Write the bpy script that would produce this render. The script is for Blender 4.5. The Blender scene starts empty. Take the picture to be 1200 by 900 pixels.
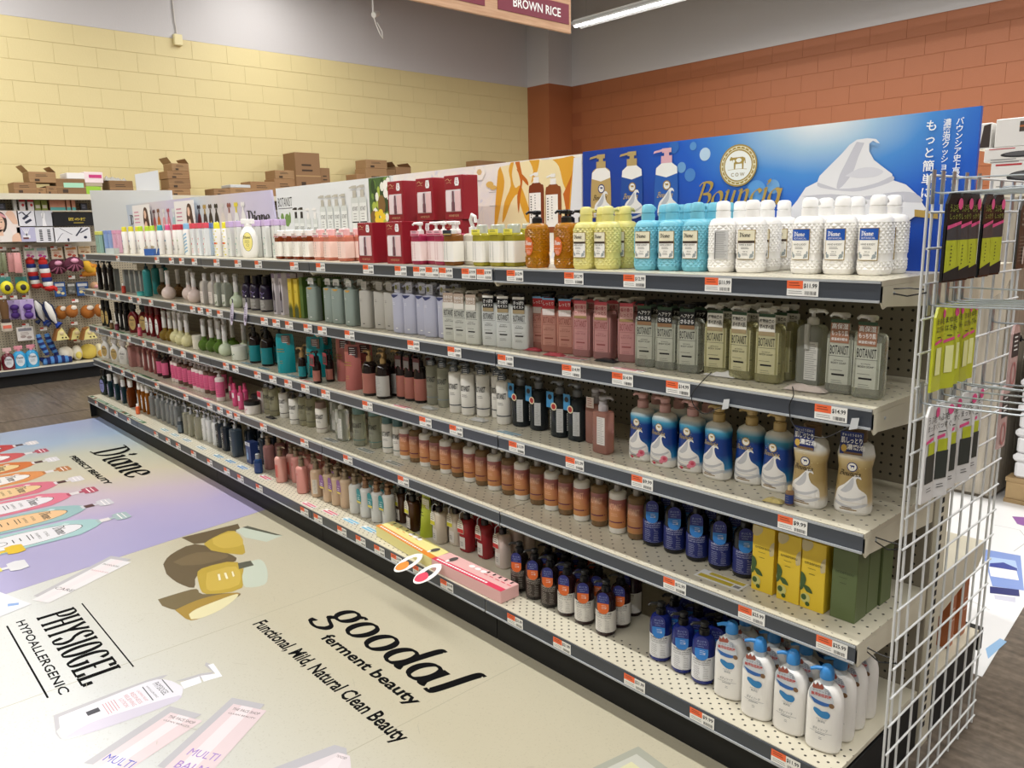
import bpy, bmesh, math, random
from math import sin, cos, pi, radians
from mathutils import Vector, Matrix
from mathutils.geometry import tessellate_polygon
random.seed(7)
S = bpy.context.scene
COL = S.collection

# ------------------------------------------------------------------ camera, world, light, exposure
YAW, PITCH, ROLL, FOC = 0.8377, 0.1964, -0.0218, 918.8
CAM = Vector((0.689, -1.654, 1.4041))
_f = Vector((-sin(YAW)*cos(PITCH), cos(YAW)*cos(PITCH), -sin(PITCH)))
_r0 = Vector((cos(YAW), sin(YAW), 0)); _u0 = _r0.cross(_f)
_r = _r0*cos(ROLL) + _u0*sin(ROLL); _u = _u0*cos(ROLL) - _r0*sin(ROLL)
cd = bpy.data.cameras.new('camera'); cam = bpy.data.objects.new('camera', cd); COL.objects.link(cam)
cd.sensor_fit = 'HORIZONTAL'; cd.sensor_width = 36.0; cd.lens = 36.0*FOC/1200.0; cd.clip_start = 0.05; cd.clip_end = 100
cam.matrix_world = Matrix(((_r.x, _u.x, -_f.x, CAM.x), (_r.y, _u.y, -_f.y, CAM.y), (_r.z, _u.z, -_f.z, CAM.z), (0, 0, 0, 1)))
S.camera = cam
w = bpy.data.worlds.new('store_air'); S.world = w; w.use_nodes = True
w.node_tree.nodes['Background'].inputs[0].default_value = (1.0, 0.98, 0.95, 1)
w.node_tree.nodes['Background'].inputs[1].default_value = 0.14
S.view_settings.view_transform = 'Standard'; S.view_settings.look = 'None'
S.view_settings.gamma = 1; S.view_settings.use_curve_mapping = False
S.view_settings.exposure = -0.18
LAMP_W = 64.0            # watts of each ceiling strip (2.4 m)
LAMP_ROWS = (5.67, 2.75, -0.45, -3.6)
LAMP_Z = 3.75           # row along the orange wall; the other rows hang at LAMP_Z2
LAMP_Z2 = 4.4

def ray(u, v): return _r*((u-600)/FOC) + _u*((450-v)/FOC) + _f
def onx(u, v, x): d = ray(u, v); return CAM + d*((x-CAM.x)/d.x)
def ony(u, v, y): d = ray(u, v); return CAM + d*((y-CAM.y)/d.y)
def onz(u, v, z): d = ray(u, v); return CAM + d*((z-CAM.z)/d.z)
def x_at(u, y, z):
    "x of the point at depth y and height z that stands in column u of the photograph"
    n = _r*FOC - _f*(u-600)
    return CAM.x - (n.y*(y-CAM.y) + n.z*(z-CAM.z))/n.x

# ------------------------------------------------------------------ materials
def lin(h):
    h = h.lstrip('#'); c = [int(h[i:i+2], 16)/255 for i in (0, 2, 4)]
    return tuple((x/12.92 if x <= .04045 else ((x+.055)/1.055)**2.4) for x in c) + (1.0,)
_M = {}
def M(h, rough=.5, trans=0.0, metal=0.0, emit=0.0, coat=0.0, ior=1.45):
    k = (h, rough, trans, metal, emit, coat)
    if k in _M: return _M[k]
    m = bpy.data.materials.new('mat_%d' % len(_M)); m.use_nodes = True
    b = m.node_tree.nodes['Principled BSDF']; I = b.inputs
    I['Base Color'].default_value = lin(h); I['Roughness'].default_value = rough
    I['Metallic'].default_value = metal; I['Transmission Weight'].default_value = trans
    I['IOR'].default_value = ior
    if rough >= .9: I['Specular IOR Level'].default_value = .12
    if coat: I['Coat Weight'].default_value = coat
    if emit: I['Emission Color'].default_value = lin(h); I['Emission Strength'].default_value = emit
    m.diffuse_color = lin(h)
    _M[k] = m; return m
def glass(h, t=.75, rough=.06): return M(h, rough, t, ior=1.3)
def nodes_mat(name, build, rough=.5):
    m = bpy.data.materials.new(name); m.use_nodes = True
    nt = m.node_tree; b = nt.nodes['Principled BSDF']; b.inputs['Roughness'].default_value = rough
    build(nt, b); return m
def N(nt, t, **kw):
    n = nt.nodes.new(t)
    for k, v in kw.items(): setattr(n, k, v)
    return n
def math_n(nt, op, a, b=None, c=None):
    n = N(nt, 'ShaderNodeMath', operation=op)
    for i, v in enumerate((a, b, c)):
        if v is None: continue
        if isinstance(v, (int, float)): n.inputs[i].default_value = v
        else: nt.links.new(v, n.inputs[i])
    return n.outputs[0]
def mix_n(nt, fac, a, b):
    n = N(nt, 'ShaderNodeMix', data_type='RGBA')
    for s, v in ((n.inputs[0], fac), (n.inputs[6], a), (n.inputs[7], b)):
        if isinstance(v, (tuple, list)): s.default_value = v
        elif isinstance(v, (int, float)): s.default_value = v
        else: nt.links.new(v, s)
    return n.outputs[2]
def objxyz(nt):
    t = N(nt, 'ShaderNodeTexCoord'); s = N(nt, 'ShaderNodeSeparateXYZ')
    nt.links.new(t.outputs['Object'], s.inputs[0]); return t.outputs['Object'], s.outputs
def ramp_n(nt, fac, stops):
    n = N(nt, 'ShaderNodeValToRGB'); el = n.color_ramp.elements
    while len(el) < len(stops): el.new(.5)
    for e, (p, c) in zip(el, stops): e.position = p; e.color = lin(c)
    nt.links.new(fac, n.inputs[0]); return n.outputs[0]
def speck(nt, vec, base, amount, scale, dark='#6b675c'):
    n = N(nt, 'ShaderNodeTexNoise'); n.inputs['Scale'].default_value = scale; n.inputs['Detail'].default_value = 4
    nt.links.new(vec, n.inputs['Vector'])
    f = math_n(nt, 'MULTIPLY', n.outputs['Fac'], amount)
    return mix_n(nt, f, base, lin(dark))
def holes_mask(nt, xs, zs, px, pz, r, stag=False):
    "1 inside round punched holes on a px x pz grid"
    if stag:
        row = math_n(nt, 'FLOOR', math_n(nt, 'DIVIDE', zs, pz))
        off = math_n(nt, 'MULTIPLY', math_n(nt, 'MODULO', math_n(nt, 'ABSOLUTE', row), 2), px/2)
        xs = math_n(nt, 'ADD', xs, off)
    fx = math_n(nt, 'SUBTRACT', math_n(nt, 'FLOORED_MODULO', xs, px), px/2)
    fz = math_n(nt, 'SUBTRACT', math_n(nt, 'FLOORED_MODULO', zs, pz), pz/2)
    d = math_n(nt, 'SQRT', math_n(nt, 'ADD', math_n(nt, 'MULTIPLY', fx, fx), math_n(nt, 'MULTIPLY', fz, fz)))
    return math_n(nt, 'LESS_THAN', d, r)

# ------------------------------------------------------------------ mesh builder
class MB:
    def __init__(s): s.v = []; s.f = []; s.m = []; s.sm = []; s.mats = []
    def mi(s, mat):
        if mat not in s.mats: s.mats.append(mat)
        return s.mats.index(mat)
    def add(s, verts, faces, mat, smooth=False):
        o = len(s.v); k = s.mi(mat); s.v += [tuple(p) for p in verts]
        for f in faces: s.f.append([i+o for i in f]); s.m.append(k); s.sm.append(smooth)
    def box(s, x0, x1, y0, y1, z0, z1, mat):
        V = [(x, y, z) for z in (z0, z1) for y in (y0, y1) for x in (x0, x1)]
        s.add(V, [(0, 2, 3, 1), (4, 5, 7, 6), (0, 1, 5, 4), (2, 6, 7, 3), (0, 4, 6, 2), (1, 3, 7, 5)], mat)
        return s
    def bbox(s, x0, x1, y0, y1, z0, z1, mat, c=.003):
        "box with chamfered edges"
        bm = bmesh.new(); bmesh.ops.create_cube(bm, size=1)
        for v in bm.verts: v.co = ((x0+x1)/2+v.co.x*(x1-x0), (y0+y1)/2+v.co.y*(y1-y0), (z0+z1)/2+v.co.z*(z1-z0))
        bmesh.ops.bevel(bm, geom=bm.edges[:], offset=c, segments=1, affect='EDGES')
        bm.verts.index_update()
        s.add([v.co[:] for v in bm.verts], [[v.index for v in f.verts] for f in bm.faces], mat); bm.free(); return s
    def loft(s, prof, n=2.0, seg=20, mat=None, capb=True, capt=True, cx=0, cy=0, smooth=True):
        "prof: (z, half width, half depth); superellipse exponent n"
        V = []; F = []
        for (z, a, b) in prof:
            for i in range(seg):
                t = 2*pi*(i+.5)/seg; c, q = cos(t), sin(t)
                V.append((cx+a*math.copysign(abs(c)**(2/n), c), cy+b*math.copysign(abs(q)**(2/n), q), z))
        for k in range(len(prof)-1):
            for i in range(seg):
                j = (i+1) % seg; F.append((k*seg+i, k*seg+j, (k+1)*seg+j, (k+1)*seg+i))
        s.add(V, F, mat, smooth)
        o = len(s.v)-len(V)
        if capb: s.f.append([o+i for i in range(seg)][::-1]); s.m.append(s.mi(mat)); s.sm.append(False)
        if capt: s.f.append([o+(len(prof)-1)*seg+i for i in range(seg)]); s.m.append(s.mi(mat)); s.sm.append(False)
        return s
    def tube(s, pts, r, mat, seg=6, caps=True):
        pts = [Vector(p) for p in pts]; rr = r if isinstance(r, (list, tuple)) else [r]*len(pts)
        V = []; F = []; up = None
        for k, p in enumerate(pts):
            d = (pts[min(k+1, len(pts)-1)]-pts[max(k-1, 0)]).normalized()
            if up is None: up = Vector((0, 0, 1)) if abs(d.z) < .9 else Vector((1, 0, 0))
            a = d.cross(up)
            if a.length < 1e-6: a = d.cross(Vector((0, 1, 0)))
            a.normalize(); b = a.cross(d).normalized(); up = b
            for i in range(seg):
                t = 2*pi*i/seg; V.append(p+a*(rr[k]*cos(t))+b*(rr[k]*sin(t)))
        for k in range(len(pts)-1):
            for i in range(seg):
                j = (i+1) % seg; F.append((k*seg+i, (k+1)*seg+i, (k+1)*seg+j, k*seg+j))
        if caps: F.append(list(range(seg))); F.append([(len(pts)-1)*seg+i for i in range(seg)][::-1])
        s.add(V, F, mat, True); return s
    def ball(s, c, r, mat, seg=14, rings=9, n=2.0):
        prof = []
        for k in range(rings+1):
            t = -pi/2+pi*k/rings; prof.append((c[2]+r[2]*sin(t), max(r[0]*cos(t), 1e-4), max(r[1]*cos(t), 1e-4)))
        return s.loft(prof, n, seg, mat, False, False, c[0], c[1])
    def plate(s, pts, y, th, mat):
        "outline in x,z extruded from y to y+th"
        n = len(pts); V = [(x, y, z) for x, z in pts]+[(x, y+th, z) for x, z in pts]
        F = [list(range(n)), list(range(n, 2*n))[::-1]]+[(i, i+n, (i+1) % n+n, (i+1) % n) for i in range(n)]
        s.add(V, F, mat); return s
    def flat(s, pts, y, mat): s.add([(x, y, z) for x, z in pts], [list(range(len(pts)))], mat); return s
    def xf(s, mtx, i0=0):
        for i in range(i0, len(s.v)): s.v[i] = tuple(mtx @ Vector(s.v[i]))
        return s
    def mesh(s, name, sharp=38):
        me = bpy.data.meshes.new(name); me.from_pydata(s.v, [], s.f)
        for m in s.mats: me.materials.append(m)
        me.polygons.foreach_set('material_index', s.m)
        me.polygons.foreach_set('use_smooth', s.sm)
        if any(s.sm): me.set_sharp_from_angle(angle=radians(sharp))
        me.update(); return me

# ------------------------------------------------------------------ lettering
_T = {}
def text2d(t, bold=0.0):
    "filled outline of a line of writing: verts (x,z) with capital height 1, faces, width"
    k = (t, bold)
    if k in _T: return _T[k]
    c = bpy.data.curves.new('line', 'FONT'); c.body = t; c.size = 1.0; c.resolution_u = 2; c.fill_mode = 'FRONT'; c.offset = bold
    o = bpy.data.objects.new('line', c); COL.objects.link(o)
    dg = bpy.context.evaluated_depsgraph_get(); me = o.evaluated_get(dg).to_mesh()
    V = [(v.co.x/.727, v.co.y/.727) for v in me.vertices]; F = [list(p.vertices) for p in me.polygons]
    o.evaluated_get(dg).to_mesh_clear(); bpy.data.objects.remove(o); bpy.data.curves.remove(c)
    if V:
        x0 = min(v[0] for v in V); V = [(x-x0, z) for x, z in V]; wd = max(v[0] for v in V)
    else: wd = 0
    _T[k] = (V, F, wd); return _T[k]
def txt(t, cx, z, h, width=None, bold=0.0, shear=0.0, align='c', maxw=None):
    "list of (verts, faces) in x,z; z = baseline; width squeezes or stretches the line"
    V, F, wd = text2d(t, bold); sx = h
    if width: sx = width/max(wd, 1e-6)
    if maxw and wd*sx > maxw: sx = maxw/wd
    x0 = cx-wd*sx/2 if align == 'c' else (cx if align == 'l' else cx-wd*sx)
    return [(x0+x*sx+q*h*shear, z+q*h) for x, q in V], F
def rect(x0, x1, z0, z1): return [(x0, z0), (x1, z0), (x1, z1), (x0, z1)], [(0, 1, 2, 3)]
def poly(pts): return list(pts), [tuple(range(len(pts)))]
def ell(cx, cz, rx, rz, n=20, a0=0, a1=2*pi):
    full = abs(a1-a0-2*pi) < 1e-6
    return poly([(cx+rx*cos(a0+(a1-a0)*i/(n if full else n-1)), cz+rz*sin(a0+(a1-a0)*i/(n if full else n-1))) for i in range(n)])
def ring(cx, cz, rx, rz, t, n=24):
    V = [(cx+rx*cos(2*pi*i/n), cz+rz*sin(2*pi*i/n)) for i in range(n)]+[(cx+(rx-t)*cos(2*pi*i/n), cz+(rz-t)*sin(2*pi*i/n)) for i in range(n)]
    return V, [(i, (i+1) % n, n+(i+1) % n, n+i) for i in range(n)]
def fine(cx, z, wd, k, dz, h=.0008, seed=3):
    "k lines of small print too fine to read"
    V = []; F = []; R = random.Random(seed)
    for i in range(k):
        l = wd*R.uniform(.7, 1); o = len(V); V += [(cx-wd/2, z-i*dz), (cx-wd/2+l, z-i*dz), (cx-wd/2+l, z-i*dz+h), (cx-wd/2, z-i*dz+h)]
        F.append((o, o+1, o+2, o+3))
    return V, F
def smooth(pts, k=4, closed=False):
    "Catmull-Rom through the points"
    n = len(pts); out = []
    rng = range(n if closed else n-1)
    g = (lambda i: pts[i % n]) if closed else (lambda i: pts[max(0, min(n-1, i))])
    for i in rng:
        a, b, c, d = g(i-1), g(i), g(i+1), g(i+2)
        for q in range(k):
            t = q/k
            out.append(tuple(.5*((2*b[j])+(-a[j]+c[j])*t+(2*a[j]-5*b[j]+4*c[j]-d[j])*t*t+(-a[j]+3*b[j]-3*c[j]+d[j])*t**3) for j in (0, 1)))
    if not closed: out.append(tuple(pts[-1]))
    return out
def nib(pts, wd, thin, ang, closed=False, sm=5):
    "a broad-nib stroke along the points: thick across the nib angle, thin along it"
    P = smooth(pts, sm, closed) if sm else list(pts)
    n = len(P); V = []; F = []
    nx, nz = cos(ang), sin(ang)
    for i, p in enumerate(P):
        a = P[(i-1) % n] if closed else P[max(i-1, 0)]; b = P[(i+1) % n] if closed else P[min(i+1, n-1)]
        dx, dz = b[0]-a[0], b[1]-a[1]; l = math.hypot(dx, dz) or 1; dx /= l; dz /= l
        t = max(thin, abs(dx*nz-dz*nx)*wd)/2
        V += [(p[0]-dz*t, p[1]+dx*t), (p[0]+dz*t, p[1]-dx*t)]
    for i in range(n if closed else n-1):
        j = (i+1) % n; F.append((2*i, 2*i+1, 2*j+1, 2*j))
    return V, F
def circ(cx, cz, rx, rz, k=12, a0=0, a1=2*pi): return [(cx+rx*cos(a0+(a1-a0)*i/k), cz+rz*sin(a0+(a1-a0)*i/k)) for i in range(k)]
# drawn letters: width, strokes (points, closed); x height 1, nib at 0 degrees = heavy uprights
GL = {
 'o': (.95, [(circ(.45, .5, .36, .46), 1)]),
 'a': (1.0, [(circ(.42, .5, .34, .46), 1), ([(.8, .98), (.78, .4), (.84, .06), (1.0, .12)], 0)]),
 'd': (1.0, [(circ(.42, .5, .34, .46), 1), ([(.98, 1.62), (.86, 1.6), (.8, 1.3), (.78, .4), (.84, .06), (1.0, .12)], 0)]),
 'l': (.55, [([(.5, 1.62), (.36, 1.6), (.3, 1.3), (.26, .4), (.2, .02), (.02, .0)], 0)]),
 'g': (1.0, [(circ(.48, .62, .32, .36), 1), ([(.74, .86), (.92, .98), (1.05, .95)], 0), ([(.36, .3), (.2, .14), (.4, .02), (.72, -.1), (.8, -.32), (.5, -.52), (.1, -.46), (.02, -.26)], 0)]),
 'D': (1.35, [([(.3, 1.6), (.3, .04)], 0), ([(-.15, 1.62), (.3, 1.62), (.8, 1.5), (1.12, .95), (1.0, .35), (.6, .04), (.3, .02), (-.1, -.02)], 0)]),
 'i': (.5, [([(.0, .95), (.2, 1.0), (.24, .5), (.24, .1), (.42, .0), (.5, .06)], 0), ([(.18, 1.25), (.3, 1.42), (.24, 1.55)], 0)]),
 'n': (1.0, [([(.0, .95), (.2, 1.0), (.22, .5), (.22, .0)], 0), ([(.24, .7), (.5, .98), (.72, .9), (.76, .5), (.76, .1), (.92, .0), (1.0, .06)], 0)]),
 'e': (.9, [([(.16, .5), (.5, .54), (.76, .62), (.66, .92), (.4, .98), (.16, .72), (.14, .36), (.36, .04), (.66, .06), (.84, .24)], 0)]),
 'B': (1.2, [([(.3, 1.6), (.24, .8), (.16, .02)], 0), ([(-.1, 1.4), (.1, 1.6), (.6, 1.64), (.95, 1.45), (.85, 1.0), (.4, .86)], 0), ([(.4, .86), (.95, .8), (1.05, .4), (.7, .04), (.16, .02), (-.06, .14)], 0)]),
 'u': (1.0, [([(.02, .9), (.2, 1.0), (.2, .5), (.26, .06), (.48, .02), (.72, .3)], 0), ([(.76, 1.0), (.74, .4), (.82, .02), (1.0, .1)], 0)]),
 'c': (.8, [([(.74, .8), (.5, .98), (.2, .8), (.12, .4), (.34, .04), (.6, .06), (.76, .24)], 0)]),
 'P': (.9, [([(.22, 1.6), (.22, .0)], 0), ([(.22, 1.58), (.6, 1.58), (.8, 1.25), (.62, .86), (.22, .82)], 0), ([(.02, .02), (.44, .02)], 0), ([(.02, 1.58), (.3, 1.58)], 0)]),
 'H': (1.1, [([(.22, 1.6), (.22, .0)], 0), ([(.84, 1.6), (.84, .0)], 0), ([(.22, .82), (.84, .82)], 0)]+[([(a, b), (a+.4, b)], 0) for a in (.02, .64) for b in (.02, 1.58)]),
 'Y': (1.0, [([(.12, 1.6), (.5, .8)], 0), ([(.88, 1.6), (.5, .8)], 0), ([(.5, .8), (.5, .0)], 0), ([(.3, .02), (.7, .02)], 0), ([(.0, 1.58), (.3, 1.58)], 0), ([(.7, 1.58), (1.0, 1.58)], 0)]),
 'S': (.85, [([(.72, 1.2), (.62, 1.54), (.36, 1.58), (.12, 1.3), (.3, .92), (.62, .66), (.72, .32), (.46, .02), (.2, .06), (.08, .4)], 0)]),
 'I': (.5, [([(.25, 1.6), (.25, .0)], 0), ([(.05, .02), (.45, .02)], 0), ([(.05, 1.58), (.45, 1.58)], 0)]),
 'O': (1.0, [(circ(.5, .8, .36, .78, 14), 1)]),
 'G': (1.0, [([(.84, 1.25), (.7, 1.52), (.42, 1.56), (.16, 1.2), (.14, .5), (.4, .04), (.7, .06), (.82, .3), (.82, .7)], 0), ([(.6, .7), (1.0, .7)], 0)]),
 'E': (.9, [([(.22, 1.6), (.22, .0)], 0), ([(.02, 1.58), (.78, 1.58)], 0), ([(.22, .82), (.6, .82)], 0), ([(.02, .02), (.82, .02)], 0), ([(.78, 1.58), (.78, 1.3)], 0), ([(.82, .02), (.82, .35)], 0)]),
 'L': (.85, [([(.22, 1.6), (.22, .0)], 0), ([(.02, 1.58), (.44, 1.58)], 0), ([(.02, .02), (.8, .02)], 0), ([(.8, .02), (.8, .4)], 0)]),
}
def script(t, x, z, h, wd=.22, thin=.06, ang=.2, shear=0.0, sx=1.0, gap=.1, sm=5):
    "writing drawn with a broad nib; h = x height; returns list of shapes and the end x"
    out = []
    for ch in t:
        W, st = GL[ch]
        for pts, closed in st:
            V, F = nib(pts, wd, thin, ang, bool(closed), sm if len(pts) > 2 else 0)
            out.append(([(x+(px*sx+pz*shear)*h, z+pz*h) for px, pz in V], F))
        x += (W+gap)*h*sx
    return out, x

class Shape:
    "front of a lofted body: y at x,z"
    def __init__(s, prof, n=2.0): s.p = prof; s.n = n
    def ab(s, z):
        p = s.p
        if z <= p[0][0]: return p[0][1:]
        for (z0, a0, b0), (z1, a1, b1) in zip(p, p[1:]):
            if z0 <= z <= z1 and z1 > z0:
                t = (z-z0)/(z1-z0); return a0+(a1-a0)*t, b0+(b1-b0)*t
        return p[-1][1:]
    def y(s, x, z):
        a, b = s.ab(z); q = min(abs(x)/max(a, 1e-5), .995)
        return -b*(1-q**s.n)**(1/s.n)
    def patch(s, z0, z1, phi, off=.0006, cols=12, rows=1, mat=None, mb=None, zs=None):
        mb = mb or MB(); zs = zs or [z0+(z1-z0)*k/rows for k in range(rows+1)]; V = []; F = []
        for z in zs:
            a, b = s.ab(z); a += off; b += off
            for i in range(cols+1):
                t = -pi/2-phi+2*phi*i/cols; c, q = cos(t), sin(t)
                V.append((a*math.copysign(abs(c)**(2/s.n), c), b*math.copysign(abs(q)**(2/s.n), q), z))
        w_ = cols+1
        for k in range(len(zs)-1):
            for i in range(cols): F.append((k*w_+i, k*w_+i+1, (k+1)*w_+i+1, (k+1)*w_+i))
        mb.add(V, F, mat, True); return mb
    def sheet(s, x0, x1, z0, z1, mat, off=.0006, nx=6, nz=2, mb=None):
        mb = mb or MB(); V = []; F = []
        for k in range(nz+1):
            for i in range(nx+1):
                x = x0+(x1-x0)*i/nx; z = z0+(z1-z0)*k/nz; V.append((x, s.y(x, z)-off, z))
        for k in range(nz):
            for i in range(nx):
                o = k*(nx+1)+i; F.append((o, o+1, o+nx+2, o+nx+1))
        mb.add(V, F, mat, True); return mb
    def disc(s, cx, cz, rx, rz, mat, off=.0008, n=22, mb=None):
        mb = mb or MB(); V = [(cx, s.y(cx, cz)-off, cz)]; F = []
        for q in (.5, 1.0):
            for i in range(n):
                x = cx+rx*q*cos(2*pi*i/n); z = cz+rz*q*sin(2*pi*i/n); V.append((x, s.y(x, z)-off, z))
        for i in range(n):
            j = (i+1) % n; F.append((0, 1+i, 1+j)); F.append((1+i, 1+n+i, 1+n+j, 1+j))
        mb.add(V, F, mat, True); return mb
    def ink(s, mb, shapes, mat, off=.0014, step=.0055):
        for V, F in (shapes if isinstance(shapes, list) else [shapes]):
            off += 6e-6; W = []; G = []
            for f in F:
                P = [V[i] for i in f]; x0, x1 = min(p[0] for p in P), max(p[0] for p in P); z0, z1 = min(p[1] for p in P), max(p[1] for p in P)
                bend = x1-x0 > step and abs((s.y(x0, z0)+s.y(x1, z0))/2-s.y((x0+x1)/2, z0)) > .0002 or z1-z0 > .02 and abs((s.y(x0, z0)+s.y(x0, z1))/2-s.y(x0, (z0+z1)/2)) > .0003
                if not bend: o = len(W); W += P; G.append(tuple(range(o, o+len(P)))); continue
                tri = [P] if len(P) == 3 else [[P[i] for i in t] for t in tessellate_polygon([[Vector((a, b, 0)) for a, b in P]])]
                nx = max(1, math.ceil((x1-x0)/step)); nz = max(1, math.ceil((z1-z0)/.02))
                for T in tri:
                    for ci in range(nx):
                        C_ = cutp(cutp(T, 0, x0+(x1-x0)*ci/nx, 1), 0, x0+(x1-x0)*(ci+1)/nx, -1)
                        if len(C_) < 3: continue
                        for ri in range(nz):
                            D = cutp(cutp(C_, 1, z0+(z1-z0)*ri/nz, 1), 1, z0+(z1-z0)*(ri+1)/nz, -1) if nz > 1 else C_
                            if len(D) < 3: continue
                            ar = sum(D[i-1][0]*D[i][1]-D[i][0]*D[i-1][1] for i in range(len(D)))
                            if abs(ar) < 1e-10: continue
                            o = len(W); W += D; G.append(tuple(range(o, o+len(D))))
            mb.add([(x, s.y(x, z)-off, z) for x, z in W], G, mat)
        return mb
def cutp(P, ax, val, sg):
    "part of the convex polygon P on one side of a line"
    out = []
    for i in range(len(P)):
        a, b = P[i-1], P[i]; da, db = (a[ax]-val)*sg, (b[ax]-val)*sg
        if da*db < 0: t = da/(da-db); out.append((a[0]+(b[0]-a[0])*t, a[1]+(b[1]-a[1])*t))
        if db >= 0: out.append(b)
    return out
FLAT = Shape([(-99, 999, 0), (99, 999, 0)], 2)

# ------------------------------------------------------------------ objects
def link(name, me, parent=None, label=None, kind=None):
    o = bpy.data.objects.new(name, me); COL.objects.link(o)
    if parent is not None: o.parent = parent
    if label: o['label'] = label
    if kind: o['kind'] = kind
    return o
def tag(o, label=None, cat=None, group=None, kind=None):
    for k, v in (('label', label), ('category', cat), ('group', group), ('kind', kind)):
        if v: o[k] = v
    return o
def thing(name, label, cat, loc=(0, 0, 0), rz=0.0, group=None):
    o = bpy.data.objects.new(name, None); COL.objects.link(o); o.empty_display_size = .02
    o.location = loc; o.rotation_euler = (0, 0, rz); return tag(o, label, cat, group)
def parts(root, spec):
    "spec: list of (name, mesh, [children])"
    for p in spec:
        o = link(p[0], p[1], root)
        for c in (p[2] if len(p) > 2 else ()): link(c[0], c[1], o)

# ------------------------------------------------------------------ the room
BAY, NB, DEP = 1.219, 5, .40
ZS = {5: 1.2813, 4: 1.0102, 3: .7287, 2: .4618, 1: .1684}
WX, WY, RX, FY, CZ, PAINT = -8.6, 7.67, 6.0, -7.0, 5.6, 3.53
YEL, ORA, GRY = '#d8c996', '#9d5c36', '#c6c3c3'
def wall_paint(name, c, sc):
    def b(nt, bs):
        v, _ = objxyz(nt)
        n = N(nt, 'ShaderNodeTexNoise'); n.inputs['Scale'].default_value = sc; n.inputs['Detail'].default_value = 6
        nt.links.new(v, n.inputs['Vector'])
        nt.links.new(mix_n(nt, math_n(nt, 'MULTIPLY', n.outputs['Fac'], .10), lin(c), (lin(c)[0]*.6, lin(c)[1]*.6, lin(c)[2]*.55, 1)), bs.inputs['Base Color'])
        bp = N(nt, 'ShaderNodeBump'); bp.inputs['Strength'].default_value = .25; bp.inputs['Distance'].default_value = .004
        n2 = N(nt, 'ShaderNodeTexNoise'); n2.inputs['Scale'].default_value = 60; nt.links.new(v, n2.inputs['Vector'])
        nt.links.new(n2.outputs['Fac'], bp.inputs['Height']); nt.links.new(bp.outputs[0], bs.inputs['Normal'])
    return nodes_mat(name, b, .55)
mY, mO, mG = wall_paint('yellow_block_paint', YEL, 2.0), wall_paint('orange_block_paint', ORA, 2.0), wall_paint('grey_block_paint', GRY, 1.2)
mYj, mOj = wall_paint('yellow_joint', '#cfbe88', 2), wall_paint('orange_joint', '#91512f', 2)
def dark_floor(nt, bs):
    v, s = objxyz(nt)
    mp = N(nt, 'ShaderNodeMapping'); mp.inputs['Scale'].default_value = (1.2, 14, 1); nt.links.new(v, mp.inputs[0])
    n = N(nt, 'ShaderNodeTexNoise'); n.inputs['Scale'].default_value = 2.5; n.inputs['Detail'].default_value = 7; nt.links.new(mp.outputs[0], n.inputs['Vector'])
    n2 = N(nt, 'ShaderNodeTexNoise'); n2.inputs['Scale'].default_value = 40; n2.inputs['Detail'].default_value = 5; nt.links.new(v, n2.inputs['Vector'])
    f = math_n(nt, 'ADD', math_n(nt, 'MULTIPLY', n.outputs['Fac'], .6), math_n(nt, 'MULTIPLY', n2.outputs['Fac'], .4))
    nt.links.new(ramp_n(nt, f, [(.3, '#453c34'), (.5, '#64594d'), (.72, '#85786a')]), bs.inputs['Base Color'])
mFl = nodes_mat('dark_brown_floor', dark_floor, .32)
me = MB().box(WX-.2, RX+.2, FY-.2, WY+.2, -.12, 0, mFl).mesh('floor'); floor = link('floor', me, kind='structure')
mt = MB().bbox(-.298, .298, -.298, .298, .0003, .004, mFl, .0015).mesh('tile')
for (x0, x1, y0, y1) in ((.55, 2.35, -.2, 1.9), (-7.9, -6.3, -1.6, 2.4)):
    x = x0
    while x < x1:
        y = y0
        while y < y1:
            o = link('tile', mt, floor); o.location = (x, y, 0); y += .6
        x += .6
wl = MB().box(WX-.2, WX-.004, FY, WY+.2, 0, PAINT, mYj).box(WX-.2, WX, FY, WY+.2, PAINT, CZ, mG).box(WX-.2, WX, FY, WY+.2, 0, PAINT-2.2, mY)
wall_l = link('wall_left', wl.mesh('wall_left'), kind='structure')
wb = MB().box(WX-.2, RX+.2, WY+.004, WY+.2, 0, PAINT, mOj).box(WX-.2, RX+.2, WY, WY+.2, PAINT, CZ, mG).box(WX-.2, RX+.2, WY, WY+.2, 0, PAINT-2.2, mO)
wall_b = link('wall_back', wb.mesh('wall_back'), kind='structure')
bm1 = MB().bbox(-.0042, 0, .0008, .3992, -.1988, -.0012, mY, .0018).mesh('block')
bm2 = MB().bbox(.0008, .3992, 0, .0042, -.1988, -.0012, mO, .0018).mesh('block')
for k in range(11):
    z = PAINT-.2*k; y = -1.2-(.2 if k % 2 else 0)
    while y < 7.1:
        o = link('block', bm1, wall_l); o.location = (WX, y, z); y += .4
    x = -8.133+(.0 if k % 2 else -.2)
    while x < -.9:
        if x > -8.2: o = link('block', bm2, wall_b); o.location = (max(x, -8.133), WY, z)
        x += .4
mp = MB().box(WX, -8.133, 7.166, WY, 0, PAINT, mO).box(WX, -8.133, 7.166, WY, PAINT, CZ, mG)
link('wall_pier', mp.mesh('wall_pier'), kind='structure')
mW = M('#b9b4ab', .7)
link('wall_right', MB().box(RX, RX+.2, FY, WY, 0, CZ, mW).mesh('wall_right'), kind='structure')
link('wall_front', MB().box(WX-.2, RX+.2, FY-.2, FY, 0, CZ, mW).mesh('wall_front'), kind='structure')
link('ceiling', MB().box(WX-.2, RX+.2, FY-.2, WY+.2, CZ, CZ+.15, M('#8f8c88', .8)).mesh('ceiling'), kind='structure')

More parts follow.
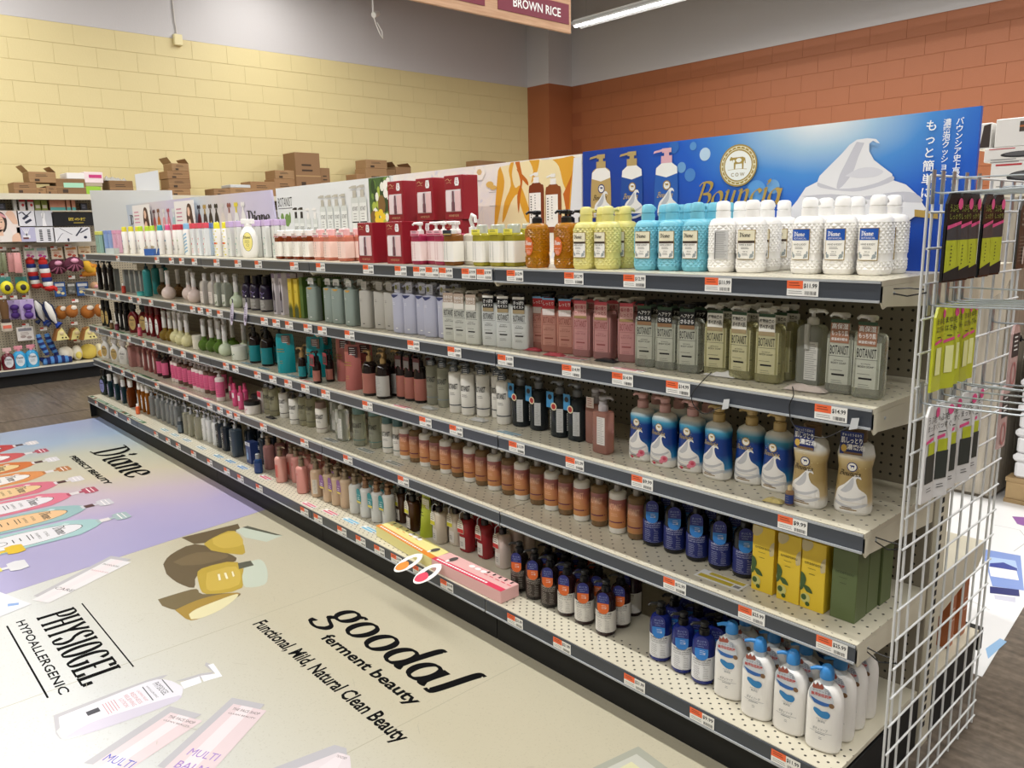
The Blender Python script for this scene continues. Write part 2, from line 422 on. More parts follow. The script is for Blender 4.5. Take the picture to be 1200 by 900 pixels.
# ------------------------------------------------------------------ ceiling lamps
mLampW, mTube = M('#e6e6e2', .4), M('#f4f8ff', .4, emit=14.0)
lamp_body = MB().loft([(-1.2, .035, .02), (1.2, .035, .02)], 5, 12, mLampW); lamp_body.xf(Matrix.Rotation(pi/2, 4, 'Y')); lamp_body.xf(Matrix.Translation((0, 0, .035)))
lamp_body = lamp_body.mesh('housing')
refl = MB(); refl.add([(-1.2, -.12, -.01), (1.2, -.12, -.01), (1.2, -.03, .05), (-1.2, -.03, .05), (1.2, .03, .05), (-1.2, .03, .05), (1.2, .12, -.01), (-1.2, .12, -.01)], [(0, 1, 2, 3), (3, 2, 4, 5), (5, 4, 6, 7)], mLampW)
refl = refl.mesh('reflector')
tube_me = MB().tube([(-1.18, 0, .0), (1.18, 0, .0)], .018, mTube, 10).mesh('tube')
wires = [MB().tube([(0, 0, .05), (0, 0, CZ-q_-.002)], .002, M('#9a9a98', .4, metal=.6), 5).mesh('wire') for q_ in (LAMP_Z, LAMP_Z2)]
for ri, yy in enumerate(LAMP_ROWS):
    for ci in range(5 if ri else 4):
        xx = (-5.0 if ri == 0 else -6.9)+2.42*ci
        rowname = ('along the orange wall', 'over the aisle behind the shelves', 'over the shelf front', 'over the open floor')[ri]
        t = thing('strip_lamp', '%s white tube lamp from the yellow wall, hanging %s' % (('first', 'second', 'third', 'fourth', 'fifth', 'sixth')[ci], rowname), 'lamp', (xx, yy, LAMP_Z if ri == 0 else LAMP_Z2), 0, 'ceiling strip lamps')
        link('housing', lamp_body, t); link('reflector', refl, t); link('tube', tube_me, t)
        for s in (-1, 1):
            o = link('wire', wires[min(ri, 1)], t); o.location = (s*1.0, 0, 0)
        ld = bpy.data.lights.new('tube_light', 'AREA'); ld.shape = 'RECTANGLE'; ld.size = 2.3; ld.size_y = .12; ld.energy = LAMP_W; ld.color = (1.0, .98, .945)
        lo = bpy.data.objects.new('tube_light', ld); COL.objects.link(lo); lo.parent = t; lo.location = (0, 0, -.025)

# ------------------------------------------------------------------ shelving
BEI = '#d2ccb8'
def deck_mat(nt, bs, lo=.012, hi=.30, px=.044, pz=.022):
    v, s = objxyz(nt)
    h = holes_mask(nt, s[0], s[1], px, pz, .0034, True)
    band = math_n(nt, 'MULTIPLY', math_n(nt, 'LESS_THAN', s[1], hi), math_n(nt, 'GREATER_THAN', s[1], lo))
    base = speck(nt, v, lin(BEI), .22, 9, '#8f8670')
    g_ = N(nt, 'ShaderNodeNewGeometry'); q_ = N(nt, 'ShaderNodeSeparateXYZ'); nt.links.new(g_.outputs['Normal'], q_.inputs[0]); band = math_n(nt, 'MULTIPLY', band, math_n(nt, 'GREATER_THAN', q_.outputs[2], .5))
    nt.links.new(mix_n(nt, math_n(nt, 'MULTIPLY', h, band), base, lin('#2a2620')), bs.inputs['Base Color'])
mDeck = nodes_mat('beige_steel_deck', deck_mat, .3); mDeck1 = nodes_mat('beige_base_deck', lambda nt, bs: deck_mat(nt, bs, -.062, .05, .032, .016), .3)
def peg_mat(nt, bs):
    v, s = objxyz(nt)
    h = holes_mask(nt, s[0], s[2], .0254, .0254, .0036)
    nt.links.new(mix_n(nt, h, lin('#8d8676'), lin('#0c0b09')), bs.inputs['Base Color'])
mPeg = nodes_mat('beige_pegboard', peg_mat, .5)
mBei, mBlk, mRail, mSil = M(BEI, .4), M('#0b0c0d', .65), M('#41464e', .28), M('#a9adb0', .3)
mTagW, mTagO, mInk, mGryInk = M('#f2f1ec', .35), M('#ef6a3c', .4), M('#1b1b1c', .5), M('#77777a', .5)
HOLDER = M('#d9dcda', .12, .55)
_tags = {}
def tag_mesh(price):
    if price in _tags: return _tags[price]
    m = MB(); w_, h_ = .074, .0335
    m.box(-w_/2, w_/2, -.001, 0, -h_/2, h_/2, mTagW)
    FLAT.ink(m, [rect(-w_/2, .001, -.001, h_/2)], mTagO, .0013)
    FLAT.ink(m, [fine(-.017, .011, .03, 2, .005, .0012), fine(-.015, -.007, .036, 2, .0045, .0009, 5)], mInk, .0016)
    FLAT.ink(m, [txt('$'+price, .0185, .002, .0095, width=.031, bold=.02)], mInk, .0016)
    bars = []
    R = random.Random(price)
    x = .006
    while x < .033: bw = R.choice((.0006, .001, .0015)); bars.append(rect(x, x+bw, -.0135, -.0055)); x += bw+R.choice((.0008, .0014))
    FLAT.ink(m, bars, mInk, .0016)
    _tags[price] = m.mesh('price_tag'); return _tags[price]
TAGS = {5: [(942, '11.99'), (843, '11.99'), (745, '12.99'), (674, '12.99'), (605, '12.99'), (569, '19.99'), (551, '19.99'), (524, '19.99'), (508, '19.99'), (493, '19.99'), (471, '19.99'), (433, '29.99'), (377, '19.99'), (346, '19.99'), (304, '14.99'), (280, '14.99'), (255, '12.99'), (229, '12.99'), (214, '12.99'), (202, '12.99'), (185, '12.99'), (139, '9.99'), (100, '9.99')],
 4: [(975, '14.99'), (796, '14.99'), (731, '14.99'), (671, '14.99'), (594, '14.99'), (534, '14.99'), (486, '14.99'), (411, '16.99'), (379, '16.99'), (362, '16.99'), (340, '9.99'), (325, '9.99'), (311, '9.99'), (259, '12.99'), (246, '12.99'), (236, '12.99'), (227, '12.99'), (205, '12.99'), (178, '12.99'), (164, '12.99'), (154, '12.99'), (139, '9.99'), (128, '9.99'), (112, '9.99')],
 3: [(930, '9.99'), (754, '9.99'), (675, '12.99'), (607, '12.99'), (536, '14.99'), (500, '14.99'), (432, '11.99'), (383, '11.99'), (359, '11.99'), (339, '11.99'), (321, '11.99'), (303, '9.99'), (277, '9.99'), (266, '9.99'), (231, '9.99'), (216, '9.99'), (201, '9.99'), (182, '9.99'), (170, '9.99'), (152, '9.99'), (140, '9.99'), (132, '9.99'), (115, '9.99')],
 2: [(976, '25.99'), (882, '25.99'), (792, '12.99'), (474, '14.99'), (409, '14.99'), (358, '14.99'), (310, '12.99'), (279, '9.99'), (270, '9.99'), (259, '9.99'), (247, '9.99'), (219, '9.99'), (185, '9.99'), (159, '9.99'), (145, '9.99'), (130, '9.99')],
 1: [(922, '11.99'), (824, '9.99'), (745, '21.99'), (660, '21.99'), (605, '21.99'), (525, '18.99'), (492, '18.99'), (466, '18.99'), (446, '15.99'), (424, '15.99'), (402, '15.99'), (374, '15.99'), (358, '15.99'), (305, '15.99'), (283, '12.99'), (267, '12.99'), (247, '12.99'), (228, '12.99'), (210, '12.99'), (198, '12.99'), (184, '12.99'), (152, '9.99'), (137, '9.99'), (126, '9.99'), (114, '9.99')]}
RAILH = .040
def shelf_mesh(base):
    y0 = -.075 if base else 0
    m = MB(); g = .0015
    m.box(-BAY+g, -g, y0, DEP-.002, -.012, 0, mDeck1 if base else mDeck)
    m.box(-BAY+g, -g, y0, y0+.004, -.046, -.0125, mBei)
    if not base:
        for x in (-BAY+g, -g-.003):
            V = [(0, -.046), (.012, -.060), (.03, -.056), (DEP-.002, -.082), (DEP-.002, 0-.0125), (0, -.0125)]
            m.add([(x, a, b) for a, b in V]+[(x+.003, a, b) for a, b in V], [list(range(6)), list(range(6, 12))[::-1]]+[(i, (i+1) % 6, (i+1) % 6+6, i+6) for i in range(6)], mBei)
            m.tube([(x+.0015, .06, -.03), (x+.0045, .06, -.03)], .004, mSil, 8)
    return m.mesh('shelf')
def rail_mesh(base):
    y0 = -.075 if base else 0
    m = MB(); g = .003
    m.box(-BAY+g, -g, y0-.004, y0-.0004, -RAILH-.003, -.002, mRail)
    m.box(-BAY+g, -g, y0-.0075, y0-.004, -RAILH-.006, -RAILH-.001, mSil)
    m.box(-BAY+g, -g, y0-.0065, y0-.004, -.006, -.001, mRail if base else mSil)
    return m.mesh('price_rail')
sm = {False: shelf_mesh(False), True: shelf_mesh(True)}; rm = {False: rail_mesh(False), True: rail_mesh(True)}
back_me = MB().box(-BAY+.001, -.001, DEP, DEP+.008, .10, 1.33, mPeg).mesh('back_panel')
kick_me = MB().box(-BAY+.002, -.002, -.03, -.018, .0, .12, mBlk).box(-BAY+.002, -.002, -.018, DEP, .105, .118, mBlk).mesh('kick_plate')
up_me = MB().box(-.012, .012, DEP+.009, DEP+.065, 0, 1.36, mBei).mesh('upright')
slot = MB()
for k in range(50): slot.box(.0122, .0128, DEP+.012, DEP+.030, .06+k*.0254, .075+k*.0254, mBlk)
slot_me = slot.mesh('slots')
end_me = MB().box(-.001, .003, -.07, DEP, .0, .150, mBlk).mesh('base_end')
bays = []
for k in range(NB):
    nm = ('first beige steel shelving bay, beside the wire grid panel', 'second beige steel shelving bay counted from the wire grid', 'third beige steel shelving bay, middle of the long run',
          'fourth beige steel shelving bay counted from the wire grid', 'fifth beige steel shelving bay at the far open end')[k]
    b = thing('shelving_bay', nm, 'shelving', (-k*BAY, 0, 0), 0, 'bays of the long shelving run'); bays.append(b)
    link('back_panel', back_me, b); link('kick_plate', kick_me, b)
    o = link('upright', up_me, b); link('slots', slot_me, o, kind='stuff')
    if k == NB-1: o = link('upright', up_me, b); o.location.x = -BAY
    if k == 0: link('base_end', end_me, b)
    if k == NB-1: o = link('base_end', end_me, b); o.location.x = -BAY-.003
    for lv, z in ZS.items():
        s = link('shelf', sm[lv == 1], b); s.location.z = z
        link('price_rail', rm[lv == 1], s)
        for u, p in TAGS[lv]:
            y0 = -.075 if lv == 1 else 0
            x = x_at(u, y0, z-.02)
            if -(k+1)*BAY < x <= -k*BAY:
                o = link('price_tag', tag_mesh(p), s); o.location = (min(max(x+k*BAY, -BAY+.042), -.042), y0-.0052, -.0225)
# rear half of the first bay, seen through the wire grid
rear = thing('shelving_bay', 'rear side of the first bay, low shelf seen through the wire grid', 'shelving', (0, 0, 0), 0, 'bays of the long shelving run')
r0 = DEP+.066
link('base_deck', MB().box(-BAY, 0, r0, r0+.42, .156, .1684, mDeck).mesh('base_deck'), rear)
link('kick_plate', MB().box(-BAY, .002, r0+.36, r0+.372, 0, .13, mBlk).box(-.004, .002, r0, r0+.36, 0, .15, mBlk).box(-BAY, .004, r0+.40, r0+.425, .10, .170, mBlk).mesh('kick_plate'), rear)
m = MB().box(-BAY, 0, r0, r0+.36, .458, .470, mDeck)
V = [(r0, .458), (r0, .34), (r0+.33, .40), (r0+.36, .425), (r0+.36, .458)]
m.add([(-.003, a, b) for a, b in V]+[(0, a, b) for a, b in V], [list(range(5)), list(range(5, 10))[::-1]]+[(i, (i+1) % 5, (i+1) % 5+5, i+5) for i in range(5)], mBei)
link('shelf', m.mesh('shelf'), rear)

# ------------------------------------------------------------------ kinds of goods
WH, BK = M('#eceae6', .35), M('#141416', .35)
INK, INKG, INKW = M('#1c1c1e', .5), M('#8a8a88', .5), M('#f4f4f2', .45)
GOLD = M('#b09346', .35, metal=.6)
def m_(name, f):
    mb = MB(); f(mb); return mb.mesh(name)
def dome(z0, z1, a, b, a1, b1, k=4):
    return [(z0+(z1-z0)*sin(pi/2*i/k), a1+(a-a1)*cos(pi/2*i/k), b1+(b-b1)*cos(pi/2*i/k)) for i in range(k+1)]
def body_prof(h, a, b, hs, an, bn, r=.006):
    "straight body of height h with rounded foot, shoulder of height hs narrowing to an, bn"
    return [(0, a-r*.9, b-r*.9), (r*.35, a-r*.3, b-r*.3), (r, a, b), (h*.5, a, b)]+dome(h, h+hs, a, b, an, bn)
def pump(z0, mat, rc=.014, hc=.018, hs=.016, hh=.012, rh=.011, nl=.03, ang=200, dome_head=False):
    mb = MB(); P = [(z0-.002, rc, rc), (z0+hc, rc, rc), (z0+hc+.001, rc*.8, rc*.8), (z0+hc+.004, rc*.75, rc*.75), (z0+hc+.0045, .0048, .0048), (z0+hc+hs, .0048, .0048), (z0+hc+hs+.0005, rh*.9, rh*.9)]
    zt = z0+hc+hs+hh; P += [(zt-hh*.25, rh, rh), (zt, rh*.75, rh*.75)]
    mb.loft(P, 2, 14, mat); a = radians(ang); zz = zt-hh*.45
    nz = MB().tube([(0, 0, zz), (cos(a)*nl*.8, sin(a)*nl*.8, zz+.001), (cos(a)*nl, sin(a)*nl, zz-.005)], [.0055, .0042, .0035], mat, 7)
    return ('pump', mb.mesh('pump'), [('nozzle', nz.mesh('nozzle'))])
def capm(z0, z1, a, b=None, n=2, mat=None, name='cap', r=.002, taper=0):
    b = b or a
    return (name, m_(name, lambda q: q.loft([(z0, a, b), (z1-r, a-taper, b-taper), (z1, a-r-taper, b-r-taper)], n, 16, mat)))
def inkmesh(sh, inks, name='lettering'):
    mb = MB()
    for k, (shapes, mat) in enumerate(inks): sh.ink(mb, shapes, mat, .0011+.00014*k)
    return mb.mesh(name)
def lab(sh, kind, args, mat, inks=(), name='label'):
    if kind == 'sheet': mb = sh.sheet(*args, mat)
    elif kind == 'wrap': mb = sh.patch(*args, mat=mat)
    else: mb = sh.disc(*args, mat)
    return (name, mb.mesh(name), [('lettering', inkmesh(sh, inks))] if inks else [])
def neck_tag(cx, z0, z1, wd, y, mat, inks=(), shape='rect', name='neck_tag'):
    h = z1-z0
    if shape == 'rect': pts = [(cx-wd/2, z0), (cx+wd/2, z0), (cx+wd/2, z1), (cx-wd/2, z1)]
    elif shape == 'oval': pts = ell(cx, (z0+z1)/2, wd/2, h/2, 18)[0]
    elif shape == 'stadium': pts = [(cx+wd/2*cos(t), z0+wd/2+wd/2*sin(t)) for t in [pi+pi*i/8 for i in range(9)]]+[(cx+wd/2*cos(t), z1-wd/2+wd/2*sin(t)) for t in [pi*i/8 for i in range(9)]]
    elif shape == 'round': pts = ell(cx, (z0+z1)/2, wd/2, wd/2, 18)[0]
    else: pts = shape
    mb = MB().plate(pts, y, .0008, mat); sh = Shape([(-9, 9, -y), (9, 9, -y)])
    sh.y = lambda x, z: y
    lt = MB()
    for k, (shapes, m2) in enumerate(inks): sh.ink(lt, shapes, m2, .0003+.00014*k)
    return (name, mb.mesh(name), [('lettering', lt.mesh('lettering'))] if inks else [])
K = {}
def kind(key, noun, cat, w_, d_, h_, spec): K[key] = dict(noun=noun, cat=cat, w=w_, d=d_, h=h_, spec=spec)

# quilted square-shouldered pump bottles (top shelf)
def quilt_body(mat, a, h, hs, an):
    nr = 18; zs = [0, .003]+[.007+(h-.007)*k/nr for k in range(nr+1)]; seg = 32; V = []; F = []; up = lambda i, k: (i+k) % 2 == 0 and k > 2 and not 7 <= k <= 8
    for k, z in enumerate(zs):
        for i in range(seg):
            t = 2*pi*(i+.5)/seg; r = a-(.004 if k == 0 else .001 if k == 1 else 0)+(.0024 if up(i, k) else 0)
            c, q = cos(t), sin(t); e = 2/2.6
            V.append((r*math.copysign(abs(c)**e, c), r*math.copysign(abs(q)**e, q), z))
    for k in range(len(zs)-1):
        for i in range(seg):
            j = (i+1) % seg; A, B, C_, D = k*seg+i, k*seg+j, (k+1)*seg+j, (k+1)*seg+i
            F += [(A, B, D), (B, C_, D)] if (i+k) % 2 == 0 else [(A, B, C_), (A, C_, D)]
    mb = MB(); mb.add(V, F, mat); mb.f.append(list(range(seg))[::-1]); mb.m.append(0); mb.sm.append(False)
    P = dome(h, h+hs, a, a, an, an, 4); mb.loft(P, 2.4, 20, mat, False, True)
    return mb.mesh('body')
def quilt(key, mat, lt, pm=None, look_cat='bottle'):
    a, h = .0335, .118; sh = Shape([(0, a+.0026, a+.0026), (.13, a+.0026, a+.0026)], 2.6)
    sp = [('body', quilt_body(mat, a, h, .017, .0185))]
    if pm is None:
        pm = mat
        sp.append(('pump', m_('pump', lambda q: q.loft([(.134, .0185, .0185), (.152, .0185, .0185), (.1525, .0165, .0165), (.155, .0165, .0165), (.1555, .018, .018), (.171, .0172, .0172), (.176, .014, .014), (.178, .008, .008)], 2, 18, pm)),
                   [('nozzle', m_('nozzle', lambda q: q.tube([(0, .01, .166), (0, .035, .168), (0, .042, .163)], [.006, .005, .004], pm, 8)))]))
    else: sp.append(pump(.134, pm, .016, .016, .01, .013, .014, .034, 230))
    if lt == 'back':
        sp.append(lab(sh, 'sheet', (-.016, .018, .034, .104), M('#c9c9c8', .5), [([fine(.001, .1-k*.0002, .03, 14, .0047, .0011)  for k in range(1)], INKG), ([rect(-.014, -.0125, .034, .1)], INK)]))
    elif lt == 'orange':
        sp.append(lab(sh, 'disc', (-.002, .066, .017, .028), M('#d2662c', .45), [(script('Diane', -.0155, .07, .008, .3, .1, .2, .1, .62)[0], INKW), ([txt('BODY SOAP', -.002, .058, .003), fine(-.002, .052, .02, 3, .004)], INKW)]))
    else:
        top, tx = (M('#1c55b0', .4), INKW) if lt == 'blue' else (M('#e9e2c6', .45), INK)
        inks = [([rect(-.0222, .0222, .034, .1055)], GOLD), ([rect(-.0212, .0212, .035, .1045)], M('#f3f1ea', .45)), ([rect(-.0212, .0212, .079, .1045)], top)]
        if lt != 'blue': inks.append(([rect(-.0212, .0212, .0735, .0795)], M('#4b3b30', .5)))
        inks += [(script('Diane', -.0165, .0885, .0063, .32, .12, .2, .0, .86)[0]+[txt('BOTANICAL' if lt == 'blue' else 'BODY SOAP', 0, .0815 if lt == 'blue' else .0748, .0042, maxw=.034)], tx if lt == 'blue' else INK),
                 ([txt('HAND & BODY', 0, .0675, .0045, width=.033), fine(0, .0625, .024, 2, .003, .0009), txt('500 mL', 0, .0515, .003), fine(0, .047, .018, 2, .003, .0009)], INK),
                 ([ell(-.0155, .043, .004, .005, 7), ell(-.0185, .049, .002, .004, 6), ell(.0155, .043, .0045, .005, 7), ell(.0185, .05, .002, .0045, 6), ell(.012, .039, .002, .0025, 6)], M('#9aa3a5', .5))]
        sp.append(('label', sh.sheet(-.0225, .0225, .0335, .106, GOLD).mesh('label'), [('lettering', inkmesh(sh, inks[1:]))]))
    kind(key, 'pump_bottle', look_cat, .071, .071, .178, sp)
Q = M('#f0eeea', .3)
quilt('quilt_blue_label', Q, 'blue'); quilt('quilt_cream_label', Q, 'cream'); quilt('quilt_back', Q, 'back')
quilt('quilt_sky', M('#79c6da', .3, .15), 'cream'); quilt('quilt_lemon', M('#e2da86', .3, .15), 'cream')
quilt('quilt_amber', glass('#c98a14', .55, .12), 'orange', BK)

# square bottles in a white sleeve
def sleeve(key, noun, liquid, sl, top, tagm=None, h=.135, a=.026, txtcol=INKG):
    sh = Shape([(0, a+.001, a+.001), (.2, a+.001, a+.001)], 9)
    hb = .098
    sp = [('body', m_('body', lambda q: q.loft(body_prof(hb, a, a, .010, .014, .014), 7, 24, liquid))),
          ('label', m_('label', lambda q: q.loft([(.014, a+.001, a+.001), (.082, a+.001, a+.001)], 9, 24, sl, False, False)), [('lettering', inkmesh(sh, [([fine(-.016+.013*k, .076, .006, 11, .0055, .002, k+2) for k in range(2)], txtcol)]))])]
    z = hb+.010
    if top == 'pump': sp.append(pump(z, WH, .013, .012, .018, .012, .011, .03, 205))
    elif top == 'spray': sp.append(('spray_head', m_('spray_head', lambda q: q.loft([(z, .013, .013), (z+.02, .013, .013), (z+.022, .006, .006), (z+.03, .006, .006)], 2, 12, WH)), [('hook', m_('hook', lambda q: q.tube([(0, 0, z+.02), (-.004, -.005, z+.045), (.006, -.006, z+.062), (.022, -.006, z+.055), (.024, -.006, z+.035)], .006, WH, 8)))]))
    else:
        cm = {'pink': M('#eab8b8', .35), 'white': WH, 'clear': glass('#dfe6dc', .5), 'amber': M('#c9a05a', .35)}[top]
        sp.append(capm(z-.001, h, .019, mat=cm, r=.003))
    if tagm:
        sp.append(neck_tag(0, hb+.004, hb+.022, .046, -a-.002, tagm[0], [([rect(-.021, .021, hb+.006, hb+.010)], tagm[1]), ([fine(0, hb+.018, .032, 2, .004, .0013)], INK)]))
    kind(key, noun, 'bottle', 2*a+.004, 2*a+.004, h, sp)
SLV = M('#f1eee6', .5)
AMBER = glass('#8a3b1d', .4); ROSE = glass('#e08a72', .4); OLIVE = glass('#b5ab3c', .4)
sleeve('sl_yellow', 'pump_bottle', OLIVE, SLV, 'clear', (M('#e7df55', .5), M('#c7b92a', .5)))
sleeve('sl_brown', 'pump_bottle', glass('#8c5a2a', .3), SLV, 'pump', (M('#2b3340', .5), M('#b9a15c', .5)), .16)
sleeve('sl_spray', 'spray_bottle', glass('#d8d0be', .3), SLV, 'spray')
sleeve('sl_pink', 'pump_bottle', M('#9b2548', .3), M('#f2e0dc', .5), 'pump', (M('#e6a9b4', .5), M('#b12a55', .5)), .158, txtcol=M('#c48a90', .5))
sleeve('sl_amber', 'sleeved_bottle', AMBER, SLV, 'white', (M('#ead9cf', .5), M('#a8475c', .5)))
sleeve('sl_rose', 'sleeved_bottle', ROSE, M('#f2d3c8', .5), 'pink', (M('#f1d9d4', .5), M('#c24a60', .5)))
# gift boxes with windows
def gift():
    r, w_, h_, d_ = M('#8e1626', .4), .108, .155, .07
    shell = MB().bbox(-w_/2, w_/2, -d_/2, d_/2, 0, h_, r, .002)
    win = MB().box(-.042, .042, -d_/2-.0012, -d_/2-.0004, .028, .105, M('#d8cfd0', .35))
    bt = MB()
    for x, c in ((-.026, '#e9dcdc'), (.026, '#e7c3c3')): bt.box(x-.0155, x+.0155, -d_/2-.003, -d_/2-.0012, .03, .10, M(c, .4))
    bt.loft([(.03, .008, .002), (.06, .008, .002), (.064, .004, .002), (.1, .004, .002)], 2, 10, M('#6e4a52', .35), cy=-d_/2-.0032)
    sh = Shape([(-9, 9, d_/2), (9, 9, d_/2)]); sh.y = lambda x, z: -d_/2
    lt = MB()
    sh.ink(lt, [nib([(-.045, .138), (-.03, .143), (-.02, .136), (-.008, .14)], .003, .0015, .3), nib([(-.04, .128), (-.02, .131), (-.012, .127)], .002, .001, .3), txt('HONEYQUE', 0, .011, .0075, maxw=.06)], M('#e0b98a', .4), .0006)
    hexa = [(.012, .118), (.008, .127), (.012, .146), (.03, .146), (.034, .127), (.03, .118)]
    sh.ink(lt, [poly(hexa)], INKW, .0006); sh.ink(lt, [fine(.021, .14, .014, 4, .005, .0014)], r, .001)
    kind('gift', 'gift_box', 'box', w_, d_, h_, [('carton', shell.mesh('carton'), [('lettering', lt.mesh('lettering'))]), ('window', win.mesh('window'), [('bottles', bt.mesh('bottles'))])])
gift()
# big faceted white sample bottle with oval label
def big_white():
    a, b = .046, .028; P = [(0, .03, .02), (.004, .034, .023), (.03, .043, .027), (.07, a, b), (.11, .044, .027), (.14, .032, .022), (.156, .018, .016)]; sh = Shape(P, 2.3)
    sp = [('body', m_('body', lambda q: q.loft(P, 2.3, 20, Q))), capm(.156, .172, .019, .016, mat=Q, name='collar'), capm(.172, .196, .034, .014, 3, Q),
          ('label', sh.disc(0, .082, .025, .048, M('#2c2a22', .5), .0006).mesh('label'), [('face', sh.disc(0, .082, .0235, .0465, M('#f0e389', .5), .001).mesh('face')), ('lettering', inkmesh(sh, [(script('Diane', -.0195, .098, .0085, .32, .12, .2, 0, .8)[0]+[fine(0, .088, .03, 3, .005, .0012), ring(0, .065, .007, .007, .0012), txt('BODY SOAP', 0, .048, .003)], INK)]))])]
    kind('big_white', 'sample_bottle', 'bottle', .094, .058, .196, sp)
big_white()
# spray cans
def can(key, base, capc, pat=None, pc=None, h=.19, r=.0205):
    P = [(0, r-.002, r-.002), (.003, r, r), (h*.78, r, r), (h*.83, r*.8, r*.8)]; sh = Shape(P[:3]+[(h, r, r)])
    sp = [('can_body', m_('can_body', lambda q: q.loft(P, 2, 16, base))), capm(h*.8, h, r*.86, mat=capc, r=.004, taper=.002)]
    inks = []
    if pat == 'stripe': inks.append(([poly([(-.019, z), (.019, z+.026), (.019, z+.036), (-.019, z+.010)]) for z in [-.02+.02*k for k in range(8)] if z >= 0 and z+.036 < h*.78], pc))
    elif pat == 'dots': inks.append(([ell(x, z, .0035, .0035, 8) for i, z in enumerate([.012+.016*k for k in range(9)]) for x in ((-.012, .006) if i % 2 else (-.004, .014))], pc)); inks.append(([rect(-.017, .017, .07, .079)], M('#e0563a', .5)))
    elif pat == 'plain': inks.append(([txt('DRY', 0, .03, .01), fine(0, .06, .018, 4, .006, .0014), ], INK)); inks.append(([ell(0, .09, .006, .006, 12)], pc))
    if inks: sp[0] = sp[0]+([('print', inkmesh(sh, inks, 'print'))],)
    kind(key, 'spray_can', 'spray can', 2*r, 2*r, h, sp)
CW = M('#eeece8', .35)
can('can_yellow', CW, M('#d9cf3e', .4), 'plain', M('#2f5fa8', .5)); can('can_green', CW, M('#b9d63c', .4), 'plain', M('#c43a4e', .5)); can('can_teal', CW, M('#3aa7ad', .4), 'plain', M('#3aa7ad', .5)); can('can_pink', CW, M('#d9598a', .4), 'plain', M('#2f5fa8', .5)); can('can_red', CW, M('#c63a4c', .4), 'plain', M('#8fae3e', .5))
can('can_stripe', CW, M('#86b7d8', .4), 'stripe', M('#8fb6cf', .5), .192, .022); can('can_dots', CW, M('#e8dd3a', .4), 'dots', M('#e3d93e', .5), .188)
# hanging clear packs with a coloured header
def clear_pack(key, head, inner, art, w_=.04, d_=.03, h_=.19):
    sh = Shape([(-9, 9, d_/2), (9, 9, d_/2)]); sh.y = lambda x, z: -d_/2
    sp = [('pack', m_('pack', lambda q: q.bbox(-w_/2, w_/2, -d_/2, d_/2, 0, h_*.84, inner, .004)), [('print', inkmesh(sh, [([ell(-.008, .07, .004, .006, 8), ell(.007, .1, .004, .004, 8), ell(.0, .04, .005, .003, 8), fine(0, .03, .02, 3, .006, .0015)], art)], 'print'))]),
          ('header_card', m_('header_card', lambda q: q.bbox(-w_/2, w_/2, -d_/2-.001, d_/2+.001, h_*.84, h_, head, .002)))]
    kind(key, 'clear_pack', 'pack', w_, d_, h_, sp)
clear_pack('pk_lilac', M('#c9b1d8', .4), M('#d9dad6', .3), M('#4f9d92', .5)); clear_pack('pk_coral', M('#d9505f', .4), M('#dfe3e4', .3), M('#d9505f', .5), .036); clear_pack('pk_blue', M('#6f8fc4', .4), M('#cfdbe4', .3), M('#7da5c4', .5), .036)
clear_pack('pk_green', M('#d2d46a', .4), M('#9fc3b4', .25, .3), M('#6aa791', .5), .036, .03, .165); clear_pack('pk_lavender', M('#8296c8', .4), M('#8ea6d0', .3), M('#5f78b4', .5), .032, .03, .17); clear_pack('pk_pink', M('#d8a0ba', .4), M('#d4a9bf', .3), M('#c07f9d', .5), .03, .03, .17)

# generic bottles
def slim(key, noun, bodym, h, a, b, n, hs, an, top, labels=(), tags=(), cat='bottle', ztot=None):
    P = body_prof(h, a, b, hs, an, an); sh = Shape(P, n)
    sp = [('body', m_('body', lambda q: q.loft(P, n, 20 if n < 4 else 24, bodym)))]
    for l in labels(sh) if callable(labels) else labels: sp.append(l)
    sp += top; sp += list(tags)
    kind(key, noun, cat, 2*a+.002, 2*b+.002, ztot or h+hs+.05, sp)
    return sh
slim('black_oval', 'pump_bottle', M('#17110f', .2), .16, .018, .018, 3, .012, .009, [pump(.172, BK, .011, .014, .018, .012, .010, .026, 215)], lambda s: [lab(s, 'disc', (0, .09, .011, .045), WH, [([fine(0, .11, .012, 6, .007, .0014)], INK)])])
def plain_box(key, noun, m0, w_, d_, h_, inks=(), cat='box', side=None):
    sh = Shape([(-9, 9, d_/2), (9, 9, d_/2)]); sh.y = lambda x, z: -d_/2
    kind(key, noun, cat, w_+.002, d_+.002, h_, [('carton', m_('carton', lambda q: q.bbox(-w_/2, w_/2, -d_/2, d_/2, 0, h_, m0, .0015)), [('lettering', inkmesh(sh, inks))] if inks else [])])
plain_box('grey_box', 'carton', M('#8d918f', .35), .034, .034, .16, [([rect(-.003, .003, .055, .068)], M('#7d2030', .5))])
slim('teal_pump', 'pump_bottle', M('#2f8f8f', .25, .2), .16, .026, .026, 2, .02, .011, [pump(.18, M('#123b44', .35), .013, .016, .022, .014, .013, .03, 215)])
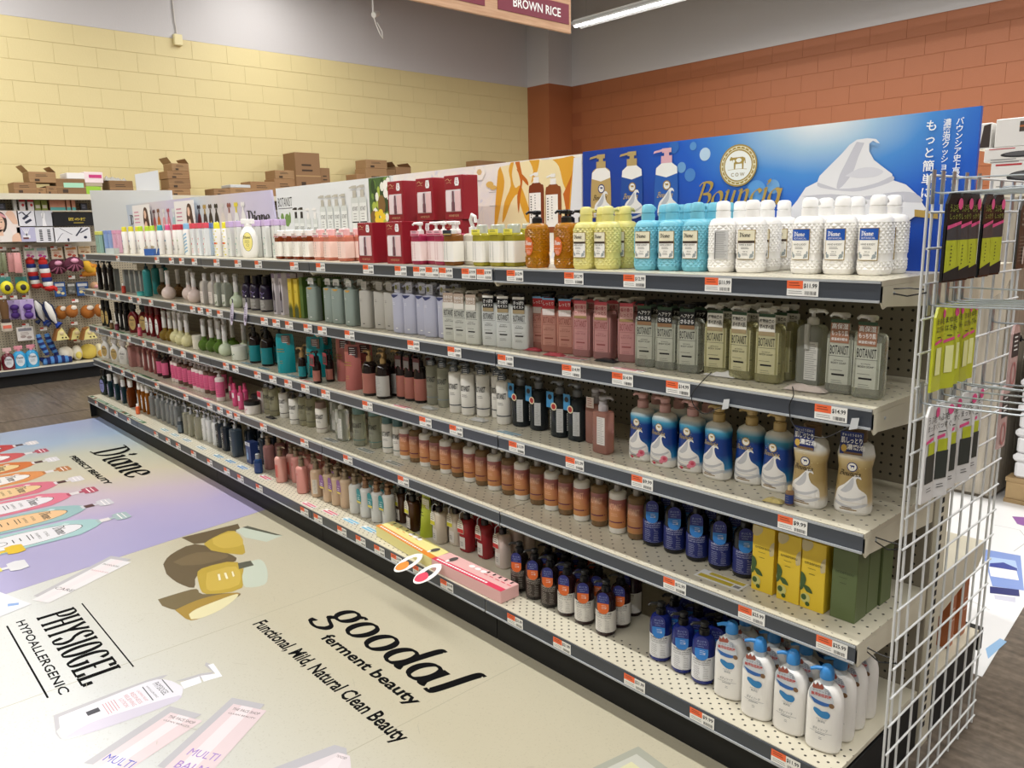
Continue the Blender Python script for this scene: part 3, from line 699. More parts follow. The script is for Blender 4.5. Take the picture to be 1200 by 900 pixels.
def globe(key, m0, r, nk=WH, zt=.18):
    P = [(0, r*.45, r*.45), (.002, r*.5, r*.5)]+[(r*.82-r*cos(t)+.001, r*sin(t), r*sin(t)) for t in [pi*.2+pi*.69*k/10 for k in range(11)]]
    zt0 = P[-1][0]; P += [(zt0+.010, .013, .013), (zt0+.016, .0125, .0125)]
    z = zt0+.016
    sp = [('body', m_('body', lambda q: q.loft(P, 2, 22, m0))), ('neck', m_('neck', lambda q: q.loft([(z, .0135, .0135), (zt-.042, .0135, .0135), (zt-.04, .012, .012), (zt-.03, .0125, .0125)], 2, 14, nk))),
          ('pump', m_('pump', lambda q: q.loft([(zt-.03, .0125, .0125), (zt-.014, .0125, .0125), (zt-.012, .015, .015), (zt-.004, .014, .014), (zt, .007, .007)], 2, 14, nk)))]
    kind(key, 'flask_bottle', 'bottle', 2*r, 2*r, zt, sp)
NKG = M('#d6d4d0', .35)
globe('globe_blush', M('#e6d3cb', .2), .043, NKG); globe('globe_amber', glass('#7a5a34', .5), .040, NKG); globe('globe_cream', M('#ded9a6', .22), .041, NKG, .205); globe('globe_gold', glass('#a88a3a', .5), .038, NKG, .195); globe('globe_green', glass('#6f9440', .45), .038, NKG, .19); globe('globe_mint', M('#cfdcc0', .22), .039, NKG, .18)
slim('frost_square', 'pump_bottle', M('#d8d2cb', .25, .3), .105, .027, .027, 6, .03, .012, [('pump', m_('pump', lambda q: q.loft([(.134, .0125, .0125), (.165, .0125, .0125), (.167, .014, .014), (.178, .012, .012)], 2, 12, NKG)))], lambda s: [lab(s, 'sheet', (-.022, .022, .01, .075), M('#e4dcd6', .4), [([fine(0, .06, .03, 5, .008, .0016)], INKG)])])
slim('clear_square', 'pump_bottle', glass('#c9cfc2', .6), .105, .024, .024, 6, .03, .011, [('pump', m_('pump', lambda q: q.loft([(.134, .0125, .0125), (.165, .0125, .0125), (.167, .014, .014), (.178, .012, .012)], 2, 12, NKG)))], lambda s: [lab(s, 'sheet', (-.019, .019, .008, .07), M('#dfe2d8', .4), [([ell(-.008, .02, .006, .007, 8), ell(.007, .025, .006, .009, 8)], M('#73876a', .5)), ([fine(0, .06, .026, 3, .008, .0016)], INKG)])])
PUR = M('#1f1430', .3)
slim('purple', 'capped_bottle', PUR, .105, .0325, .0325, 2, .035, .013, [capm(.139, .178, .0165, mat=M('#15101c', .35))], lambda s: [lab(s, 'wrap', (.008, .062, 1.9), M('#8f8b86', .5), [([fine(0, .056, .036, 8, .006, .0014)], INKW)]), ('lettering', inkmesh(s, [([nib([(-.018, .09), (-.006, .1), (.004, .09), (.016, .098)], .004, .002, .4), fine(0, .08, .024, 2, .006, .0016)], M('#8f80b8', .5)), ([ell(.01, .072, .004, .004, 8)], INKW)]))])
def art_bottle(c, z0, h, wd): return [poly([(c-wd/2, z0), (c+wd/2, z0), (c+wd/2, z0+h*.6), (c+wd*.18, z0+h*.72), (c+wd*.14, z0+h), (c-wd*.14, z0+h), (c-wd*.18, z0+h*.72), (c-wd/2, z0+h*.6)])]
plain_box('white_bottle_box', 'carton', M('#d5cfd4', .3), .032, .032, .2, [(art_bottle(0, .012, .15, .02), PUR), ([rect(-.016, .016, .178, .2)], M('#8d7c92', .5)), ([rect(-.008, .008, .02, .07)], M('#8a8591', .5))])
plain_box('yellow_plant_box', 'carton', M('#d9bf3e', .4), .036, .034, .182, [([poly([(-.018, .0), (.018, .0), (.018, .055), (.012, .04), (.009, .07), (.004, .045), (.0, .075), (-.004, .04), (-.009, .068), (-.013, .04), (-.018, .06)])], M('#46522a', .5)), ([fine(0, .125, .02, 2, .006, .0014)], M('#7a6a2a', .5))])
plain_box('moss_box', 'carton', M('#4f6b2f', .45), .03, .05, .19)
def flatpump(key, c, tagspec):
    m0 = M(c, .4); P = body_prof(.15, .031, .025, .006, .016, .014); n = 3.6; sh = Shape(P, n)
    sp = [('body', m_('body', lambda q: q.loft(P, n, 24, m0)), [('lettering', inkmesh(sh, [([fine(-.012, .118, .012, 2, .006, .001), fine(0, .018, .014, 1, .004, .003)], INKW if c != '#b9b6ae' else INK)]))]),
          pump(.155, m0, .0155, .012, .012, .013, .014, .036, 190)]
    if tagspec == 'sage': sp += [neck_tag(0, .158, .182, .034, -.0165, M('#e8e9e2', .5), [([fine(0, .177, .024, 4, .0048, .0016)], INK)], [(-.017, .166), (.017, .166), (.017, .186), (.012, .194), (-.012, .194), (-.017, .186)]), neck_tag(0, .14, .152, .03, -.0262, M('#c99a4a', .5), (), [(-.016, .1515), (-.01, .145), (0, .142), (.01, .145), (.016, .1515)], 'badge')]
    elif tagspec == 'taupe': sp += [neck_tag(0, .16, .192, .03, -.017, M('#bdb9b0', .3), [([fine(0, .184, .02, 4, .006, .0012)], INKG)])]
    else: sp += [neck_tag(0, .158, .196, .03, -.0165, M('#c9cbd6', .4), [([ell(-.006, .178, .007, .010, 9)], M('#8b8a55', .5)), ([fine(.006, .186, .012, 4, .006, .0014)], INK)]), neck_tag(0, .13, .154, .036, -.0262, M('#39406a', .5), (), [(-.026, .15), (.012, .15), (.004, .144), (-.012, .137), (-.02, .141)], 'badge')]
    kind(key, 'pump_bottle', 'bottle', .064, .052, .197, sp)
flatpump('flat_sage', '#909e97', 'sage'); flatpump('flat_taupe', '#b9b6ae', 'taupe'); flatpump('flat_lavender', '#b8bacd', 'lav')

# tall rectangular bottles lettered BOTANIST
def bota_inks(a, ink, sub, z=.0, small=False):
    return [([txt('BOTANIST', 0, .0935+z, .0215, width=min(.042, a*1.32), bold=.004), rect(-a*.76, a*.76, .0888+z, .0896+z), txt('BOTANICAL', 0, .078+z, .0028, maxw=.03), txt(sub, 0, .071+z, .0046, maxw=.04), fine(0, .056+z, a*1.1, 1, .004, .0008), rect(-a*.45, a*.45, .044+z, .0482+z), fine(0, .032+z, a*.9, 2, .005, .0007)], ink)]
def bota(key, liquid, pm, tagspec=None, front=None, a=.0325, b=.024, hb=.142, ink=INK, sub='BODY SOAP', back=False, nang=190):
    n = 5; P = body_prof(hb-.008, a, b, .014, .016, .014, .006); sh = Shape(P, n)
    sp = [('body', m_('body', lambda q: q.loft(P, n, 24, liquid)))]
    if front is not None: sp.append(lab(sh, 'sheet', (-a*.9, a*.9, .024, .128), front, bota_inks(a, ink, sub)))
    elif back:
        sp.append(lab(sh, 'sheet', (-.004, a*.86, .014, .108), M('#dcdcd6', .5), [([fine(.013, .102, .03, 17, .0052, .0012)], INKG)], 'back_label'))
        sp.append(('dip_tube', m_('dip_tube', lambda q: q.tube([(0, -b-.0002, .15), (0, -b-.0004, .11), (.002, -b-.0008, .09)], .007, M('#d9d9d2', .3, .2), 8))))
    else: sp.append(('lettering', inkmesh(sh, bota_inks(a, ink, sub))))
    sp.append(pump(hb+.005, pm, .014, .014, .014, .011, .012, .036, nang))
    if tagspec:
        tm, bands, tinks = tagspec
        z0, z1 = hb-.022, hb+.032; y = -b-.0025
        inks = [([rect(-.021, .021, z0+p, z0+q)], mm) for p, q, mm in bands]+tinks(z0)
        sp.append(neck_tag(0, z0, z1, .042, y, tm, inks))
    kind(key, 'pump_bottle', 'bottle', 2*a+.002, 2*b+.002, .197, sp)
GRN = M('#2d4a30', .5)
tj = lambda lines, m2: (lambda z0: [([txt(t, 0, z0+z, h, maxw=.037, bold=.015) for t, z, h in lines], m2)])
MILK = M('#d9dbd2', .3, .2); CLR = glass('#dcdfd2', .75); PNK = glass('#d6a09c', .55); PNK2 = glass('#d59088', .35); YLQ = glass('#dcd8a8', .7)
PG = M('#b9b5a8', .4); PW = M('#dddcd6', .35); PBK = M('#1a1b1d', .35)
bota('bota_taupe', MILK, PG, (M('#b7a392', .5), [(0, .02, M('#e9e6dd', .5))], tj([('なめらか', .034, .009), ('スムース', .023, .007)], INKW)), sub='BODY SOAP')
bota('bota_blacktag', M('#dfe3e0', .3, .2), PBK, (M('#141416', .5), [(0, .012, M('#a3916d', .5)), (.046, .054, M('#e7e5de', .5))], tj([('さっぱり', .030, .009), ('モイスト', .017, .008)], INKW)), sub='SHAMPOO')
bota('bota_coral', glass('#cf9080', .4), PBK, (M('#c9393f', .5), [(0, .02, M('#efe3df', .5)), (.048, .054, M('#7fb3dd', .5))], tj([('しっとり', .032, .009), ('うるおい', .009, .008)], INKW)), front=M('#cc9484', .4, .2), ink=M('#8d4a3e', .5))
bota('bota_pink', PNK, PG, (M('#e2b3ad', .5), [(.044, .054, M('#c9505a', .5)), (.0, .008, M('#a48a5a', .5))], tj([('桜の香り', .030, .009), ('しっとり', .016, .009)], M('#b03a4a', .5))), front=M('#d29a98', .35, .2), ink=M('#9d5453', .5))
bota('bota_dark', CLR, PBK, (M('#17191a', .5), [(.046, .054, GRN), (0, .01, M('#8c6a4a', .5))], tj([('ヘアケア', .030, .009), ('さらさら', .015, .009)], INKW)), front=M('#c6c8b8', .35, .2), nang=215)
bota('bota_yellow', YLQ, PW, (M('#edece4', .5), [(.046, .054, GRN), (0, .010, M('#a3916d', .5))], tj([('植物由来の', .033, .007), ('すべすべ肌', .018, .009)], INK)), front=M('#d3cfa6', .35, .2))
bota('bota_brown', CLR, PW, (M('#9c6f56', .5), [(.046, .054, GRN)], tj([('高保湿', .033, .010), ('もっちり肌', .018, .009), ('保湿成分配合', .006, .005)], INKW)), front=M('#cdd0c2', .35, .2), nang=170)
bota('bota_back', glass('#d9dcd0', .7, .14), PW, None, back=True, nang=0)

# small diane-style ovals
def oval_bottle(key, m0, ov, a=.041, b=.024, cap=BK, h=.15, n=3, top='pump'):
    P = [(0, a*.8, b*.8), (.004, a*.88, b*.9), (h*.45, a, b), (h*.8, a*.92, b*.95), (h*.95, a*.55, b*.7), (h, .015, .013)]; sh = Shape(P, n)
    sp = [('body', m_('body', lambda q: q.loft(P, n, 18, m0))), ('label', sh.disc(0, h*.48, a*.62, h*.34, ov).mesh('label'), [('lettering', inkmesh(sh, [(script('Diane', -a*.5, h*.58, a*.22, .32, .14, .2, 0, .85, sm=3)[0]+[fine(0, h*.48, a*.8, 4, .007, .0014)], INK)]))]), capm(h-.001, h+.018, .017, .015, 2, cap, 'collar'), capm(h+.018, h+.05, a*.62, .014, 3, cap)]
    kind(key, 'oval_label_bottle', 'bottle', 2*a, 2*b, h+.05, sp)
TAN = M('#c2a668', .5)
oval_bottle('red_tan', M('#6d0f17', .2, .15), TAN); oval_bottle('red_white', M('#7a1019', .2, .15), WH, .021, .02, M('#5d1a1c', .3), .16)
oval_bottle('black_tan', M('#15120f', .2), TAN, .022, .02); oval_bottle('black_white', M('#15120f', .2), WH, .02, .02)
oval_bottle('white_tan', M('#e6e4de', .25), TAN, .04, .024, Q, .125); oval_bottle('white_white', M('#e6e4de', .25), M('#d8d6d0', .5), .04, .024, Q, .125)
oval_bottle('darkgreen', M('#10201e', .2), M('#8d8fc4', .5), .036, .03, BK, .155); oval_bottle('lavender_label', M('#1d3a44', .2, .2), M('#b7b0d4', .5), .02, .02, M('#e6e4e2', .35), .13)
oval_bottle('amber_big', glass('#7a3a12', .4), M('#7a4216', .3), .03, .03, WH, .15); oval_bottle('amber_white', glass('#a8621a', .4), WH, .02, .02, WH, .155)
def mini(key, m0, lm, h=.06, r=.014, cap=WH):
    P = body_prof(h*.65, r, r, h*.1, r*.5, r*.5, .003); sh = Shape(P)
    kind(key, 'mini_bottle', 'bottle', 2*r, 2*r, h, [('body', m_('body', lambda q: q.loft(P, 2, 14, m0))), lab(sh, 'wrap', (h*.1, h*.55, 1.5), lm, [([fine(0, h*.45, r, 3, .006, .001)], INKG)]), capm(h*.74, h, r*.55, mat=cap)])
mini('mini_pink', M('#c9576b', .3), M('#dc6e80', .4), .085); mini('mini_wine', M('#5a1f2e', .3), M('#7a3a4a', .4), .065); mini('mini_brown', M('#6b4a2c', .3), M('#8a6a44', .4), .065); mini('mini_red', M('#b5382c', .3), M('#c4493a', .4), .07); mini('mini_orange', M('#c65a30', .3), M('#d96a3c', .4), .075)
def jar(key, m0, lid, r=.042, h=.07, lm=None, noun='cream_jar'):
    P = [(0, r-.003, r-.003), (.003, r, r), (h*.7, r, r)]; sh = Shape(P)
    sp = [('body', m_('body', lambda q: q.loft(P, 2, 20, m0))), capm(h*.7, h, r+.001, mat=lid, name='lid')]
    if lm: sp.append(('lettering', inkmesh(sh, [([ell(-.015+.01*k, h*.35+.006*(k % 2), .004, .004, 7) for k in range(4)]+[fine(0, h*.2, .03, 2, .005, .0012)], lm)])))
    kind(key, noun, 'jar', 2*r, 2*r, h, sp)
jar('jar_mint', M('#dfe3d4', .35), M('#e4e6dc', .35), .042, .078, M('#6d8a72', .5)); jar('jar_black_lid', M('#dcd6cf', .35), BK, .042, .07, M('#d58a96', .5)); jar('jar_teal', M('#4fb0ae', .3), M('#3a9c9c', .3), .03, .03)
jar('jar_cream', M('#e6e1cf', .3), M('#ddd9c8', .35), .03, .085)
# amber apothecary bottles
def apoth(key, m0, lm, pumpm, r=.033, h=.112, ztot=.2, ink=GOLD, backlab=False, tall=True, tag_=None, ng=205):
    P = body_prof(h, r, r, .032, .012, .012); sh = Shape(P)
    L = [lab(sh, 'wrap', (.012, h*.86, 1.75), lm, [([fine(-r*.3, h*.72, r*.9, 2, .009, .002), fine(-r*.3, h*.3, r*.5, 2, .007, .0015)], ink)] if not backlab else [([fine(0, h*.78, r*1.3, 13, .0055, .0012)], INKG)])]
    sp = [('body', m_('body', lambda q: q.loft(P, 2, 20, m0)))]+L
    z = h+.031
    sp.append(pump(z, pumpm, .0125, .02, .016, .012, .010, .028, ng))
    if tag_: sp.append(neck_tag(0, z-.02, z+.034, .04, -.0145-.008, tag_[0], [([rect(-.017, .017, z-.012, z+.018)], tag_[1]), ([fine(0, z+.012, .026, 4, .006, .0014)], INKG)]))
    kind(key, 'pump_bottle', 'bottle', 2*r+.002, 2*r+.002, ztot, sp)
DKB = M('#1d1210', .15, .1)
TEAL, CORAL = M('#0f7f86', .4), M('#a4665a', .4)
GP = M('#a98b5c', .35, metal=.5)
apoth('apo_teal', DKB, TEAL, BK); apoth('apo_coral', DKB, CORAL, GP); apoth('apo_coral_back', DKB, M('#b9b7b2', .5), GP, backlab=True)
apoth('apo_coral_tag', DKB, CORAL, BK, .028, .115, .2, tag_=(M('#5a2528', .5), M('#8a8585', .5)))
apoth('apo_teal_s', DKB, TEAL, GP, .02, .07, .15, ink=INKW); apoth('apo_coral_s', DKB, CORAL, BK, .02, .07, .15, tag_=(M('#a33c48', .5), M('#4a3030', .5)))
def pouch(key, m0, hd, ink, w_=.1, h_=.19):
    V = []; F = []; nx, nz = 8, 9; R = random.Random(key)
    for sgn in (-1, 1):
        for k in range(nz+1):
            t = k/nz; z = h_*t; wd = w_/2*(1-.12*(t > .86)*(t-.86)/.14)
            for i in range(nx+1):
                s_ = -1+2*i/nx; bul = (.034*(1-t)**.8+.003)*(1-abs(s_)**2.6)+R.uniform(-.0016, .0016)*(0 < i < nx)
                if abs(s_) == 1: bul = .0004
                V.append((s_*wd, sgn*bul, z))
    ofs = (nx+1)*(nz+1)
    for k in range(nz):
        for i in range(nx):
            a = k*(nx+1)+i; F.append((a, a+1, a+nx+2, a+nx+1)); F.append((ofs+a, ofs+a+nx+1, ofs+a+nx+2, ofs+a+1))
    for i in range(nx): F.append((i, ofs+i, ofs+i+1, i+1)); o = nz*(nx+1)+i; F.append((o, o+1, ofs+o+1, ofs+o))
    mb = MB(); mb.add(V, F, m0, True)
    sh = Shape([(0, w_/2, .036), (h_*.5, w_/2, .022), (h_, w_/2, .006)], 2.6)
    sp = [('bag', mb.mesh('bag', 60), [('lettering', inkmesh(sh, [([fine(-.012, h_*.6, .05, 2, .012, .003), fine(-.01, h_*.3, .02, 2, .01, .002)], ink)]))]),
          ('header_card', MB().box(-.012, .034, -.0125, -.0115, h_*.72, h_*.96, hd).mesh('header_card'), [('lettering', inkmesh(Shape([(-9, 9, .0125), (9, 9, .0125)]), [([fine(.011, h_*.92, .034, 4, .009, .002)], INKW)]))])]
    kind(key, 'refill_pouch', 'pouch', w_, .06, h_, sp)
pouch('pouch_teal', M('#128f98', .22), M('#6d5a4c', .5), GOLD); pouch('pouch_coral', M('#b06660', .25), M('#4a2a2c', .5), GOLD, .084, .195); pouch('pouch_green', M('#b7c33e', .3), M('#c9cdb5', .4), INK, .06, .17)
# round bottles lettered BOTANIST
def rbota(key, m0, band, pm, r=.0265, h=.15, clear=False, tag_=None, label_=None, ink=INK, ztot=.2, side=False, cylcap=False):
    P = body_prof(h, r, r, .008, .013, .013); sh = Shape(P)
    sp = [('body', m_('body', lambda q: q.loft(P, 2, 20, m0)))]
    txts = [([txt('BOTANIST', 0, h*.62, .021, width=r*1.4, bold=.02), fine(0, h*.52, r, 2, .006, .0012)], ink)]
    if label_: sp.append(lab(sh, 'wrap', (h*.16, h*.88, 1.85), label_, txts+[([rect(-r*.9, r*.9, h*.3, h*.33)], band)]))
    else: sp += [('lettering', inkmesh(sh, txts)), ('band', sh.patch(h*.2, h*.225, 1.5, mat=band).mesh('band'))]
    if cylcap: sp.append(capm(h+.006, h+.036, r*.92, mat=pm))
    else: sp.append(pump(h+.007, pm, .0115, .02 if label_ else .014, .012, .010, .010, .028, 205))
    if tag_: sp.append(neck_tag(0, h-.002, h+.03, .032, -.0165, tag_, [([fine(0, h+.02, .02, 3, .006, .0014)], INKW)], 'stadium'))
    kind(key, 'pump_bottle', 'bottle', 2*r+.002, 2*r+.002, ztot, sp)
PGY = M('#565b60', .4)
rbota('rb_clear', glass('#d6d6c2', .65), M('#6f7a82', .5), PGY, tag_=M('#4c5258', .5)); rbota('rb_white', M('#e8e6df', .35), M('#39424e', .5), PGY, tag_=M('#4c5258', .5)); rbota('rb_white_plain', M('#e8e6df', .35), M('#39424e', .5), PGY)
rbota('rb_white_dark', M('#e8e6df', .35), INK, PBK, .027, .125, cylcap=False, ztot=.17); rbota('rb_brown', M('#e8e4da', .35), M('#7a5a55', .5), M('#8a7268', .4), .028, .115, cylcap=True, ztot=.155)
rbota('rb_olive', glass('#d3d0b0', .65), M('#4c4a44', .5), PBK, .027, .14, tag_=M('#23262a', .5)); rbota('rb_clear_teal', glass('#d9dcc8', .7), M('#3b6a6a', .5), M('#5f7f7c', .4), .03, .14, cylcap=True, ztot=.18); rbota('rb_white_teal', M('#e8e6df', .35), M('#2d5f60', .5), M('#4a6a6a', .4), .026, .125, cylcap=True, ztot=.165)
def sunset_mat(nt, bs):
    v, s = objxyz(nt); n = N(nt, 'ShaderNodeTexNoise'); n.inputs['Scale'].default_value = 18; nt.links.new(v, n.inputs['Vector'])
    f = math_n(nt, 'ADD', math_n(nt, 'DIVIDE', s[2], .15), math_n(nt, 'MULTIPLY', math_n(nt, 'SUBTRACT', n.outputs['Fac'], .5), .9))
    nt.links.new(ramp_n(nt, f, [(.1, '#c98f56'), (.45, '#c47f58'), (.7, '#b06c6c'), (.95, '#bd7f5c')]), bs.inputs['Base Color'])
SUN = nodes_mat('sunset_print', sunset_mat, .4)
PLUM = M('#6b2f4e', .5); PB2 = M('#8b8580', .35)
def sunset_dull(nt, bs):
    sunset_mat(nt, bs); bs.inputs['Transmission Weight'].default_value = .25
SUN2 = nodes_mat('sunset_print_clear', sunset_dull, .35)
rbota('sun_white', M('#eceae4', .35), PLUM, PB2, .0275, .128, label_=SUN, ink=M('#e8b79a', .5), ztot=.178); rbota('sun_clear', glass('#a98a66', .5), PLUM, PB2, .0275, .128, label_=SUN2, ink=M('#dfb79a', .5), ztot=.178)
def dark_pump():
    r, h = .033, .125; P = body_prof(h, r, r*.9, .018, .015, .015); sh = Shape(P, 2.4)
    sp = [('body', m_('body', lambda q: q.loft(P, 2.4, 20, glass('#32383b', .3)))), pump(h+.017, M('#6d7073', .35), .0155, .02, .010, .012, .013, .034, 190),
          lab(sh, 'sheet', (.008, .028, .02, .098), M('#c9cbcb', .5), [([fine(.018, .092, .016, 13, .0055, .0012)], INKG)], 'back_label'),
          neck_tag(-.016, .1, .152, .03, -.0335, M('#3d8cc0', .5), [([ell(0, .105, .013, .013, 16)], M('#d9cfae', .5)), ([ell(0, .105, .009, .009, 14)], M('#a8302c', .5)), ([ell(-.016, .135, .009, .009, 12)], INK)], 'rect'),
          ('lettering', inkmesh(sh, [([fine(-.02, .085, .006, 10, .006, .003)], INKW)]))]
    kind('dark_pump', 'pump_bottle', 'bottle', .068, .06, .19, sp)
dark_pump()
def pink_sq(key, back):
    P = body_prof(.125, .03, .022, .006, .014, .013); sh = Shape(P, 5)
    sp = [('body', m_('body', lambda q: q.loft(P, 5, 24, glass('#cf9a8c', .6)))), capm(.13, .15, .015, mat=M('#b5aeb0', .35), name='collar'), pump(.149, M('#a9a5a8', .35), .013, .012, .004, .012, .014, .034, 10)]
    if back: sp.append(lab(sh, 'sheet', (-.006, .024, .03, .115), M('#dcd8d4', .5), [([fine(.009, .11, .026, 15, .0053, .0012)], INKG)], 'back_label'))
    else: sp.append(neck_tag(-.004, .118, .152, .03, -.024, M('#e9dcd2', .5), [([fine(-.004, .146, .02, 4, .007, .0016)], M('#b0483c', .5))]))
    kind(key, 'pump_bottle', 'bottle', .062, .046, .184, sp)
pink_sq('pinksq_tag', False); pink_sq('pinksq_back', True)

# cream-swirl bottles
def swirl_shapes(s=1.0, dx=0, dz=0):
    peak = smooth([(-.031, .03), (-.026, .055), (-.012, .068), (.0, .082), (.008, .09), (.016, .089), (.02, .081), (.013, .084), (.010, .078), (.016, .062), (.030, .05), (.033, .03)], 3)
    shade1 = smooth([(-.004, .072), (.004, .084), (.006, .072), (.002, .058), (-.01, .05), (-.02, .052)], 3)
    shade2 = smooth([(-.028, .044), (-.012, .038), (.01, .04), (.028, .048), (.026, .042), (.006, .033), (-.016, .032)], 3)
    shade3 = smooth([(-.03, .03), (0, .022), (.03, .03), (.031, .025), (0, .016), (-.03, .024)], 3)
    T = lambda p: [(dx+x*s, dz+z*s) for x, z in p]
    return [poly(T(peak))], [poly(T(shade1)), poly(T(shade2)), poly(T(shade3))]
def cream_grad(c):
    def f(nt, bs):
        v, s = objxyz(nt); g = math_n(nt, 'DIVIDE', s[2], .17)
        nt.links.new(ramp_n(nt, g, [(.12, '#e6e4de'), (.2, c[0]), (.42, c[1]), (.66, c[1]), (.77, c[2]), (.87, '#e4e4de')]), bs.inputs['Base Color'])
    return f
BLUEB = nodes_mat('blue_cream_print', cream_grad(('#2a86b8', '#123a86', '#3c9cc0')), .3)
GOLDB = nodes_mat('gold_cream_print', cream_grad(('#cbb68a', '#a8905c', '#c2ad7e')), .3)
NAVY = M('#16286a', .45)
def cow(cx, cz, s):
    P = [(-.9, .35), (-.75, .6), (-.55, .5), (.55, .52), (.85, .4), (.92, -.1), (.82, -.12), (.78, .2), (.7, .0), (.68, -.62), (.52, -.62), (.5, -.12), (-.2, -.14), (-.24, -.62), (-.4, -.62), (-.42, -.0), (-.56, .06), (-.62, .26), (-.86, .2)]
    return poly([(cx+x*s, cz+z*s) for x, z in P])
def swirlbottle(key, m0, pm, rose=False, pouchcap=False):
    P = [(0, .034, .026), (.003, .038, .029), (.012, .04, .031), (.06, .038, .03), (.1, .0355, .028), (.135, .037, .0285), (.148, .032, .025), (.156, .019, .018)]
    if pouchcap: P = [(0, .036, .028), (.003, .04, .03), (.012, .042, .032), (.07, .0385, .03), (.11, .036, .029), (.14, .041, .03), (.162, .036, .027), (.172, .024, .02)]
    sh = Shape(P, 2.6); wht, gry = swirl_shapes(1.12, -.001, -.003)
    inks = [([poly([(-.034, .006), (.034, .006), (.034, .03), (-.034, .03)])], M('#e9e7e1', .35)), (wht, M('#eceae6', .35)), (gry, M('#c2c3c6', .35)), ([ell(0, .116, .0115, .0115, 18)], GOLD if not pouchcap else NAVY), ([ell(0, .116, .0095, .0095, 18)], M('#ece8dc', .4)), ([cow(0, .117, .006)], GOLD if not pouchcap else NAVY), (script('Bouncia', -.0275, .0945, .0073, .3, .1, .6, .3, .92, .06, 3)[0], M('#b39a5a', .4) if not pouchcap else M('#3a2c1a', .5)), ([rect(-.022, .016, .0125, .0145)], M('#8a6c34', .5)), ([fine(-.003, .0168, .03, 1, .003, .0016)], M('#7a5f38', .5))]
    if rose: inks += [([ell(.02, .028, .010, .010, 12), ell(.012, .02, .007, .006, 10)], M('#dd7f92', .45)), ([ell(.021, .029, .005, .005, 9), ell(-.012, .012, .006, .004, 8)], M('#c9485f', .45))]
    R = random.Random(key); inks.append(([ell(R.uniform(-.03, .03), R.uniform(.09, .15), .001, .001, 6) for _ in range(12)], M('#9fc3dc' if not pouchcap else '#e2d3a6', .4)))
    sp = [('body', m_('body', lambda q: q.loft(P, 2.6, 24, m0)), [('print', inkmesh(sh, inks, 'print'))])]
    if pouchcap:
        sp.append(capm(.17, .204, .0215, .019, 2, M('#6b5335', .35), r=.004))
        sp.append(neck_tag(-.004, .146, .2, .05, -.0335, NAVY, [([txt('ぎゅっとうるおう', -.004, .19, .005, maxw=.042), txt('肌しっとり', -.004, .174, .011, maxw=.046, bold=.02), txt('濃密泡', .006, .159, .010, bold=.02)], INKW), ([ell(-.02, .16, .0065, .009, 10)], M('#d6b254', .45)), ([rect(-.02, .02, .1465, .152)], M('#7a5a34', .5))]))
    else: sp.append(pump(.155, pm, .016, .022, .006, .016, .0145, .038, 175))
    kind(key, 'pump_bottle' if not pouchcap else 'capped_bottle', 'bottle', .082, .062, .21, sp)
swirlbottle('swirl_rose', BLUEB, M('#c69a95', .4), True); swirlbottle('swirl_blue', BLUEB, M('#b99f68', .4)); swirlbottle('swirl_gold', GOLDB, None, False, True)

# pink-labelled bottles, sprays
PKL = M('#d8618a', .45)
rb = lambda key, m0, lm, pm, r, h, zt: slim(key, 'pump_bottle', m0, h, r, r, 2, .01, .011, [pump(h+.009, pm, .012, .014, .012, .012, .012, .028, 200)], lambda s: [lab(s, 'wrap', (h*.2, h*.88, 1.8), lm, [([fine(0, h*.7, r, 4, .012, .002), rect(-r*.9, r*.9, h*.3, h*.32)], M('#b03a66', .5))])], ztot=zt)
rb('pk_white', M('#e6dbd6', .35), PKL, M('#b9b2ae', .4), .026, .13, .185); rb('pk_brown', glass('#8a6a5c', .4), PKL, M('#b9b2ae', .4), .026, .13, .185); rb('pk_black', glass('#5a3a3c', .4), PKL, BK, .026, .12, .17)
slim('rose_prism', 'capped_bottle', glass('#c48f8a', .35), .15, .03, .03, 9, .008, .014, [capm(.157, .188, .02, mat=M('#c29a96', .35))], ztot=.188)
slim('rose_slim', 'oval_label_bottle', glass('#b5706e', .35), .15, .02, .02, 6, .008, .01, [capm(.157, .185, .014, mat=M('#a86b6c', .35))], lambda s: [lab(s, 'disc', (0, .08, .011, .05), M('#d9c9c6', .5), [([fine(0, .1, .012, 6, .008, .0014)], INKG)])], ztot=.185)
slim('pink_spray', 'spray_bottle', M('#d95384', .35), .085, .0165, .0165, 2, .01, .009, [('spray_head', m_('spray_head', lambda q: q.loft([(.093, .010, .010), (.112, .010, .010), (.114, .0085, .0085), (.13, .008, .008)], 2, 12, M('#c9466e', .4))))], lambda s: [lab(s, 'sheet', (-.012, .012, .05, .078), M('#f0e4e4', .5), [([fine(0, .072, .016, 3, .007, .0015)], M('#c0204a', .5))])], ztot=.132)
plain_box('pink_box', 'carton', M('#e6dcda', .4), .045, .04, .11, [([rect(-.0225, .0225, .08, .11)], M('#c8344e', .5)), ([fine(0, .065, .03, 4, .012, .002)], M('#c97f8c', .5))])
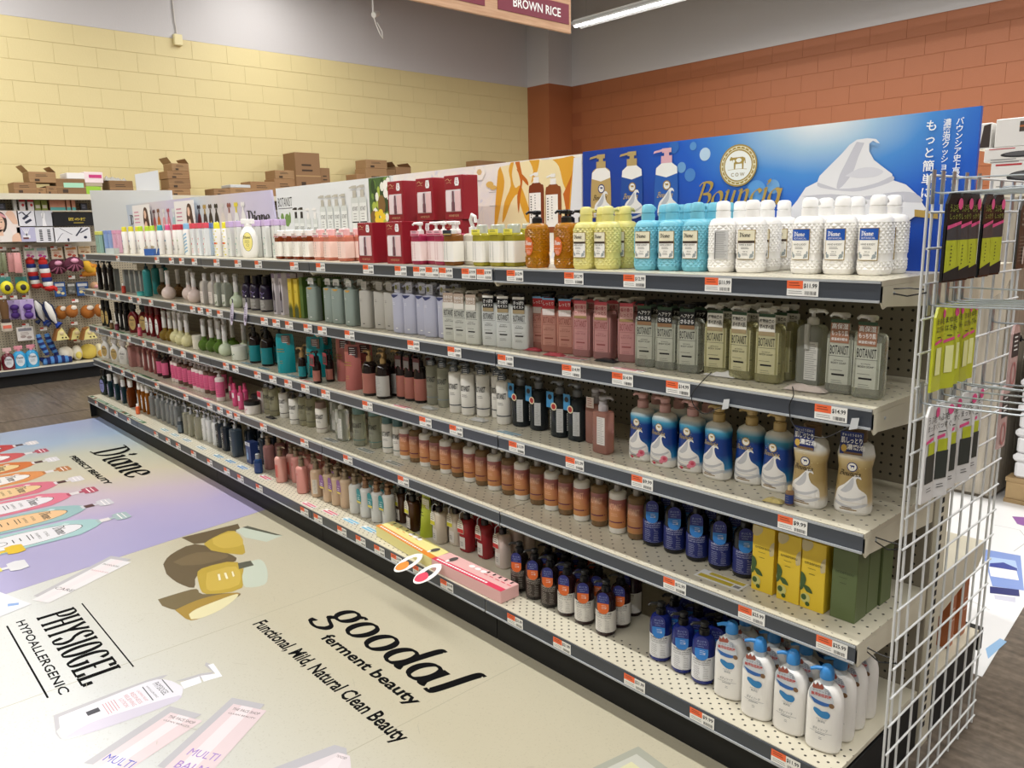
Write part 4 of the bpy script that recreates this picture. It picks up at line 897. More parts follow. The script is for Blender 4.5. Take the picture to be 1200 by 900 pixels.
# trigger-less clear wash bottles on the bottom shelf
def metal_pump(z): return pump(z, M('#a9adae', .25, metal=.6), .0125, .018, .016, .012, .011, .028, 205)
for key, m0, h, r in (('cl_grey', glass('#b3b7b8', .6), .13, .024), ('cl_clear', glass('#d6d4c0', .65), .13, .027), ('cl_white', M('#dcdedd', .35), .13, .022), ('cl_navy', M('#1d2733', .2, .1), .135, .03), ('cl_slate', M('#3d4b58', .25, .1), .15, .036)):
    slim(key, 'pump_bottle', m0, h, r, r*.9, 3, .012, .011, [metal_pump(h+.011)], (lambda s, h=h, r=r: [('lettering', inkmesh(s, [([fine(0, h*.75, r*.9, 3, .008, .0018), fine(0, h*.45, r*.4, 6, .008, .0014)], INKW if 'navy' in key or 'slate' in key else INK)]))]), ztot=h+.07)
def ml_inks(key): return [([fine(0, .085, .024, 5, .009, .0016)], INKG)]
mini('mini_grey', glass('#4a5156', .3), M('#5c666c', .4), .105, .02, M('#8f9496', .3, metal=.5)); mini('mini_navy', glass('#2d4a7a', .4), M('#233a6a', .4), .105, .022, M('#8f9496', .3, metal=.5))
plain_box('navy_set_box', 'carton', M('#2a3f78', .35), .06, .045, .12, [([rect(-.03, .03, .1, .12)], M('#c9cdd6', .4)), (art_bottle(-.008, .02, .06, .016), M('#8fb3da', .4)), ([fine(0, .112, .04, 2, .006, .002)], INK)])
# rose / beige / white metal-pump bottles
def softp(key, m0, kind_, pm=M('#8a7a64', .35, metal=.5)):
    r, h = .029, .118; P = body_prof(h, r, r, .016, .0135, .0135); sh = Shape(P)
    sp = [('body', m_('body', lambda q: q.loft(P, 2, 20, m0)))]
    if kind_ == 'red': sp.append(('lettering', inkmesh(sh, [([ring(-.005, .098, .006, .005, .0018, 14), ring(.005, .098, .006, .005, .0018, 14), fine(0, .082, .008, 8, .008, .002)], M('#b8433c', .5))])))
    elif kind_ == 'block': sp.append(lab(sh, 'sheet', (-.012, .014, .03, .095), M('#c86a5e', .5), [([fine(0, .09, .018, 9, .007, .002)], M('#9c4038', .5))]))
    elif kind_ == 'back': sp.append(lab(sh, 'sheet', (.008, .026, .02, .09), M('#d9d2c4', .5), [([fine(.017, .086, .014, 12, .0055, .0012)], INKG)], 'back_label'))
    else: sp.append(('lettering', inkmesh(sh, [([fine(0, .06, .024, 2, .006, .001)], INKG)])))
    z = h+.015
    sp.append(('pump', m_('pump', lambda q: q.loft([(z, .0145, .0145), (z+.014, .0145, .0145), (z+.0145, .0115, .0115), (z+.02, .0115, .0115), (z+.0205, .0135, .0135), (z+.034, .0135, .0135), (z+.0345, .007, .007), (z+.04, .007, .007), (z+.0405, .012, .012), (z+.05, .011, .011)], 2, 14, pm)), [('nozzle', m_('nozzle', lambda q: q.tube([(0, 0, z+.045), (.018, .012, z+.046), (.024, .016, z+.042)], [.005, .004, .0035], pm, 6)))]))
    if kind_ in ('purple', 'tealtag'):
        c = M('#8b5f96', .5) if kind_ == 'purple' else M('#2f8a90', .5)
        sp.append(neck_tag(-.012, .062, .128, .034, -.0305, c, [([txt('しっとり', -.012, .1, .006, maxw=.028), fine(-.012, .09, .022, 2, .008, .0022)], INKW), ([rect(-.028, .004, .066, .076)], M('#d9c65a', .5))], [(-.029, .064), (.004, .064), (.006, .1), (.0, .122), (-.01, .132), (-.024, .13), (-.029, .12)]))
    kind(key, 'pump_bottle', 'bottle', .06, .06, .184, sp)
softp('soft_pink_block', M('#dfa498', .25, .2), 'block'); softp('soft_pink', M('#de9a90', .25, .2), 'red'); softp('soft_beige', M('#d9bb9c', .25, .15), 'back'); softp('soft_beige_tag', M('#d9bd9e', .25, .15), 'purple'); softp('soft_white', M('#dcdcd6', .25, .1), 'plain'); softp('soft_white_tag', M('#dcdcd8', .25, .1), 'tealtag', M('#8a6a50', .35, metal=.4)); softp('soft_rose', glass('#b07f7c', .35), 'plain')
# hanging-tag pump bottles with black pumps and a white arch label
def arch(key, m0, tagc, holo=True):
    r, h = .03, .115; P = body_prof(h, r, r*.85, .016, .0135, .0135); sh = Shape(P, 3)
    sp = [('body', m_('body', lambda q: q.loft(P, 3, 20, m0))), pump(h+.015, BK, .0145, .02, .008, .014, .013, .034, 200)]
    sp.append(lab(sh, 'sheet', (-.02, .012, .014, .062), M('#e6e0d8', .5), [([fine(-.004, .040, .02, 3, .007, .0016)], INK)]))
    sp.append(neck_tag(-.01, .075, .135, .034, -.0275, M('#e9e6da', .5), [([rect(-.026, .006, .078, .094)], tagc), ([fine(-.01, .125, .024, 4, .008, .0022)], INK)], [(-.027, .076), (.007, .076), (.007, .11), (-.002, .13), (-.014, .134), (-.024, .122)]))
    sp.append(('hanger', m_('hanger', lambda q: q.tube([(-.012, -.027, .133), (-.014, -.024, .155), (-.004, -.018, .166), (.008, -.014, .16)], .0022, M('#cfd6da', .15, metal=.7), 6))))
    kind(key, 'pump_bottle', 'bottle', .062, .056, .18, sp)
YT, RT = M('#d6cf3a', .5), M('#cf3c3c', .5)
arch('arch_amber', M('#4a2c16', .25, .15), YT); arch('arch_cream', M('#d6ccbb', .3), YT); arch('arch_red', glass('#b53d42', .3), RT); arch('arch_blush', M('#dcccc2', .3), RT)
# superfood bottles with an oval tag
def superf(key, m0, lm, tx, t1, t2, pm=BK, ztop=.19, foot=None, withlab=True):
    r, h = .0315, .112; P = body_prof(h, r, r, .026, .0135, .0135); sh = Shape(P)
    sp = [('body', m_('body', lambda q: q.loft(P, 2, 20, m0))), lab(sh, 'wrap', (.014, .082, 1.8), lm, [([txt('SUPERFOOD LAB', 0, .073, .0058, width=.047, bold=.012), txt('BOTANICAL SUPPLEMENT', 0, .0665, .0036, width=.047), txt('HEAD SPA SHAMPOO', 0, .0605, .0033, width=.044), fine(-.012, .053, .02, 8, .0046, .0007), fine(.013, .05, .014, 3, .006, .0007), txt('No.', .008, .054, .003), fine(.013, .033, .016, 4, .004, .0006), rect(-.022, .022, .0165, .0169)], tx)]),
          pump(h+.025, pm, .0145, .016, .008, .013, .013, .036, 200)]
    sp.append(neck_tag(0, .076, .146, .036, -.0335, t1, [([([(-.018, .111), (.018, .111)]+[(.018*cos(t), .094+.018*sin(t)) for t in [-pi*i/10 for i in range(11)]], [tuple(range(13))])], t2), ([txt('まいにち', 0, .129, .0052, maxw=.024), txt('うるおうケア', 0, .121, .0046, maxw=.027), fine(0, .116, .022, 1, .004, .0009)], M('#9fb0d8', .5)), ([txt('新', .008, .094, .004), fine(.004, .104, .018, 3, .005, .0008)], INKW)], 'stadium'))
    kind(key, 'pump_bottle', 'bottle', .065, .065, .19, sp)
OR_, BL_, NV = M('#df6a2c', .5), M('#2f7fd0', .5), M('#242a78', .5)
superf('sf_brown', M('#1c1412', .2), M('#3a302b', .45), M('#c9c2b6', .5), NV, OR_); superf('sf_wine', M('#2a1416', .2), M('#e2dfd8', .5), INK, NV, OR_); superf('sf_cobalt', M('#1b2a7e', .2, .15), M('#e2e3e6', .5), INK, NV, BL_); superf('sf_navy', M('#0f1218', .25), M('#1f2a6e', .45), M('#c5cbe6', .5), NV, BL_)
# yellow and green cartons lettered onsensou
def onsen(key, c, inkc, plant):
    w_, d_, h_ = .061, .061, .178; m0 = M(c, .5); sh = Shape([(-9, 9, d_/2), (9, 9, d_/2)]); sh.y = lambda x, z: -d_/2
    inks = [([txt('onsensou', 0, .118, .0095, maxw=.044), fine(0, .108, .026, 1, .004, .0009), fine(0, .094, .02, 1, .004, .0012)], M(inkc, .5))]
    if plant:
        G1, G2 = M('#3f5a2c', .5), M('#c9c67a', .5)
        inks = [([poly(smooth([(-.0305, .178), (-.0305, .155), (-.02, .15), (-.008, .158), (-.002, .17), (-.006, .178)], 3)), poly(smooth([(.0305, .11), (.02, .105), (.018, .125), (.024, .14), (.0305, .145)], 3))], M('#c2b48a', .5)), ([ell(-.016, .028, .0125, .013, 14), ell(-.026, .06, .006, .01, 10)], G2), ([poly(smooth([(-.0305, .095), (-.022, .09), (-.016, .075), (-.024, .05), (-.0305, .045)], 3)), poly(smooth([(-.026, .062), (-.008, .06), (.002, .045), (-.014, .046)], 3)), ell(-.02, .03, .007, .008, 10), ell(-.01, .014, .006, .006, 8)], G1)]+inks
    kind(key, 'carton', 'box', .063, .063, h_, [('carton', m_('carton', lambda q: q.bbox(-w_/2, w_/2, -d_/2, d_/2, 0, h_, m0, .0012)), [('lettering', inkmesh(sh, inks))])])
onsen('onsen_yellow', '#e2c233', '#4a4420', True); onsen('onsen_green', '#5d6b42', '#39432a', False)
# white body-soap bottles with blue pumps
def cowsoap():
    a, b, h = .041, .029, .15; P = [(0, a-.006, b-.006), (.003, a-.002, b-.002), (.01, a, b), (.12, a, b)]+dome(.12, .168, a, b, .016, .015, 5); sh = Shape(P, 2.5); wm = M('#eceae6', .35); bl = M('#3a86c8', .35)
    bean = smooth([(-.0195, .106), (-.018, .114), (-.008, .113), (.0, .1095), (.012, .111), (.0185, .104), (.014, .094), (.002, .092), (-.01, .097)], 3, True)
    sp = [('body', m_('body', lambda q: q.loft(P, 2.5, 24, wm)), [('lettering', inkmesh(sh, [([poly(bean)], M('#2f7fb8', .45)), ([txt('カウブランド', 0, .0865, .003, maxw=.024), txt('無添加', 0, .080, .0045, maxw=.016), txt('ボディソープ', -.002, .058, .0062, maxw=.034), rect(-.026, .024, .0535, .0541), fine(.002, .0495, .03, 1, .003, .0012), fine(0, .04, .008, 2, .004, .0009)], M('#5b6672', .5))]))]),
          capm(.167, .182, .0155, mat=M('#c9d0d4', .3, .2), name='collar'),
          ('pump', m_('pump', lambda q: q.loft([(.182, .0165, .0165), (.197, .0165, .0165), (.208, .014, .014), (.2135, .008, .008)], 2, 16, bl)), [('nozzle', m_('nozzle', lambda q: q.tube([(0, 0, .203), (-.022, -.012, .206), (-.034, -.018, .203)], [.0065, .005, .0038], bl, 7)))])]
    pts = smooth([(-.018, .126), (-.03, .138), (-.03, .16), (-.024, .17)], 3)+[(-.022, .18), (-.017, .175), (-.013, .183), (-.008, .176), (-.003, .182), (.002, .174)]+smooth([(.004, .172), (.014, .166), (.022, .152), (.024, .134), (.012, .127), (-.004, .124)], 3)
    band = smooth([(-.0285, .143), (-.01, .136), (.012, .134), (.023, .137), (.016, .128), (0, .1245), (-.018, .128)], 3)
    sp.append(neck_tag(0, 0, 1, 1, -.0315, M('#c6ccd2', .4), [([poly(band)], M('#2f62a8', .5)), ([poly([(-.024, .168), (-.022, .178), (-.017, .173), (-.013, .181), (-.008, .174), (-.003, .18), (.002, .172), (0, .166), (-.022, .164)])], M('#9a5040', .5)), ([txt('デリケート肌', -.003, .157, .0052, maxw=.04), fine(.01, .168, .012, 2, .004, .0009)], M('#37486a', .5)), ([txt('無添加低刺激', -.003, .1475, .0068, maxw=.046, bold=.02)], M('#c0392f', .5)), ([ell(.021, .131, .0062, .0062, 12)], M('#7a5a3a', .5))], pts))
    kind('cow_soap', 'pump_bottle', 'bottle', .084, .06, .214, sp)
cowsoap()

# ------------------------------------------------------------------ goods on the long shelves
SH = {5: 'top shelf', 4: 'second shelf', 3: 'middle shelf', 2: 'fourth shelf', 1: 'bottom shelf'}
ORD = 'first second third fourth fifth sixth seventh eighth ninth tenth eleventh twelfth thirteenth fourteenth fifteenth sixteenth'.split()
PLACED = {k: ([(-j*BAY, .26, .008, .26) for j in range(1, NB)] if k < 5 else []) for k in ZS}; QUEUE = []; PROTO = {}
def hits(lv, x, y, w_, d_):
    return any(abs(x-a) < (w_+c)/2-.0005 and abs(y-b) < (d_+d)/2-.0005 for a, b, c, d in PLACED[lv])
def spawn(kd, label, group, x, y, z, rz):
    k = K[kd]
    t = thing(k['noun'], label, k['cat'], (x, y, z), rz, group); parts(t, k['spec']); return t
def run(kd, lv, us, y, look, rows=1, dy=None, dz=0.0, us_rear=(), turn=0.0, yspread=0.0):
    "a run of alike goods; us = photo columns of the front row, y = depth of its centre"
    QUEUE.append((kd, lv, us, y, look, rows, dy, dz, us_rear, turn, yspread))
def flush():
    front, back = [], []
    for kd, lv, us, y, look, rows, dy, dz, ur, turn, ys in QUEUE:
        k = K[kd]; z = ZS[lv]+.0004+dz
        dy = dy or k['d']+.004
        pos = []
        n = len(us)
        for i, u in enumerate(us):
            yy = y[i] if isinstance(y, (list, tuple)) else y+ys*i/max(n-1, 1)
            pos.append([max(x_at(u, yy, z+.03), -NB*BAY+.006+k['w']/2), yy])
        for i in range(1, n):
            if abs(pos[i][1]-pos[i-1][1]) < k['d'] and pos[i][0]-pos[i-1][0] < k['w']: pos[i][0] = pos[i-1][0]+k['w']+.0008
        got = []
        for x, yy in pos:
            best = None
            for rad in range(0, 9):
                for sx, sy in ((0, 0), (1, 0), (-1, 0), (0, 1), (1, 1), (-1, 1), (0, -1)):
                    xx, y2 = x+sx*rad*.006, yy+sy*rad*.006
                    y2 = max(y2, (-.07 if lv == 1 else .004)+k['d']/2)
                    if dz > 0 or not hits(lv, xx, y2, k['w'], k['d']): best = (xx, y2); break
                if best: break
            if best is None: continue
            PLACED[lv].append((best[0], best[1], k['w'], k['d'])); got.append((best[0], best[1], z, dy))
        got.sort(); front.append((kd, lv, look, got, rows, dy, ur, turn))
    for kd, lv, look, got, rows, dy, ur, turn in front:
        k = K[kd]; group = '%ss, %s' % (look, SH[lv]); n = len(got)
        rng = random.Random(look)
        for i, (x, y, z, _) in enumerate(got):
            lb = ('%s %s from the left, front row, %s' % (ORD[i], look, SH[lv])) if n > 1 else '%s, front row, %s' % (look, SH[lv])
            spawn(kd, lb, group, x, y, z, turn+rng.uniform(-.10, .10)*(k['cat'] != 'box'))
        for r_ in range(1, rows):
            cand = [(x+rng.uniform(-.004, .004), y+dy*r_) for x, y, z, _ in got]; res = []
            for x, y in cand:
                if y+k['d']/2 > DEP-.004 or (lv == 5 and y+k['d']/2 > .315): continue
                if hits(lv, x, y, k['w']*.98, k['d']*.98): continue
                PLACED[lv].append((x, y, k['w'], k['d'])); res.append((x, y))
            rn = ('second row', 'third row', 'fourth row', 'fifth row')[r_-1]
            for i, (x, y) in enumerate(res):
                lb = ('%s %s from the left, %s, %s' % (ORD[i], look, rn, SH[lv])) if len(res) > 1 else '%s, %s, %s' % (look, rn, SH[lv])
                spawn(kd, lb, group, x, y, got[0][2], turn+rng.uniform(-.06, .06)*(k['cat'] != 'box'))

# top shelf
run('quilt_blue_label', 5, [946, 984, 1025], [.15, .16, .165], 'white quilted pump bottle, blue label', 2)
run('quilt_cream_label', 5, [880, 912], [.125, .14], 'white quilted pump bottle, cream label', 3, turn=0.15)
run('quilt_back', 5, [846], .118, 'white quilted pump bottle turned backwards', 3, turn=.5)
run('quilt_sky', 5, [759, 787, 816], [.10, .108, .112], 'sky blue quilted pump bottle', 3, turn=0.1)
run('quilt_lemon', 5, [687, 711, 733], [.072, .085, .09], 'lemon yellow quilted pump bottle', 3)
run('quilt_amber', 5, [630, 664], [.06, .075], 'amber quilted bottle with black pump', 3)
run('sl_yellow', 5, [566, 586, 601, 612], [.05, .06, .075, .09], 'white sleeved bottle with yellow band', 2)
run('sl_spray', 5, [555], .09, 'white sleeved bottle with curled white hook', 1)
run('sl_brown', 5, [537], .05, 'white sleeved brown bottle with dark tag', 1)
run('sl_pink', 5, [494, 508, 521], [.032, .06, .036], 'pale pink sleeved bottle with white pump', 2)
run('gift', 5, [438, 472], .05, 'red gift box with window', 1)
run('gift', 5, [473, 507, 541], .16, 'red gift box on the rear lower layer', 1)
run('gift', 5, [473, 507, 541], .16, 'red gift box on the upper layer', 1, dz=.1558)
run('sl_amber', 5, [331, 341, 352, 364], [.09, .10, .10, .10], 'cream sleeved amber bottle with round cap', 2)
run('sl_rose', 5, [377, 389, 406], [.10, .09, .07], 'pink sleeved rose bottle with round cap', 2)
run('big_white', 5, [293], .10, 'large white faceted bottle with yellow oval label', turn=0.8)
run('pk_lilac', 5, [272, 281, 303, 314, 325], [.14, .14, .16, .15, .14], 'clear pack with lilac header', 2)
run('can_dots', 5, [256.5, 265], [.10, .13], 'spray can with yellow dots')
run('pk_coral', 5, [229, 236, 243], .14, 'striped clear pack with coral header', 2)
run('pk_blue', 5, [247, 251], [.18, .2], 'clear pack with blue header', 1)
run('can_stripe', 5, [221], .13, 'blue and white striped spray can')
run('can_red', 5, [208, 213], [.17, .17], 'white spray can with red cap', 2)
run('can_pink', 5, [199], .15, 'white spray can with pink cap', 2)
run('can_teal', 5, [190], .15, 'white spray can with teal cap', 2)
run('can_green', 5, [167, 181], [.17, .19], 'white spray can with lime green cap', 2)
run('can_yellow', 5, [148, 156], .14, 'white spray can with yellow cap', 2)
run('pk_pink', 5, [136, 141], [.17, .17], 'slim pink pack', 2)
run('pk_lavender', 5, [126, 131], [.16, .17], 'slim periwinkle pack', 2)
run('pk_green', 5, [108, 113, 118], .13, 'pale green clear pack', 2)
# second shelf
run('black_oval', 4, [118, 125, 131], .06, 'slim black bottle with white oval', 2)
run('grey_box', 4, [138, 149, 156, 162, 168], .11, 'slim grey carton with red mark', 1)
run('mini_red', 4, [145], .05, 'small red capped mini bottle before grey cartons')
run('teal_pump', 4, [174, 184], [.06, .17], 'teal bottle with dark pump', 2)
run('jar_teal', 4, [166], .05, 'small teal jar beside teal pump bottle')
run('globe_blush', 4, [198, 222, 228.5], [.075, .14, .08], 'blush round flask bottle')
run('globe_amber', 4, [190, 210], [.17, .17], 'smoky amber round flask bottle', 2)
run('frost_square', 4, [242, 252], [.085, .10], 'frosted square bottle with white neck', 2)
run('clear_square', 4, [258, 267], [.07, .09], 'clear square bottle with leaf label', 2)
run('globe_mint', 4, [278], .10, 'pale mint round flask bottle')
run('purple', 4, [292, 301.5, 313], [.115, .12, .115], 'dark purple bottle with grey label', 3, turn=0.4)
run('white_bottle_box', 4, [326, 334, 341], [.09, .10, .13], 'pale carton picturing dark dropper bottle', 2)
run('yellow_plant_box', 4, [345, 352], [.08, .085], 'yellow carton with green plants', 2)
run('moss_box', 4, [360, 382], [.10, .12], 'moss green carton behind sage bottles', 2)
run('flat_sage', 4, [371, 389.5, 399, 414], [.07, .085, .08, .075], 'sage green flat pump bottle', 2, turn=0.3)
run('flat_taupe', 4, [432, 449, 461], [.08, .10, .10], 'taupe grey flat pump bottle', 2, turn=0.3)
run('flat_lavender', 4, [471, 484, 495, 508, 521], [.08, .085, .10, .085, .10], 'lavender flat pump bottle', 2, turn=0.25)
run('bota_taupe', 4, [531, 543, 558], [.07, .065, .065], 'milky white bottle with taupe tag', 2, turn=0.28)
run('bota_blacktag', 4, [575, 591, 611], [.08, .085, .09], 'milky white bottle with black tag', 2, turn=0.28)
run('bota_coral', 4, [630, 645, 662], [.12, .12, .125], 'coral bottle with red tag', 2, turn=0.25)
run('bota_pink', 4, [685, 709, 738], [.115, .12, .13], 'pink bottle with pink tag', 2, turn=0.2)
run('bota_dark', 4, [759, 783, 809], [.105, .105, .105], 'clear bottle with black tag', 2, turn=0.15)
run('bota_yellow', 4, [841, 871, 902], [.12, .12, .118], 'pale yellow bottle with white tag', 3, turn=0.1)
run('bota_back', 4, [950], .165, 'clear bottle turned back, ingredient label showing')
run('bota_brown', 4, [986, 1018], [.115, .105], 'clear bottle with brown tag', 1)
# middle shelf
run('black_tan', 3, [123, 128], .07, 'black bottle with tan oval', 1, turn=0.6)
run('black_white', 3, [139, 144, 149], .08, 'slim black bottle with white oval', 2)
run('mini_brown', 3, [131], .035, 'mini brown bottle before the black bottles')
run('mini_wine', 3, [137], .035, 'mini wine red bottle before the black bottles')
run('red_tan', 3, [158, 169], [.085, .13], 'dark red bottle with tan oval', 1, turn=0.7)
run('mini_pink', 3, [164], .04, 'mini pink bottle before the dark red bottle')
run('red_white', 3, [175, 180, 187], .10, 'slim dark red bottle with white oval', 2, turn=0.4)
run('globe_gold', 3, [194, 200], [.09, .10], 'golden round flask bottle', 2)
run('globe_cream', 3, [207, 213, 220.5], [.10, .085, .08], 'cream round flask bottle', 1)
run('jar_cream', 3, [232], .08, 'tall cream candle jar beside the flasks')
run('globe_green', 3, [240, 249, 258], [.09, .10, .105], 'green round flask bottle', 2)
run('globe_mint', 3, [267, 285], [.10, .18], 'mint white round flask bottle', 1)
run('jar_mint', 3, [281], .085, 'white cream jar with small blossoms')
run('apo_teal', 3, [294, 300, 314], [.14, .10, .10], 'dark bottle with teal label', 2, turn=0.3)
run('pouch_teal', 3, [336, 371, 380], [.08, .12, .2], 'teal foil refill pouch', turn=0.55)
run('apo_teal_s', 3, [355, 366], [.05, .12], 'small dark bottle with teal label', 1)
run('apo_coral_s', 3, [372, 387], [.04, .10], 'small dark bottle with coral label', 1)
run('pouch_coral', 3, [401, 415, 428], [.13, .085, .15], 'coral foil refill pouch', turn=0.5)
run('apo_coral', 3, [434.5], .065, 'dark bottle with coral label, gold pump', 2)
run('apo_coral_back', 3, [450.5], .07, 'dark bottle turned back, grey label showing', 2)
run('apo_coral_tag', 3, [470, 482.5, 494], [.12, .12, .125], 'dark coral label bottle with red tag', 2)
run('rb_clear', 3, [508, 521], .14, 'round clear bottle with grey tag', 2, turn=0.45)
run('rb_white', 3, [535, 549, 567, 580, 591], [.115, .12, .145, .17, .12], 'round white bottle with grey tag', 2, turn=0.45)
run('dark_pump', 3, [610, 632, 657, 677], [.145, .15, .135, .14], 'charcoal bottle with blue badge', 1)
run('pinksq_tag', 3, [690], .15, 'square rosy bottle half hidden, white tag')
run('pinksq_back', 3, [707], .085, 'square rosy bottle showing grey back label', turn=-.1)
run('swirl_rose', 3, [753, 778, 805], [.115, .11, .125], 'blue swirl bottle with pink pump', 2)
run('swirl_blue', 3, [830, 866, 899], [.12, .145, .14], 'blue swirl bottle with tan pump', 1)
run('swirl_gold', 3, [948.5, 1000], [.09, .12], 'gold swirl bottle with navy tag', 1, turn=.1)
# fourth shelf
run('white_tan', 2, [125, 136], .08, 'white bottle with tan oval', 1, turn=0.7)
run('white_white', 2, [146], .09, 'white bottle with pale oval beside tan ovals', 1, turn=0.7)
run('rose_prism', 2, [157, 164], [.10, .14], 'rose square bottle with cap', 2)
run('rose_slim', 2, [172, 178, 184], .11, 'slim rose bottle with pale oval', 1)
run('pk_black', 2, [189, 195], .10, 'dark pink label bottle with black pump', 2)
run('pk_white', 2, [206, 210, 231, 235.5, 240], [.10, .10, .095, .095, .095], 'white pink label pump bottle', 2, turn=0.5)
run('pk_brown', 2, [214, 219.5, 226, 245, 249], [.10, .10, .10, .1, .11], 'brown pink label pump bottle', 2, turn=0.5)
run('pk_white', 2, [259], .06, 'nearest white bottle with broad pink label', 2, turn=0.5)
run('pink_spray', 2, [272, 276, 283, 288], [.13, .06, .05, .10], 'pink mist spray bottle', 1)
run('jar_black_lid', 2, [296, 303], [.05, .15], 'white jar with black lid', 1)
run('pink_box', 2, [307.5], .11, 'small pink and white carton behind black lid jar')
run('rb_olive', 2, [315, 322], [.11, .11], 'olive clear bottle with round black tag', 2, turn=0.5)
run('rb_white_dark', 2, [334, 346], [.13, .10], 'white round bottle with black pump', 1, turn=0.5)
run('rb_olive', 2, [357, 365], [.12, .13], 'olive clear bottle with dark pump', 2, turn=0.5)
run('rb_brown', 2, [377.5], .11, 'white round bottle with taupe cap', 1, turn=0.6)
run('bota_back', 2, [391, 403], [.15, .11], 'clear square bottle, tube and back label showing', 1)
run('rb_clear_teal', 2, [422, 440.5], [.115, .145], 'clear round bottle with teal grey cap', 1, turn=0.5)
run('rb_white_teal', 2, [455.5, 468], [.14, .145], 'white round bottle with teal cap', 1, turn=0.5)
SW = [476.5, 500, 524, 552, 580.5, 612, 647.5, 682, 724]; SC = [488, 512, 537.5, 566, 597, 629, 664, 702.5, 746]
run('sun_white', 2, SW, .14, 'sunset label white bottle', 1, turn=.25); run('sun_clear', 2, SC, .145, 'sunset label clear bottle', 1, turn=.25)
run('sf_navy', 2, [766, 790.5, 817, 844, 872.5], .145, 'navy label black bottle with blue tag', 2, turn=0.5)
run('onsen_yellow', 2, [900, 930, 957], [.115, .112, .112], 'yellow carton with plant print', 2)
run('onsen_green', 2, [994], .118, 'olive green carton', 3)
# bottom shelf
run('darkgreen', 1, [121], .045, 'dark green bottle with lilac oval at shelf end', 2, turn=0.5)
run('lavender_label', 1, [130, 138, 146], .05, 'slim dark bottle with lilac label', 2)
run('amber_big', 1, [146, 155], [.15, .05], 'amber bottle with white cap', 2)
run('mini_orange', 1, [161.5], .0, 'mini orange bottle before amber bottles')
run('amber_white', 1, [165.5, 170, 175], .06, 'slim amber bottle with white oval', 2)
run('cl_grey', 1, [180, 187, 193, 199, 204, 209], .065, 'grey clear bottle with silver pump', 2)
run('mini_grey', 1, [212], .02, 'small grey spray bottle before grey clear bottles')
run('cl_clear', 1, [218.5, 226, 234], .045, 'pale clear bottle with silver pump', 2)
run('cl_white', 1, [241, 247, 254], .065, 'white slim bottle with silver pump', 2)
run('cl_navy', 1, [260, 266.5], [.07, .065], 'navy bottle with silver pump', 2)
run('cl_slate', 1, [278], .055, 'large slate blue pump bottle', 2)
run('navy_set_box', 1, [296], .06, 'navy picture carton before blue bottles', 1)
run('cl_navy', 1, [294, 309], [.13, .1], 'dark navy bottle behind the picture carton', 2)
run('mini_navy', 1, [303], .0, 'small navy spray bottle before the picture carton')
run('soft_rose', 1, [316], .075, 'dusky rose metal pump bottle', 3)
run('soft_pink_block', 1, [330], .02, 'salmon pink bottle with red block label', 3)
run('soft_pink', 1, [348, 355], [.075, .015], 'salmon pink bottle with red lettering', 4)
run('soft_beige', 1, [372], .04, 'beige bottle turned to its back label', 4)
run('soft_beige_tag', 1, [386, 396, 406], [.045, .05, .06], 'beige bottle with purple tag', 4)
run('soft_white', 1, [417.5], .055, 'milk white metal pump bottle', 4)
run('soft_white_tag', 1, [430, 443, 456], [.06, .065, .08], 'milk white bottle with teal tag', 4)
run('arch_amber', 1, [468, 485], [.12, .115], 'brown bottle with yellow tag', 3)
run('pouch_green', 1, [501], .12, 'lime green refill pouch with wire hanger', 1)
run('arch_cream', 1, [516, 532], [.115, .15], 'cream bottle with yellow tag', 3)
run('arch_red', 1, [548, 569], [.14, .15], 'red bottle with red tag', 3)
run('arch_blush', 1, [590], .14, 'blush bottle with red tag', 3)
run('sf_brown', 1, [609.5, 627, 645], [.06, .055, .052], 'dark brown bottle with orange tag', 4, turn=0.55)
run('sf_wine', 1, [665, 685, 710], [.05, .05, .046], 'wine bottle with orange tag', 2, turn=.5)
run('sf_wine', 1, [741], .20, 'lone wine bottle with orange tag standing back', 1)
run('sf_cobalt', 1, [774, 800, 824], [.05, .045, .04], 'cobalt bottle with blue tag', 4, turn=0.45)
run('cow_soap', 1, [855.5, 888, 926, 965], [.03, .006, .01, .006], 'white body soap bottle with blue pump', 4, turn=0.22)
flush()

# ------------------------------------------------------------------ printed boards standing on the top shelf
BY = .335
def at(pts, s=1.0, o=(0, 0), y=BY): return [(p.x, p.z) for p in (ony(u/s+o[0], v/s+o[1], y) for u, v in pts)]
def board(label, corners, y, front, prints=(), th=.012, z0=None, noun='display_board', cat='board'):
    "corners in x,z; prints: list of (shapes, material) in the same x,z"
    cx = sum(p[0] for p in corners)/len(corners); zb = min(p[1] for p in corners)
    t = thing(noun, label, cat, (cx, y, zb), 0, 'printed boards on the top shelf')
    loc = lambda V: [(a-cx, b-zb) for a, b in V]
    link('panel', MB().plate(loc(corners), 0, th, front).mesh('panel'), t)
    if prints:
        mb = MB()
        for k, (shapes, m) in enumerate(prints):
            for q_, (V, F) in enumerate(shapes): mb.add([(a, -.0005-.00008*k-6e-6*(q_ % 12), b) for a, b in loc(V)], F, m)
        link('print', mb.mesh('print'), t)
    return t
ZD = ZS[5]+.0006
def clip(prints, x0, x1, z0, z1): return [([([(min(max(a, x0), x1), min(max(b, z0), z1)) for a, b in V], F) for V, F in sh_], m) for sh_, m in prints]
